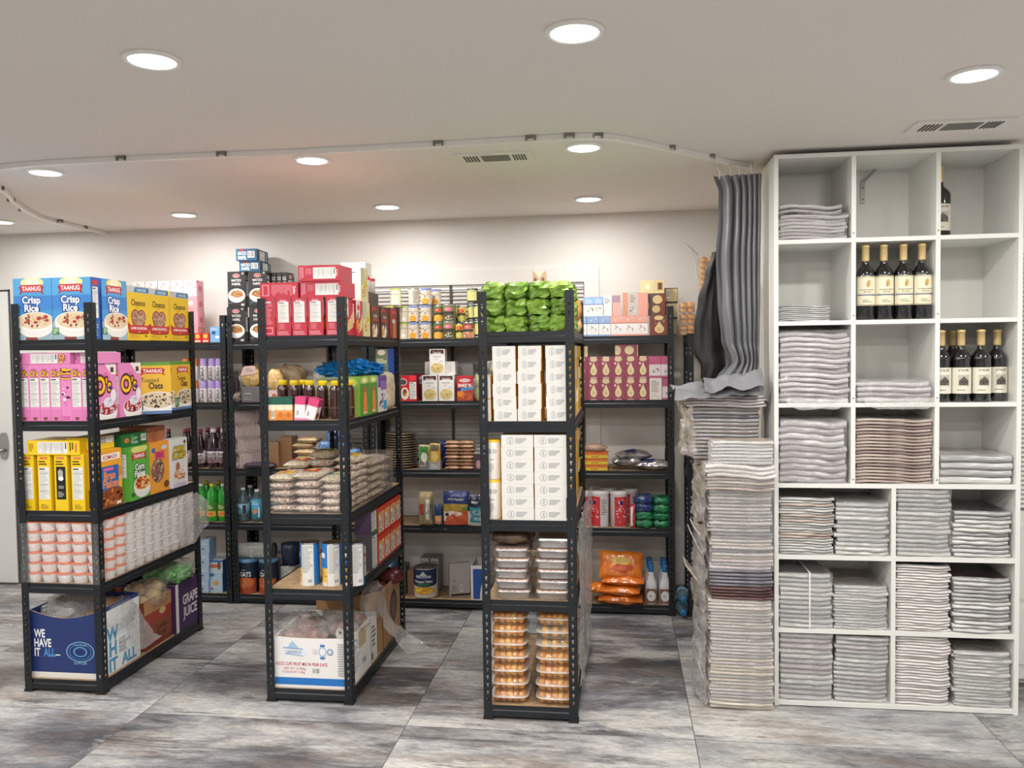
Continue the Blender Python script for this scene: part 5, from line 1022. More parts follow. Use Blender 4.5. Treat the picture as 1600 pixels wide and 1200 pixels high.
at(carton('snack_box', .105, .06, .155, '#c8222e', flu, lambda c: c.rect(0, 0, 1, 1, '#8a1c28')), 625, z, 'bright red box with nutrition panel beside the rack post', 'box', y=4.80)
at(carton('snack_box', .10, .06, .160, '#8a1c28', lambda c: (c.ell(.5, .78, .5, .14, '#b8b4b8'), c.text('Fluffle', .5, .78, .1, '#1c1c2c', .8, bold=.02), c.ell(.8, .3, .4, .3, '#5a2028'))), 646, z, 'dark red box behind the bright red one', 'box', y=4.87)
def ric(c):
    c.rect(.08, .78, .92, .97, '#4a1c18').ell(.5, .78, .45, .06, '#ecebe8', cut=-1, top=1).text('Near East', .5, .88, .065, '#f0e4e0', .72, bold=.01).text('RICE PILAF', .5, .7, .05, '#5a5a58', .6).lines(.35, .59, .65, .62, 1, '#8a8a86').ell(.5, .27, .42, .2, '#e0cc8a').speck(.5, .27, .4, .19, ['#f0e4b0', '#c9a04a', '#d8b860', '#4a6a2a'], 110, .025, 5)
    c.speck(.75, .52, .12, .05, ['#5a7a3a'], 6, .03)
RP = carton('rice_box', .094, .06, .156, '#ecebe8', ric)
at(RP, 660, z, 'white rice pilaf box, lower one toward the red boxes', 'rice box'); at(RP, 685.7, z, 'white rice pilaf box, lower one toward the baking mix', 'rice box'); at(RP, 671.5, z+.157, 'white rice pilaf box standing on the other two', 'rice box')
at(carton('carton', .06, .07, .08, '#dcdad8', lambda c: c.facts(.3, .2, .8, .7)), 696, z+.157, 'small white box beside the top rice box', 'box', y=4.80)
at(carton('carton', .035, .07, .08, '#cfccc8'), 664, z+.157, 'white box peeking out at the near edge of the top rice box', 'box', y=4.85)
at(carton('carton', .16, .08, .22, '#8c8a8a'), 700, z, 'grey carton in shadow behind the rice boxes', 'carton', y=4.93)
at(carton('mix_box', .098, .055, .15, '#c42a38', lambda c: (c.ell(.5, .82, .34, .07, '#e8dcdc'), c.text("KEMACH", .5, .82, .07, '#8a2a34', .5), c.text("BAKE 'N", .5, .63, .12, '#f4f0f0', .8, bold=.04), c.rect(0, .42, .3, .52, '#24306a'), c.poly([(.28, .4), (1, .45), (1, .58), (.28, .53)], '#6ac0e8'), c.text('CRUNCH', .62, .49, .1, '#1f3a8a', .62, bold=.03), c.rect(0, 0, 1, .38, '#a8452a'), c.ell(.25, .28, .22, .12, '#e0842c'), c.ell(.65, .18, .3, .14, '#c85a3a'), c.speck(.6, .18, .3, .12, ['#d87a4a', '#8a2c1c'], 16, .05))), 714, z, 'red baking mix box with blue ribbon lettering', 'box')
ob('vegetable_bag', M().blob((0, 0, .08), (.04, .06, .08), FILM, 5, .2, 4, 20, 14), loc=(xa(747, 4.82, z), 4.82, z), label='clear bag of pale green vegetables by the rack post', cat='bag')
for i in range(2): ob('vegetable', M().blob((0, 0, .04), (.022, .03, .04), mat('#cdd8a0', .4, var='#9ab060', sc=20), i, .1, 2, 14, 10), loc=(xa(747+i, 4.83, z), 4.83+.0*i, z+.004+.075*i), label='pale green vegetable in the clear bag, '+('lower', 'upper')[i], cat='vegetable')
z = SH[2]
PL = M().lathe([(.06, 0), (.072, .004), (.084, .0155), (.101, .0165), (.102, .0185), (.095, .019), (.082, .018), (.07, .007), (.0001, .006)], mat('#c4b8a8', .3, .6), 36); PLT = Pr('foil_pan', PL)
for k in range(14): PLT.put((xa(628, 4.885, z)+.002*sin(k*2.1), 4.885, z+k*.0152), f'round foil pan, {nth(k)} up in the stack', 'foil pan', 'stack of round foil pans')
def pk(c1, c2, c3): return lambda c: (c.rect(.1, .72, .9, .95, c1), c.rect(.1, .35, .9, .7, c2), c.ell(.5, .5, .3, .2, c3))
def pouch(name, w, h, t, col, pr=None, seed=1, r=.25, **k):
    "standing pouch, face to -y"
    P_ = pillow(name, w, h, t, mat(col, r, bump=.4, sc=20) if isinstance(col, str) else col, pr, seed, 4)
    me = P_.me
    for v in me.vertices:
        x, y_, zz = v.co; v.co = (x, t/2-zz, y_)
    return P_
at(pouch('snack_pouch', .066, .15, .03, '#c8b48a', pk('#3f8a3a', '#2f8a44', '#e8e4d8'), 2), 655.5, z, 'green and tan snack pouch beside the foil pans', 'pouch', y=4.79); at(pouch('snack_pouch', .066, .16, .03, '#c9a45a', pk('#6a6a4a', '#d8a83a', '#e6c87a'), 3), 672, z, 'tan snack pouch beside the green one', 'pouch', y=4.79)
at(pouch('snack_pouch', .10, .17, .03, '#24346c', None, 4), 676, z+.015, 'dark blue pouch leaning behind the two tan pouches', 'pouch', y=4.87, rot=(.05, .25, 0))
at(carton('display_tray', .133, .06, .052, '#a9a9a6', lambda c: (c.rect(0, 0, .5, 1, '#77777a'), c.lines(.08, .4, .45, .6, 1, '#c8c8c8'), c.lines(.6, .2, .9, .7, 3, '#d8d8d4'))), 654, z, 'low grey and white tray in front of the snack pouches', 'tray', y=4.775)
PT2 = [pillow('pita_bread', .09, .08, .024, mat('#c9a184', .45, var='#a87a5c', sc=25, bump=.3), None, i+20, 2) for i in range(3)]
for i in range(2):
    for k in range(8): PT2[(i+k) % 3].put((xa((696, 718)[i]+(k % 3-1)*1.2, 4.79, z), 4.785, z+k*.0215), f'brownish flat loaf, {LR[k] if k < 7 else "topmost"} layer, {("inner","outer")[i]} column beside the pouches', 'flat bread', 'brownish flat loaves', rz=(-.1, .12, .05)[k % 3])
at(carton('canned_pack', .06, .08, .085, '#4a3a44', lambda c: c.ell(.5, .4, .25, .3, '#c8909a')), 740, z, 'dark pink printed pack by the green package rack post', 'pack')
z = SH[1]
at(pouch('chip_bag', .088, .205, .05, mat('#a8946c', .2, var='#5a6a5a', sc=14, bump=.6), lambda c: (c.rect(.12, .35, .4, .65, '#a83a34'), c.rect(.55, .2, .8, .8, '#d8d8d0'), c.text('Panini', .68, .5, .1, '#2a2a28', .5, rot=PI2)), 5), 655, z, 'clear and tan bread chip bag on the shelf above the pineapple tin', 'bag')
at(pouch('snack_pouch', .055, .13, .04, '#27426a', lambda c: (c.rect(.1, .1, .9, .5, '#c08a5a'), c.ell(.5, .35, .3, .15, '#e0b07a')), 6), 679, z, 'small dark blue pouch beside the bread chip bag', 'pouch')
at(pouch('nugget_pouch', .16, .212, .045, '#2a3c78', lambda c: (c.text('Oberlander', .5, .78, .07, '#f0f0f0', .62, bold=.01, k=1.1), c.rect(.02, .45, .98, .64, '#b89a3a', 8), c.ell(.85, .52, .14, .06, '#5a8a3a'), c.rect(.02, .04, .98, .45, '#c85a38', 8), c.poly([(.02, .44), (.5, .44), (.9, .4), (.02, .15)], '#e8ddd0'), c.ell(.5, .2, .4, .15, '#d0603c'), c.ell(.16, .35, .08, .05, '#2a2c5a')), 7), 693.5, z, 'dark blue pouch with orange picture of breaded food', 'pouch')
at(pouch('rice_pouch', .13, .192, .05, '#232c44', lambda c: (c.text('Miller', .4, .78, .08, '#e8e8e8', .6, bold=.01), c.rect(.05, .02, .95, .5, '#d8d6cc', 6), c.rect(.15, .14, .95, .62, '#3a8a9a', 6), c.text('LONG', .5, .53, .07, '#e0f0f0', .5), c.text('GRAIN', .5, .4, .07, '#e0f0f0', .5), c.text('RICE', .5, .27, .07, '#e0f0f0', .5)), 8), 730.5, z, 'dark pouch with teal rice label by the rack post', 'pouch')
z = SH[0]
def pine(c): c.rect(0, .5, 1, .97, '#1c2c54', 12).ell(.5, .5, .5, .1, '#1c2c54').poly([(.38, .78), (.5, .93), (.62, .78)], '#c9d0c4').rect(.25, .7, .75, .78, '#b8c4d0', 4).rect(.33, .73, .67, .75, '#1c2c54', 4).text('Pineapple Tidbits', .5, .58, .075, '#e8e8e8', .76, bold=.02).rect(.3, .44, .7, .5, '#2f7a4a', 4).ell(.5, .27, .38, .13, '#d8a42a').speck(.5, .27, .32, .1, ['#e8bc3a', '#c8962a', '#f0cc5a'], 24, .05).rect(.03, .08, .12, .11, '#555555')
at(tin('large_tin', .074, .182, '#d9d2cc', pine, mat('#8a8684', .35, .8)), 666, z, 'large pineapple tidbits tin on the bottom shelf', 'tin', y=4.855)
at(carton('carton', .12, .10, .215, '#8a8584', lambda c: (c.rect(.05, .82, .42, .97, '#d8d4d0'), c.rect(.55, .82, .95, .97, '#d8d4d0'), c.text('Boxes', .24, .87, .06, '#222222', .3, bold=.02), c.text('Boxes', .75, .87, .06, '#222222', .3, bold=.02))), 658, z, 'grey carton with two white tabs behind the pineapple tin', 'carton', y=4.94)
at(carton('carton', .125, .05, .205, '#b4adab', lambda c: (c.rect(.06, .02, 1, .09, '#3a302e'), c.speck(.2, .5, .08, .06, ['#2a2424'], 4, .03), c.lines(.1, .15, .4, .35, 6, '#8a8482'), c.bars(.5, .15, .65, .35)), lambda c: c.lines(.2, .8, .8, .9, 2, '#333333')), 703, z, 'pale grey printed box standing at an angle on the bottom shelf', 'box', y=4.83, rz=.35)
at(crate('file_carton', .11, .2, .21, '#e2e0e0', '#5a5552', 0, lambda c: (c.rect(.13, .03, 1, .9, '#2450a0'), c.ell(1.05, .03, .55, .72, '#e2e0e0', cut=0)), None), 736, z, 'blue and white open carton by the green package rack post', 'carton', y=4.79)
at(carton('carton', .05, .1, .18, '#56604a'), 622, z, 'dull green box beside the pineapple tin', 'box', y=4.86); at(carton('carton', .045, .1, .15, '#8a6a54'), 637, z, 'brown box pressed against the pineapple tin', 'box', y=4.86); at(carton('carton', .07, .1, .24, '#3a6a9a', lambda c: c.rect(.1, .5, .7, .95, '#d8e4ec')), 600, z, 'blue and white box behind the red box rack rear post', 'box', y=4.86)
# --- rack with the teas
z = S5
def tea(col, line, body='#e6e4e2', low=None): return lambda c: (c.rect(0, 0, 1, .64, body), c.rect(0, .62, 1, .66, line), c.speck(.5, .36, .36, .2, [line, '#8a8a7a'], 14, .045, 3), c.rect(0, 0, 1, .1, low or col), c.speck(.5, .84, .38, .1, ['#e6e4e2'], 8, .05, 2))
TB_ = carton('tea_box', .0665, .06, .118, '#8fa9d4', tea('#8fa9d4', '#5a74a8')); TP = carton('tea_box', .0705, .06, .118, '#e2a091', tea('#e2a091', '#b86a5c'))
for i, u in enumerate((899, 917.5, 936)): at(TB_, u, z, 'blue and white tea box, lower row, '+('nearest the green packages', 'middle', 'beside the pink ones')[i], 'tea box', 'blue and white tea boxes')
def tea2(c): c.rect(0, .62, 1, 1, '#8fa9d4').ell(.27, .75, .18, .16, '#a9c0e0').ell(.73, .75, .18, .16, '#a9c0e0').rect(0, .6, 1, .63, '#5a74a8').speck(.3, .35, .2, .15, ['#6a8a5a', '#8a8a5a'], 12, .03, 2).speck(.72, .35, .2, .15, ['#6a8a5a', '#c8b84a'], 12, .03, 4)
at(carton('tea_box', .118, .06, .112, '#e6e4e2', tea2), 911.5, z+.1185, 'wide blue and white tea box on the upper row', 'tea box'); at(carton('tea_box', .052, .06, .118, '#e4e0de', lambda c: (c.lines(.15, .6, .85, .9, 4, '#8a8a8a'), c.speck(.5, .3, .4, .2, ['#8a8a9a'], 6, .05))), 942.5, z+.1185, 'white text-sided tea box beside the wide blue one', 'tea box')
for i, u in enumerate((955, 974.2, 993.2)): at(TP, u, z, 'salmon pink and white tea box, lower row, '+('nearest the blue ones', 'middle', 'nearest the brown boxes')[i], 'tea box', 'salmon pink and white tea boxes')
at(carton('tea_box', .05, .07, .118, '#d8a8a0', lambda c: c.rect(0, .65, 1, 1, '#a8889a')), 956, z+.1185, 'pink and mauve tea box on the upper row', 'tea box'); at(carton('tea_box', .145, .06, .132, '#e2a091', lambda c: (c.rect(.2, 0, .62, 1, '#c4bab2'), c.lines(.3, .55, .52, .9, 4, '#8a7a74'), c.speck(.4, .25, .12, .16, ['#f0ece8', '#7a3a34'], 8, .03), c.rect(0, 0, .2, 1, '#cf9478'))), 973, z+.1185, 'wide salmon and grey tea box on the upper row', 'tea box')
def bro(c): c.speck(.5, .75, .45, .25, ['#6a5a54', '#8a7464'], 16, .08, 4).ell(.5, .87, .26, .11, '#d8bf8a').ell(.52, .32, .27, .2, '#d8bf8a').poly([(.3, .42), (.52, .7), (.74, .42)], '#d8bf8a').lines(.4, .22, .64, .4, 3, '#a88a5a')
at(carton('tea_box', .10, .08, .118, '#7a3a2c', bro, lambda c: c.rect(0, 0, 1, 1, '#d8bf8a')), 1016, z, 'brown tea box with cream drop shape, lower', 'tea box')
at(carton('tea_box', .115, .09, .125, '#5f4a44', lambda c: (c.rect(.72, 0, 1, 1, '#7a3a2c'), c.ell(.62, .72, .24, .2, '#d8bf8a'), c.ell(.55, .28, .2, .17, '#cdb07a'), c.ell(.08, .45, .12, .25, '#d8b070'))), 1008, z+.1185, 'brown tea box with two cream drops, upper', 'tea box', y=4.80)
at(carton('tea_box', .135, .08, .076, '#e0cf9e', lambda c: (c.rect(.68, .2, .95, .85, '#c9b07a'), c.rect(.74, .28, .9, .78, '#6a3a30'), c.rect(.58, 0, .6, 1, '#c9b88a'), c.rect(.2, .3, .4, .7, '#efe6c8'))), 1001, z+.2445, 'cream tea box lying on the upper brown one', 'tea box', y=4.80)
at(carton('tea_box', .075, .08, .10, '#4a2f2a', lambda c: c.rect(.15, .08, 1, .95, '#cdb98a')), 1037, z+.0, 'dark cream sided tea box by the rack post, lowest', 'tea box', y=4.85); at(carton('tea_box', .075, .08, .09, '#4a2f2a', lambda c: (c.rect(.15, .08, 1, .95, '#cdb98a'), c.bars(.2, .4, .45, .85))), 1038, z+.101, 'dark cream sided tea box by the rack post, middle', 'tea box', y=4.85)
at(carton('tea_box', .085, .08, .085, '#4a2f2a', lambda c: (c.rect(.15, .08, .97, .95, '#cdb98a'), c.bars(.22, .3, .45, .85))), 1036, z+.192, 'dark cream sided tea box by the rack post, top', 'tea box', y=4.85)
def bt(c): c.rect(0, 0, 1, 1, '#b8a080').poly([(.1, 1), (.9, 1), (.5, .55)], '#d8cbb0').poly([(.1, .05), (.9, .05), (.5, .5)], '#e0d6c0').ell(.2, .5, .12, .12, '#7a5a44').ell(.8, .5, .12, .12, '#7a5a44')
for k in range(4): at(carton('tea_box', .076, .07, .098, '#b8a080', bt), 832.5, z+k*.0985, f'beige patterned box behind the green packages, {("bottom","second","third","top, peeking above them")[k]}', 'tea box', y=4.84)
z = SH[3]
def ros(c): c.ell(.5, .86, .3, .1, '#d8c3a0').rect(.25, .9, .75, 1, '#d8c3a0').ell(.25, .68, .09, .06, '#e0c8c0').ell(.5, .34, .27, .2, '#e0d0a0').poly([(.26, .42), (.5, .74), (.74, .42)], '#e0d0a0').lines(.38, .26, .62, .42, 3, '#b89a70').ell(.5, .02, .28, .05, '#c8a4a4')
RS = carton('tea_box', .0705, .065, .127, '#93465a', ros)
for k in range(2):
    for i in range(6): at(RS, 899+i*19.25, z+k*.128, f'rose coloured tea box with cream drop, {("lower","upper")[k]} row, {nth(i)} from the green package rack', 'tea box', 'rose coloured tea boxes')
def mau(c): c.rect(0, .1, 1, .62, '#d8ccd0').speck(.5, .36, .35, .14, ['#3a2a30', '#8a2a4a'], 10, .06, 2)
MV = carton('tea_box', .066, .065, .125, '#b4597a', mau)
at(MV, 1014.5, z+.128, 'magenta and white tea box, upper row beside the rose ones', 'tea box'); at(MV, 1033, z+.128, 'magenta and white tea box, upper row at the post', 'tea box'); at(MV, 1035, z, 'magenta and white tea box, lower row at the post', 'tea box')
at(carton('tea_box', .07, .065, .127, '#dcd4d0', lambda c: (c.lines(.15, .35, .85, .9, 7, '#9a9490'), c.speck(.5, .18, .4, .1, ['#7a6a7a'], 6, .05))), 1015, z, 'white text-sided tea box, lower row beside the rose ones', 'tea box')
at(carton('tea_box', .132, .065, .068, '#93465a', lambda c: (c.ell(.1, .5, .16, .4, '#d8c3a0'), c.ell(.62, .5, .2, .36, '#e0d0a0'), c.rect(.97, 0, 1, 1, '#d8c3a0'))), 961, z+.256, 'rose coloured tea box lying on its side on the upper row', 'tea box')
at(carton('tea_box', .02, .08, .06, '#cdbf90'), 913, z+.256, 'narrow cream box at the edge of the green package rack', 'box')
z = SH[2]
for k in range(3): at(carton('candle_box', .14, .08, .036, '#d87a34', lambda c: (c.rect(0, 0, 1, .5, '#dcc03a'), c.lines(.3, .15, .8, .4, 1, '#a83a2c'), c.rect(0, .9, 1, 1, '#c8402c'))), 912+k*.4, z+k*.037, f'flat orange and yellow box, {LR[k]} from bottom', 'box', 'flat orange and yellow boxes')
ob('plastic_bag', M().blob((0, 0, .02), (.07, .05, .024), mat('#c09a80', .2, a=.6, bump=.8), 4, .25, 4, 22, 12), loc=(xa(930, 4.83, z), 4.83, z+.111), label='clear tan bag resting on the flat orange boxes', cat='bag')
SV = mat('#b4aeb2', .18, .6, var='#4a4858', sc=14, bump=.9, bd=.01)
for i, (u, w_, a, rz_) in enumerate(((957, .17, .02, .1), (992, .2, .0, -.1), (968, .2, .052, .25))): pillow('foil_snack_bag', w_, .13, .062, SV, lambda c: c.poly([(.2, .3), (.5, .2), (.6, .7), (.3, .6)], '#2a3c7a'), i+4, 2.2).put((xa(u, 4.79, z), 4.785, z+a), ('silver snack bag lying flat nearest the orange boxes', 'silver snack bag lying flat by the rack post', 'silver snack bag lying across the other two')[i], 'snack bag', 'silver snack bags', rz=rz_)
z = SH[1]
def wip(c): c.rect(0, .05, .62, .97, '#cc3a3e', 10).speck(.3, .5, .28, .42, ['#e8a4a0', '#f0dcd8', '#a82c34'], 40, .04, 3).rect(.25, .72, .4, .85, '#3a2a6a', 2).rect(.62, .05, 1, .97, '#d8d4d6', 6).lines(.66, .4, .95, .9, 9, '#6a6a70')
WP = Pr('wipes_canister', (lambda m: (m.lathe([(.047, 0), (.05, .004), (.05, .19), (.05, .192, mat('#e8e4e4')), (.052, .194, mat('#e8e4e4')), (.052, .208, mat('#e8e4e4')), (.048, .213, mat('#e8e4e4')), (.0001, .213, mat('#e8e4e4'))], mat('#d8d4d4', .35), 28), wip(curved(m, .05, .19, 2.6)), m)[-1])(M()))
for u, y, r, t in ((938.5, 4.835, -.3, 'front, second from the green package rack'), (967, 4.835, .8, 'front, showing more of its white panel'), (916, 4.84, 1.0, 'front, half hidden by the green package rack'), (984, 4.93, -.2, 'back row beside the blue bundle'), (950, 4.94, 0, 'back row in the middle')): at(WP, u, z, 'red and white canister, '+t, 'canister', 'red and white canisters', y=y, rz=r)
BB = mat('#263a78', .2, var='#4a5a6a', sc=24, bump=.8); GG = mat('#2a8a58', .3, var='#1c4a3c', sc=24, bump=.8)
for k in range(4):
    ob('bag_roll', M().blob((0, 0, .028), (.056, .05, .03), BB if k > 1 else GG, k+2, .25, 3.5, 20, 12, 3), loc=(xa(1006, 4.83, z), 4.83, z+k*.046), label=f'folded plastic bundle in the bluish stack, {LR[k]} from bottom', cat='bundle', group='folded plastic bundles'); ob('bag_roll', M().blob((0, 0, .026), (.052, .05, .028), GG, k+7, .25, 3.5, 20, 12, 3), loc=(xa(1034, 4.83, z), 4.83, z+k*.045), label=f'folded plastic bundle in the green stack, {LR[k]} from bottom', cat='bundle', group='folded plastic bundles')
at(pouch('snack_pouch', .03, .14, .03, '#b83a40', lambda c: c.rect(0, .1, .5, .9, '#e0d8d4'), 9), 985, z, 'narrow red and white packet in front of the rear canister', 'packet', y=4.80)
z = SH[0]
OR = mat('#e07a28', .22, bump=.8, bd=.01, sc=14, coat=.5)
def org(c): c.ell(.5, .62, .22, .14, '#d8b84a').ell(.5, .62, .14, .08, '#c8a45a').poly([(.2, .3), (.6, .2), (.8, .5), (.4, .5)], '#c8501e').lines(.55, .3, .85, .5, 4, '#a83a14')
for k, (u, w_, d_, rz_, pr) in enumerate(((934, .26, .17, -.06, None), (932, .25, .16, -.12, None), (922, .16, .12, .25, None), (939, .25, .2, -.08, None))):
    P_ = pillow('snack_bag', w_, d_, .062, OR, pr, k+2, 2.4, am=.01); P_.put((xa(u, 4.75, z), 4.745, z+(0, .055, .06, .11)[k]), 'bright orange bag lying flat, '+('bottom of the pile', 'middle of the pile', 'small one poking out toward the green package rack', 'second from top')[k], 'snack bag', 'bright orange bags', rz=rz_)
at(pouch('snack_bag', .25, .165, .06, OR, org, 12), 936, z+.155, 'bright orange bag leaning on top of the pile with a yellow oval', 'snack bag', y=4.78, rot=(-.42, .05, 0))
WH = mat('#dcdee2', .3)
def deto():
    m = M().lathe([(.03, 0), (.033, .005), (.033, .10), (.030, .13), (.016, .175), (.015, .19)], WH, 20, pw=3.5)
    c = M(); c.lathe([(.016, .188), (.0165, .19), (.0165, .228), (.013, .235), (.0001, .235)], mat('#2f78b8', .35), 16)
    l = M(); Cv(l, lambda x, y, k: ((x-.5)*.06, -.0336-k, .01+y*.085), .06, .085).rect(0, 0, 1, 1, '#8a5a54').ell(.5, .5, .42, .36, '#e8e4e2').lines(.3, .42, .7, .55, 1, '#5a5a6a')
    return Pr('cleaner_bottle', m, [('cap', c, None), ('label', l, None)])
DT = deto()
for i, u in enumerate((1017.5, 1039)):
    for j in range(3): at(DT, u-j*1.5, z, f'white bottle with blue cap, {("file nearest the orange bags","file at the post")[i]}, {nth(j)} from the front', 'bottle', 'white bottles with blue caps', y=4.82+j*.075)
# --- corner rack and things around it
z = S5
CKB = mat('#c8894a', .6, var='#e0b070', sc=30, bump=.4)
def tub():
    m = M().lathe([(.045, 0), (.05, .002), (.05, .056), (.054, .058), (.054, .064), (.0001, .064)], mat('#efe8e0', .08, a=.2), 20, pw=4); p = []
    for a in range(2):
        for b in range(2):
            for k in range(2): p.append(('cookie', M().lathe([(.001, -.008), (.02, -.006), (.021, .004), (.001, .008)], CKB, 12).xf(Matrix.Translation((-.021+a*.042, -.026+b*.05, .018+k*.026)) @ Matrix.Rotation(1.0, 4, 'X'))))
    return Pr('cookie_tub', m, p)
CTU = tub()
for k in range(3): at(CTU, 1073.5, z+k*.0645, f'clear tub of round cookies on the corner rack, {("bottom","middle","top")[k]}', 'cookie tub', 'clear cookie tubs', y=4.84)
for k in range(7): at(CTU, 1103+k*.3, z+k*.0645, f'clear tub of cookies half behind the curtain, {LR[k]} from bottom', 'cookie tub', 'clear cookie tubs behind the curtain', y=4.84)
for i, (dz) in enumerate((.02, .095)):
    P_ = bottle('water_bottle', [(.034, 0), (.036, .006), (.036, .14), (.015, .19), (.014, .20)], WT, '#2a6a9c', .198, .22, .0185, '#8fb8d0', (.05, .11))
    P_.put((.345, 4.93, .037+i*.076), 'water bottle lying down with blue cap outward beside the stack, '+('lower', 'upper')[i], 'bottle', rot=(PI2, 0, 0))
ob('wall_cable', M().tube([tuple(v) for v in spline([(xa(1068, 5.05, 2.2), 5.05, 2.19), (xa(1080, 5.05, 2.1), 5.04, 2.14), (xa(1087, 5.05, 2.0), 5.05, 2.07), (xa(1089, 5.04, 2), 5.04, 1.99), (xa(1096, 5.04, 1.9), 5.05, 1.90)], 6)], .0035, mat('#d8d4d0', .5), 6).tube([tuple(v) for v in spline([(xa(1066, 5.03, 1.8), 5.03, 1.80), (xa(1078, 5.03, 1.8), 5.02, 1.775), (xa(1090, 5.03, 1.8), 5.03, 1.78)], 6)], .003, mat('#c8c4c0', .5), 6), label='loose white cable curling from the wall above the corner rack', cat='cable')
# ================================================================ white cubby shelving
SX0, SX1, SY0, SY1, SZ = .650, 1.637, 3.608, 3.945, 2.368
WB_ = mat('#e3e3df', .4)
ZB = [.003, .321, .641, .951, 1.296, 1.646, 1.991]       # underside of each board
r = bpy.data.objects.new('cubby_shelf', None); COL.objects.link(r); r.location = (SX0, SY0, 0); tag(r, 'tall white cubby shelving unit holding newspapers and wine', 'shelving unit')
W_, D_ = SX1-SX0, SY1-SY0; t = .018
ob('side_panel', M().box(0, 0, 0, t, D_, SZ, WB_), r); ob('side_panel', M().box(W_-t, 0, 0, W_, D_, SZ, WB_), r)
ob('top_panel', M().box(t, 0, SZ-t, W_-t, D_, SZ, WB_), r); ob('back_panel', M().box(t, D_-.006, 0, W_-t, D_, SZ-t, mat('#dcdbd6', .5)), r)
for z in ZB: ob('shelf_board', M().box(t, .0005, z, W_-t, D_-.006, z+t, WB_), r)
for i, z in enumerate(ZB):
    z1 = (ZB+[SZ-t])[i+1]
    for x in ((1.139-SX0,) if i < 3 else (.974-SX0, 1.309-SX0)):
        d = ob('divider', M().box(x-t/2, .001, z+t, x+t/2, D_-.006, z1, WB_), r)
        if i >= 3: ob('cam_screw', M().lathe([(.003, 0), (.003, .001), (.0001, .001)], mat('#77756f', .4, .6), 8).xf(Matrix.Translation((x, 0, z+t+.02)) @ Matrix.Rotation(PI2, 4, 'X')), d)
xb = xa(1348, 3.93, 2.2)
ob('angle_bracket', M().box(xb-.009, 3.93, 2.205, xb+.009, 3.938, 2.30, mat('#9a9c9a', .3, .8)).add([(xb-.009, 3.93, 2.3), (xb+.009, 3.93, 2.3), (xb+.05, 3.88, 2.347), (xb+.032, 3.88, 2.347)], [(0, 1, 2, 3)], mat('#9a9c9a', .3, .8)).box(xb-.003, 3.928, 2.22, xb+.003, 3.931, 2.226, '#444444').box(xb-.003, 3.928, 2.27, xb+.003, 3.931, 2.276, '#444444'), label='small steel angle bracket inside the top middle cubby', cat='bracket')
CELLZ = [z+t for z in ZB]
# --- wine
GL = mat('#0b0c12', .08, coat=1); GOLD = mat('#dcc188', .4, .35)
def wine(name, r, h, lab, kind):
    m = M().lathe([(r*.9, 0), (r, .004), (r, h*.60), (r*.96, h*.635), (r*.75, h*.68), (r*.42, h*.725), (r*.36, h*.76), (r*.36, h*.965), (r*.40, h*.97), (r*.40, h), (.0001, h)], GL, 28)
    cap = M().lathe([(r*.385, h*.78), (r*.40, h*.80), (r*.40, h*.965), (r*.44, h*.967), (r*.44, h*.99), (r*.38, h*1.003), (.0001, h*1.003)], GOLD, 20)
    lm = M(); rr = r+.0006; n = 14; sp = 2.5; z0, z1 = (.19*h, .58*h) if kind == 1 else (.12*h, .48*h)
    lm.grid(lambda u, v: (rr*sin((u-.5)*sp), -rr*cos((u-.5)*sp), z0+v*(z1-z0)), n, 1, mat(lab, .55))
    c = curved(lm, rr, z1-z0, sp, z0=z0)
    if kind == 1:
        c.rect(.05, .345, .95, .375, '#2a3c7a', 10).rect(.05, .405, .95, .41, '#8a8a7a', 10).ell(.55, .76, .07, .12, '#c9a464').ell(.5, .72, .04, .1, '#b8904a').lines(.2, .52, .8, .56, 1, '#8a8474', full=True).text('Barkan', .5, .48, .07, '#a8946a', .4).lines(.3, .1, .7, .22, 2, '#b0a88c').rect(.03, .97, .97, .985, '#9a8a5a', 8).rect(.03, .02, .97, .035, '#9a8a5a', 8)
    else:
        c.text("K'NURI", .5, .9, .09, '#4a4640', .5).rect(.3, .3, .72, .72, '#b8b2a6', 6).rect(.33, .33, .69, .5, '#4a463f', 6).poly([(.33, .5), (.51, .66), (.69, .5)], '#5a564c').speck(.5, .4, .16, .06, ['#b8b2a6', '#2c2a26'], 12, .02).lines(.25, .12, .75, .16, 1, '#6a665c')
    return Pr(name, m, [('capsule', cap, 'gold foil capsule'), ('label', lm, 'cream paper label')])
W1 = wine('wine_bottle', .0385, .318, '#e2dcc2', 1); W2 = wine('wine_bottle', .0385, .302, '#e0dcca', 2)
for i, u in enumerate((1352, 1380.5, 1411, 1440)): at(W1, u, CELLZ[5], 'wine bottle with cream label and blue stripe, '+('first from the papers side', 'second', 'third', 'fourth, beside the divider')[i], 'wine bottle', 'wine bottles with blue striped labels', y=3.655, rz=(-.05, .05, -.05, .1)[i])
for i, (u, y) in enumerate(((1470, 3.66), (1487, 3.76), (1501, 3.655), (1532, 3.655), (1557, 3.70))): at(W2, u, CELLZ[4], 'wine bottle with farmhouse picture label, '+('half hidden by the divider', 'behind the others', 'second in front', 'third in front', 'last, set slightly back')[i], 'wine bottle', 'wine bottles with farmhouse labels', y=y, rz=(0, 0, -.1, -.05, .05)[i])
big = wine('wine_magnum', .047, .40, '#ddd6c4', 2)
at(big, 1466.5, CELLZ[6], 'big dark wine bottle mostly hidden by the divider, top row', 'wine bottle', y=3.80, sc=(1, 1, .8))
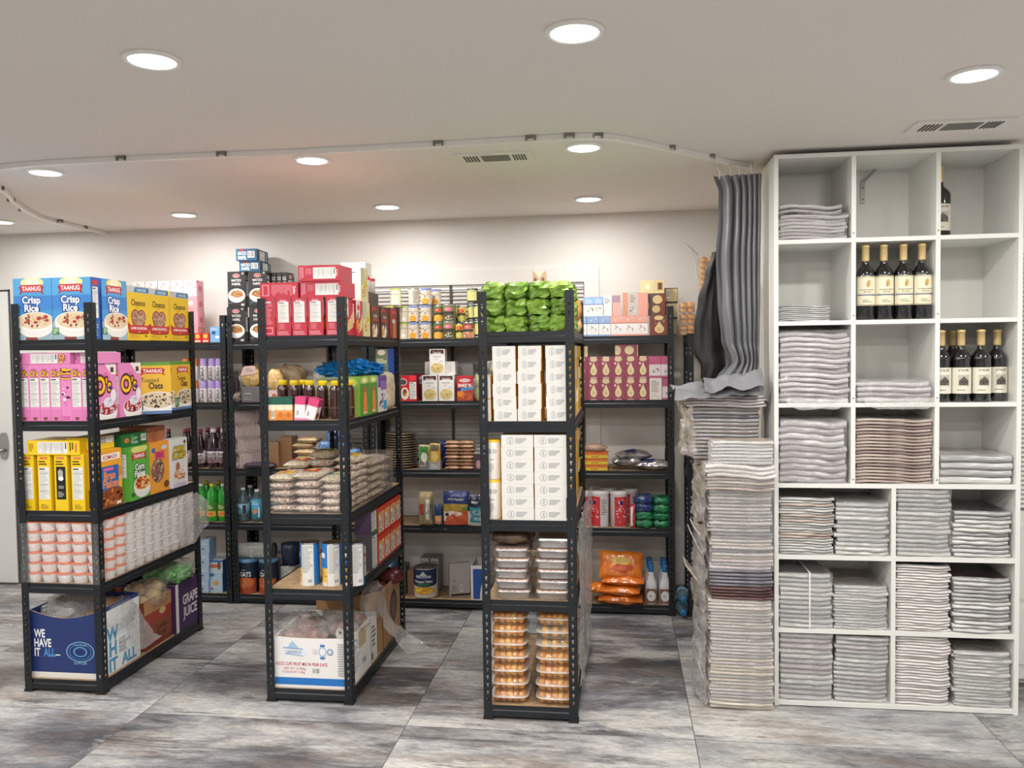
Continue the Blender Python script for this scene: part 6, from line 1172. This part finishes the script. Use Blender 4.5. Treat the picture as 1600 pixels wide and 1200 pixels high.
# --- papers
def sheet(w, d, t, seed, mt, cover=None, wav=.0, ext=.0, nx=12):
    "one folded newspaper: rounded fold towards -y, sagging along the shared curve of its stack"
    m = M(); R = random.Random(seed); rnd = Vector((seed*2.3, seed*1.1, 0)); pf = []
    sec = [(.012, 0), (.003, t*.18), (0, t*.5), (.003, t*.82), (.012, t), (d*.5, t), (d-.006, t), (d, t*.5), (d-.006, 0), (d*.5, 0)]
    k = len(sec); vs = []
    for i in range(nx+1):
        u = i/nx; x = w*u; jx = noise.noise(Vector((u*4, 0, seed))+rnd)
        for (y, z) in sec: vs.append((x+(noise.noise(Vector((0, y*9, seed*3.0)))*ext if i in (0, nx) else 0), y+(jx*ext*1.6-.012*(1-(2*u-1)**4)*(ext > .0035) if y < d*.3 else 0), z+wav*(sin(u*pi*2+seed % 3*.0)*.5+noise.noise(Vector((u*3, y*4, 5)))) ))
    fs = [(i*k+j, (i+1)*k+j, (i+1)*k+(j+1)%k, i*k+(j+1)%k) for i in range(nx) for j in range(k)]
    m.add(vs, fs, mt, True); m.add([vs[j] for j in range(k)], [tuple(range(k))[::-1]], mt); m.add(vs[-k:], [tuple(range(k))], mt)
    if cover:
        m.grid(lambda u, v: (w*(.02+.96*u), .014+(d-.028)*v, t+.0006+wav*(sin((.02+.96*u)*pi*2)*.5+noise.noise(Vector(((.02+.96*u)*3, (.014+(d-.028)*v)*4, 5))))), nx, 3, cover)
    return m
def pmat(a, b, sc=9): return mat(a, .35, var=b, sc=sc, sc3=(1.2, 1.2, 26), p0=.38, p1=.62, bump=.55, bd=.006, dist=.6, coat=.35)
LIL = [pmat('#cfc9cb', '#a59fa3'), pmat('#d6d2d2', '#aca7aa'), pmat('#c3bcc0', '#8f888d')]
GRY = [pmat('#cfcfce', '#a6a6a6'), pmat('#d8d8d5', '#b4b4b2'), pmat('#bdbdbd', '#8e8e90')]
BRN = [pmat('#c2b4ab', '#7f6c68'), pmat('#cfc4b8', '#94827a'), pmat('#a89690', '#5f4c4a')]
WHP = [pmat('#dedad8', '#c4c0bf', 5), pmat('#e2dfdc', '#cdc8c6', 5)]
MIXD = [pmat('#cdc8c6', '#9d9896'), pmat('#bdb7b6', '#7d7778'), pmat('#d8cfc2', '#a89f92'), pmat('#8f8c94', '#54525c'), pmat('#d9cdd2', '#a8969e')]
REDB = pmat('#6b4a48', '#3a2628')
COV = [mat('#8a7668', .3, var='#4a4340', sc=9, coat=.5, dist=1), mat('#6e6a70', .3, var='#34343a', sc=8, coat=.5, dist=1), mat('#b9a48a', .3, var='#8a5f3c', sc=7, coat=.5, dist=1), mat('#5a3f3c', .3, var='#26242a', sc=8, coat=.5, dist=1), mat('#c9c5c0', .3, var='#8f8b88', sc=9, coat=.5, dist=1)]
def stack(where, x0, x1, y0, d, z0, h, th, mats, cover=None, wav=.004, ext=.003, seed=1, jit=.004, kind='newspaper', lean=0, group=None):
    n = max(1, round(h/th)); th = h/n; w = x1-x0; R = random.Random(seed); V = {}
    for i in range(n):
        a = R.randrange(len(mats)); top = i == n-1
        key = (a, i % 2, top and cover is not None)
        if key not in V: V[key] = sheet(w-.006, d, th*.97, seed*7+a*3+(i % 2), mats[a], cover if key[2] else None, wav, ext).mesh(kind)
        o = bpy.data.objects.new(kind, V[key]); COL.objects.link(o); rz = R.uniform(-jit, jit)*4
        o.location = (x0+.003+R.uniform(-jit, jit), y0+abs(R.uniform(0, jit))+lean*i, z0+i*th); o.rotation_euler = (0, 0, rz)
        tag(o, (f'topmost {kind} ' if top else f'{kind}, {nth(i)} up, ')+where, kind, group or kind+'s '+where)
def cell(u0, u1, y): return xa(u0, y, 1.3), xa(u1, y, 1.3)
CY = 3.622
L0, LD, L1 = .670, .963, 1.128
stack('in the top cubby nearest the curtain', L0, .955, CY+.01, .28, CELLZ[6], .105, .015, LIL, None, .008, .010, 2, .012)
stack('askew on the top cubby pile', .69, .955, CY+.015, .26, CELLZ[6]+.114, .035, .018, LIL, COV[1], .010, .008, 3, .02)
stack('in the thin pile of the second cubby', L0, .885, CY+.01, .27, CELLZ[5], .068, .0085, GRY, None, .005, .005, 4, .006)
stack('in the tall bulging pile, third cubby down', L0+.001, .963, CY-.004, .3, CELLZ[4], .30, .0215, LIL, None, .009, .009, 5, .007)
stack('in the wrapped pile, fourth cubby down', L0+.001, .950, CY, .3, CELLZ[3], .265, .0265, LIL, None, .010, .009, 6, .008)
stack('in the low wrapped pile beside the tall bulging one', .99, 1.29, CY, .29, CELLZ[4], .088, .022, LIL, COV[4], .006, .006, 7, .006)
stack('in the brownish pile of the middle column', .987, 1.297, CY-.002, .3, CELLZ[3], .275, .0138, BRN, COV[4], .006, .003, 8, .004)
stack('in the low flat pile of the outer column', 1.325, 1.612, CY+.0, .28, CELLZ[3], .122, .03, GRY, COV[4], .003, .003, 9, .004, kind='magazine')
for (wh, x0, x1, ci, h, th, ms, cv, sd, kd) in (
    ('in the yellowish pile beside the tall floor stack, upper row', L0, .900, 2, .245, .0118, BRN[1:2]+GRY[:2], COV[0], 11, 'magazine'),
    ('in the wrapped pile beside the lower divider, upper row', .906, 1.124, 2, .225, .019, GRY, COV[1], 12, 'magazine'),
    ('in the tall pile past the lower divider, upper row', 1.152, 1.372, 2, .287, .019, GRY, COV[3], 13, 'magazine'),
    ('in the shorter pile at the outer side, upper row', 1.382, 1.610, 2, .195, .0178, GRY, COV[1], 14, 'magazine'),
    ('in the strapped pile, middle row', L0, .895, 1, .235, .0196, GRY, COV[3], 15, 'magazine'),
    ('in the flat topped pile beside the strapped one', .900, 1.122, 1, .185, .0123, GRY[:2], COV[0], 16, 'magazine'),
    ('in the pale pile past the lower divider, middle row', 1.152, 1.374, 1, .282, .0118, WHP, COV[1], 17, 'booklet'),
    ('in the pile at the outer side, middle row', 1.384, 1.612, 1, .232, .0166, GRY, COV[3], 18, 'magazine'),
    ('in the wrapped pile at the bottom beside the floor stack', L0, .895, 0, .292, .0225, GRY+LIL[2:], COV[4], 19, 'magazine'),
    ('in the purple topped pile at the bottom', .903, 1.124, 0, .285, .019, GRY+LIL[2:], mat('#4a3054', .3, coat=.5), 20, 'magazine'),
    ('in the pale pile at the bottom past the divider', 1.152, 1.376, 0, .292, .0122, WHP, None, 21, 'booklet'),
    ('in the bottom pile at the outer side', 1.388, 1.612, 0, .235, .0147, GRY[:2], COV[0], 22, 'magazine')):
    stack(wh, x0, x1, CY+.002, .29, CELLZ[ci], h, th, ms, cv, .003, .006, sd, .007, kind=kd)
def shroud(x0, x1, z0, z1, label, seed, y=CY-.006, amp=.005, m=FILM, side=True, nu=26, top=.12):
    ov = .006
    wrap('plastic_wrap', [((x0+ov, y, z0+.004), (x1-ov, y, z0+.004)), ((x0+ov, y-.004, (z0+z1)/2), (x1-ov, y-.004, (z0+z1)/2)), ((x0+ov, y, z1), (x1-ov, y, z1)), ((x0+ov, y+top, z1+.006), (x1-ov, y+top, z1+.006))], label, 'plastic wrap', 40, nu, amp, seed, m, 16)
for a in ((L0, .963, CELLZ[4], CELLZ[4]+.31, 'clear wrap round the tall bulging newspaper pile', 61), (L0, .955, CELLZ[3], CELLZ[3]+.275, 'clear wrap round the newspaper pile in the fourth cubby', 62), (.987, 1.30, CELLZ[4], CELLZ[4]+.095, 'clear wrap round the low newspaper pile in the middle column', 63),
          (.906, 1.126, CELLZ[2], CELLZ[2]+.235, 'clear wrap round the upper row pile by the lower divider', 64), (1.152, 1.376, CELLZ[2], CELLZ[2]+.295, 'clear wrap round the tall upper row magazine pile', 65), (L0, .90, CELLZ[1], CELLZ[1]+.24, 'clear wrap round the strapped magazine pile', 66),
          (.90, 1.124, CELLZ[1], CELLZ[1]+.19, 'clear wrap round the flat topped magazine pile', 67), (L0, .90, CELLZ[0], CELLZ[0]+.297, 'clear wrap round the bottom pile beside the floor stack', 68), (.903, 1.126, CELLZ[0], CELLZ[0]+.29, 'clear wrap round the purple topped magazine pile', 69), (1.39, 1.612, CELLZ[0], CELLZ[0]+.24, 'clear wrap round the bottom pile at the outer side', 70), (L0, .955, CELLZ[6], CELLZ[6]+.11, 'clear wrap round the papers in the top cubby', 71)):
    shroud(*a)
for a, b, z_, sd in ((.70, .95, CELLZ[4], 81), (1.02, 1.30, CELLZ[4], 82)):
    wrap('plastic_bag', [((a, 3.612, z_+.02), (b, 3.612, z_+.02)), ((a, 3.597, z_-.005), (b, 3.597, z_-.005)), ((a+.05, 3.594, z_-.028), (b-.04, 3.594, z_-.024))], ('clear film drooping over the shelf edge below the tall bulging pile', 'clear film drooping over the shelf edge below the low wrapped pile')[sd-81], 'plastic bag', 34, 10, .005, sd, FILM2, 18)
ob('strap', M().box(.795, 3.611, CELLZ[1]+.001, .801, 3.613, CELLZ[1]+.243, '#eceae6').box(.795, 3.611, CELLZ[1]+.243, .801, 3.90, CELLZ[1]+.245, '#eceae6'), label='white strap round the magazine pile in the middle row', cat='strap')
# --- tall floor stack
FX0, FX1, FY = .366, .640, 3.548
TH_ = 'in the tall floor stack'
segs = [(0, .235, .0147, MIXD[:3]+MIXD[4:], 'near the floor'), (.235, .335, .0143, MIXD[:2], 'below the banded middle'), (.335, .47, .0135, MIXD[:3], 'in the cream banded part'), (.47, .525, .0137, [REDB], 'in the dark red part'), (.525, .60, .015, [MIXD[3]], 'in the dark grey part'), (.60, .76, .0145, MIXD, 'above the dark part'), (.76, .945, .0155, MIXD[:2]+GRY[:1], 'below the step')]
for i, (a, b, th, ms, wh) in enumerate(segs): stack(TH_+', '+wh, FX0+(.008 if i % 2 else 0), FX1-.004, FY+.004*i % 3, .285, .002+a, b-a, th, ms, None, .002, .004, 30+i, .006, kind='magazine')
stack(TH_+', in the brown folded part at the step', FX0-.012, FX1, FY-.01, .29, .948, .052, .013, BRN, None, .005, .006, 40, .008, kind='newspaper')
stack(TH_+', in the slumped wrapped part at the step', FX0-.02, FX1-.002, FY-.012, .29, 1.001, .055, .018, WHP, None, .010, .008, 41, .012, kind='newspaper')
stack(TH_+', in the squared wrapped block', FX0+.012, FX1-.004, FY-.006, .145, 1.058, .10, .0143, GRY[:2], COV[2], .002, .002, 42, .003, kind='magazine')
stack(TH_+', in the grey part behind the block', FX0-.055, FX1-.035, FY+.15, .2, 1.058, .235, .0168, [MIXD[1], MIXD[3], GRY[2], LIL[2]], None, .003, .004, 43, .005, kind='newspaper')
stack(TH_+', in the bent top part under the curtain', FX0-.085, FX1-.012, FY+.12, .24, 1.295, .052, .013, LIL[:2]+BRN[1:2], COV[4], .006, .006, 44, .008, kind='newspaper')
shroud(FX0, FX1, .004, .47, 'clear wrap round the lower part of the tall floor stack', 91, FY-.010, .005, top=.02, nu=40)
shroud(FX0, FX1, .60, .95, 'clear wrap round the upper part of the tall floor stack', 92, FY-.012, .005, top=.02, nu=34)
shroud(FX0-.012, FX1, .955, 1.16, 'clear wrap round the block of magazines at the step', 93, FY-.022, .007, top=.08)
for i, (a, b, amp, sd) in enumerate(((.02, .42, .016, 94), (.42, .80, .016, 95), (.80, 1.05, .014, 96), (1.08, 1.30, .02, 97))):
    x = FX0-(.012 if i < 3 else .06)
    wrap('plastic_wrap', [((x, FY-.004, a), (x, FY-.004, b)), ((x-.03, FY+.07, a), (x-.035, FY+.07, b)), ((x-.04, FY+.17, a+.01), (x-.03, FY+.17, b)), ((x-.035, FY+.27, a), (x-.02, FY+.27, b))], 'crumpled clear wrap ends on the pantry side of the floor stack, '+('lowest', 'second', 'third', 'highest')[i], 'plastic wrap', 26, 40, amp, sd, FILM2, 22)
R1 = random.Random(5)
for i in range(8):
    z_ = (.10, .30, .52, .60, .66, .74, .84, .98)[i]; hh = (.07, .05, .10, .06, .11, .05, .08, .05)[i]
    ob('loose_magazine', M().box(0, 0, 0, .005, .16, hh, MIXD[i % 3]).xf(Matrix.Rotation(-.3-.17*(i % 3), 4, 'Y')), loc=(FX0-.018-.007*(i % 3), FY+.03+.02*(i % 4), z_), label=f'magazine edge sticking out of the pantry side of the floor stack, {nth(i)} up', cat='magazine', group='magazine edges sticking out')
wrap('plastic_wrap', [((FX0-.12, FY+.1, 1.33), (FX0-.12, FY+.2, 1.33)), ((FX0-.10, FY+.08, 1.27), (FX0-.10, FY+.2, 1.27)), ((FX0-.06, FY+.08, 1.22), (FX0-.06, FY+.2, 1.2))], 'clear plastic bag end hanging from the top of the floor stack', 'plastic wrap', 20, 14, .016, 99, FILM2, 20)
# ================================================================ curtain
CG_ = mat('#707176', .34, var='#5f6066', sc=3, p0=.3, p1=.7); m = CG_.node_tree.nodes['Principled BSDF']; m.inputs['Sheen Weight'].default_value = .3
CK_ = mat('#0b0b0d', .6)
def lerpk(keys, v):
    for i in range(len(keys)-1):
        if v <= keys[i+1][0]:
            t = (v-keys[i][0])/(keys[i+1][0]-keys[i][0]); t = t*t*(3-2*t); return [a+(b-a)*t for a, b in zip(keys[i][1:], keys[i+1][1:])]
    return list(keys[-1][1:])
def P3(u, v, y):
    z = za(u, v, y); return xa(u, y, z), z
# (v, left column, right column, depth) read down the hanging cloth: x extents at each height
KX = []
for v, (ul, ur, yy) in ((275, (1113, 1190, 3.74)), (300, (1121, 1189, 3.74)), (340, (1120, 1189, 3.74)), (400, (1116, 1188, 3.735)), (470, (1119, 1188, 3.73)), (530, (1125, 1187, 3.725)), (565, (1138, 1187, 3.72)), (590, (1122, 1187, 3.70)), (606, (1096, 1190, 3.68))):
    xl, zl = P3(ul, v, yy); xr, _ = P3(ur, v, yy); KX.append((zl, xl, xr, yy))
ztop, zbot = KX[0][0], KX[-1][0]
KV = [((ztop-k[0])/(ztop-zbot), k[1], k[2], k[3]) for k in KX]
NF = 6.5
def curt(u, v, off=0):
    xl, xr, y = lerpk(KV, v); z = ztop-(ztop-zbot)*v
    q = u+.012*sin(3*v+u*9); ph = 2*pi*(1.6*q+4.6*q*q)
    amp = .020+.014*noise.noise(Vector((u*6, v*1.5, 2)))+(.012 if v > .8 else 0)*sin(v*9)
    x = xl+(xr-xl)*(q+.028*sin(ph*1.0+1.2)*(1-v*.3)); yy = y+amp*sin(ph)+.012*noise.noise(Vector((u*4, v*5, 7)))
    if v > .86: k = (v-.86)/.14; yy -= .05*k*k*(1+.4*sin(ph)); x -= .02*k*(1-u)
    top = .02*(1-u)*(.5-.5*cos(ph)) if v < .02 else 0
    return (x, yy+off, z+.0-top*.3)
m = M().grid(lambda u, v: curt(1-u, v), 150, 60, CG_)
cur = ob('curtain', m, label='grey pleated curtain gathered at the end of the track beside the white shelving', cat='curtain')
# heading tape and hooks
for i in range(4):
    u = .15+.22*i; p = curt(u, 0); m = M().tube([(p[0], p[1], p[2]-.01), (p[0]+.004, p[1], p[2]+.02), (p[0]-.004, p[1], p[2]+.035), (p[0], p[1], CZ-.02)], .0045, mat('#d8d4cc', .35), 6); ob('hook', m, cur)
# black lining swagged out towards the pantry
LB = []
for v, (ul, ur) in ((395, (1112, 1122)), (430, (1101, 1124)), (470, (1090, 1128)), (510, (1084, 1130)), (550, (1083, 1134)), (572, (1094, 1136)), (592, (1094, 1128))):
    xl, z = P3(ul, v, 3.80); xr, _ = P3(ur, v, 3.80); LB.append((z, xl, xr))
zt, zb = LB[0][0], LB[-1][0]; KB = [((zt-a)/(zt-zb), b, c) for a, b, c in LB]
def lin_(u, v, s=1):
    xl, xr = lerpk(KB, v); z = zt-(zt-zb)*v; bul = (1-(2*u-1)**2)**.5 if 0 < u < 1 else 0
    return (xl+(xr-xl)*u, 3.785+.05*(u)-s*.045*bul+.012*noise.noise(Vector((u*3, v*4, 3)))+.006*sin(u*14+v*5), z)
ob('lining', M().grid(lambda u, v: lin_(1-u, v), 26, 34, CK_).grid(lambda u, v: lin_(u, v, -1), 26, 34, CK_), cur, label='black lining hanging in a swag')
# hem lying on the stack
def hem(u, v):
    uu = 1052+u*138; base = 622-26*sin(pi*min(1, u*.9+.1))*(.8)-(10 if u > .5 else 0)
    x = xa(uu, 3.66, 1.35); y = 3.60+.24*v; top = 1.352+.035*sin(pi*v)*(.5+.9*u)++.012*abs(sin(u*7+v*6))*(.4+v)+.024*noise.noise(Vector((u*5, v*3, 1)))
    if v < .25: top -= .02*(1-v/.25)*(1.2-u)
    return (x+.01*sin(v*5), y, top+.004)
CH_ = mat('#75767a', .6, var='#66676c', sc=6, bump=.3, bd=.01)
ob('hem', M().grid(hem, 60, 26, CH_), cur, label='grey hem lying in folds on the newspaper stack')
def hem2(u, v):
    x = xa(1100, 3.62, 1.38)+u*.25; y = 3.585+.14*v
    return (x, y+.01*sin(u*7), 1.392+.034*sin(pi*v)*(.6+.5*u)+.010*abs(sin(u*7+v*5+1))+.022*noise.noise(Vector((u*4, v*3, 9)))+.02*u-.05*(max(0, .3-v))*2)
ob('hem', M().grid(hem2, 50, 22, CH_), cur, label='upper fold of the grey hem')
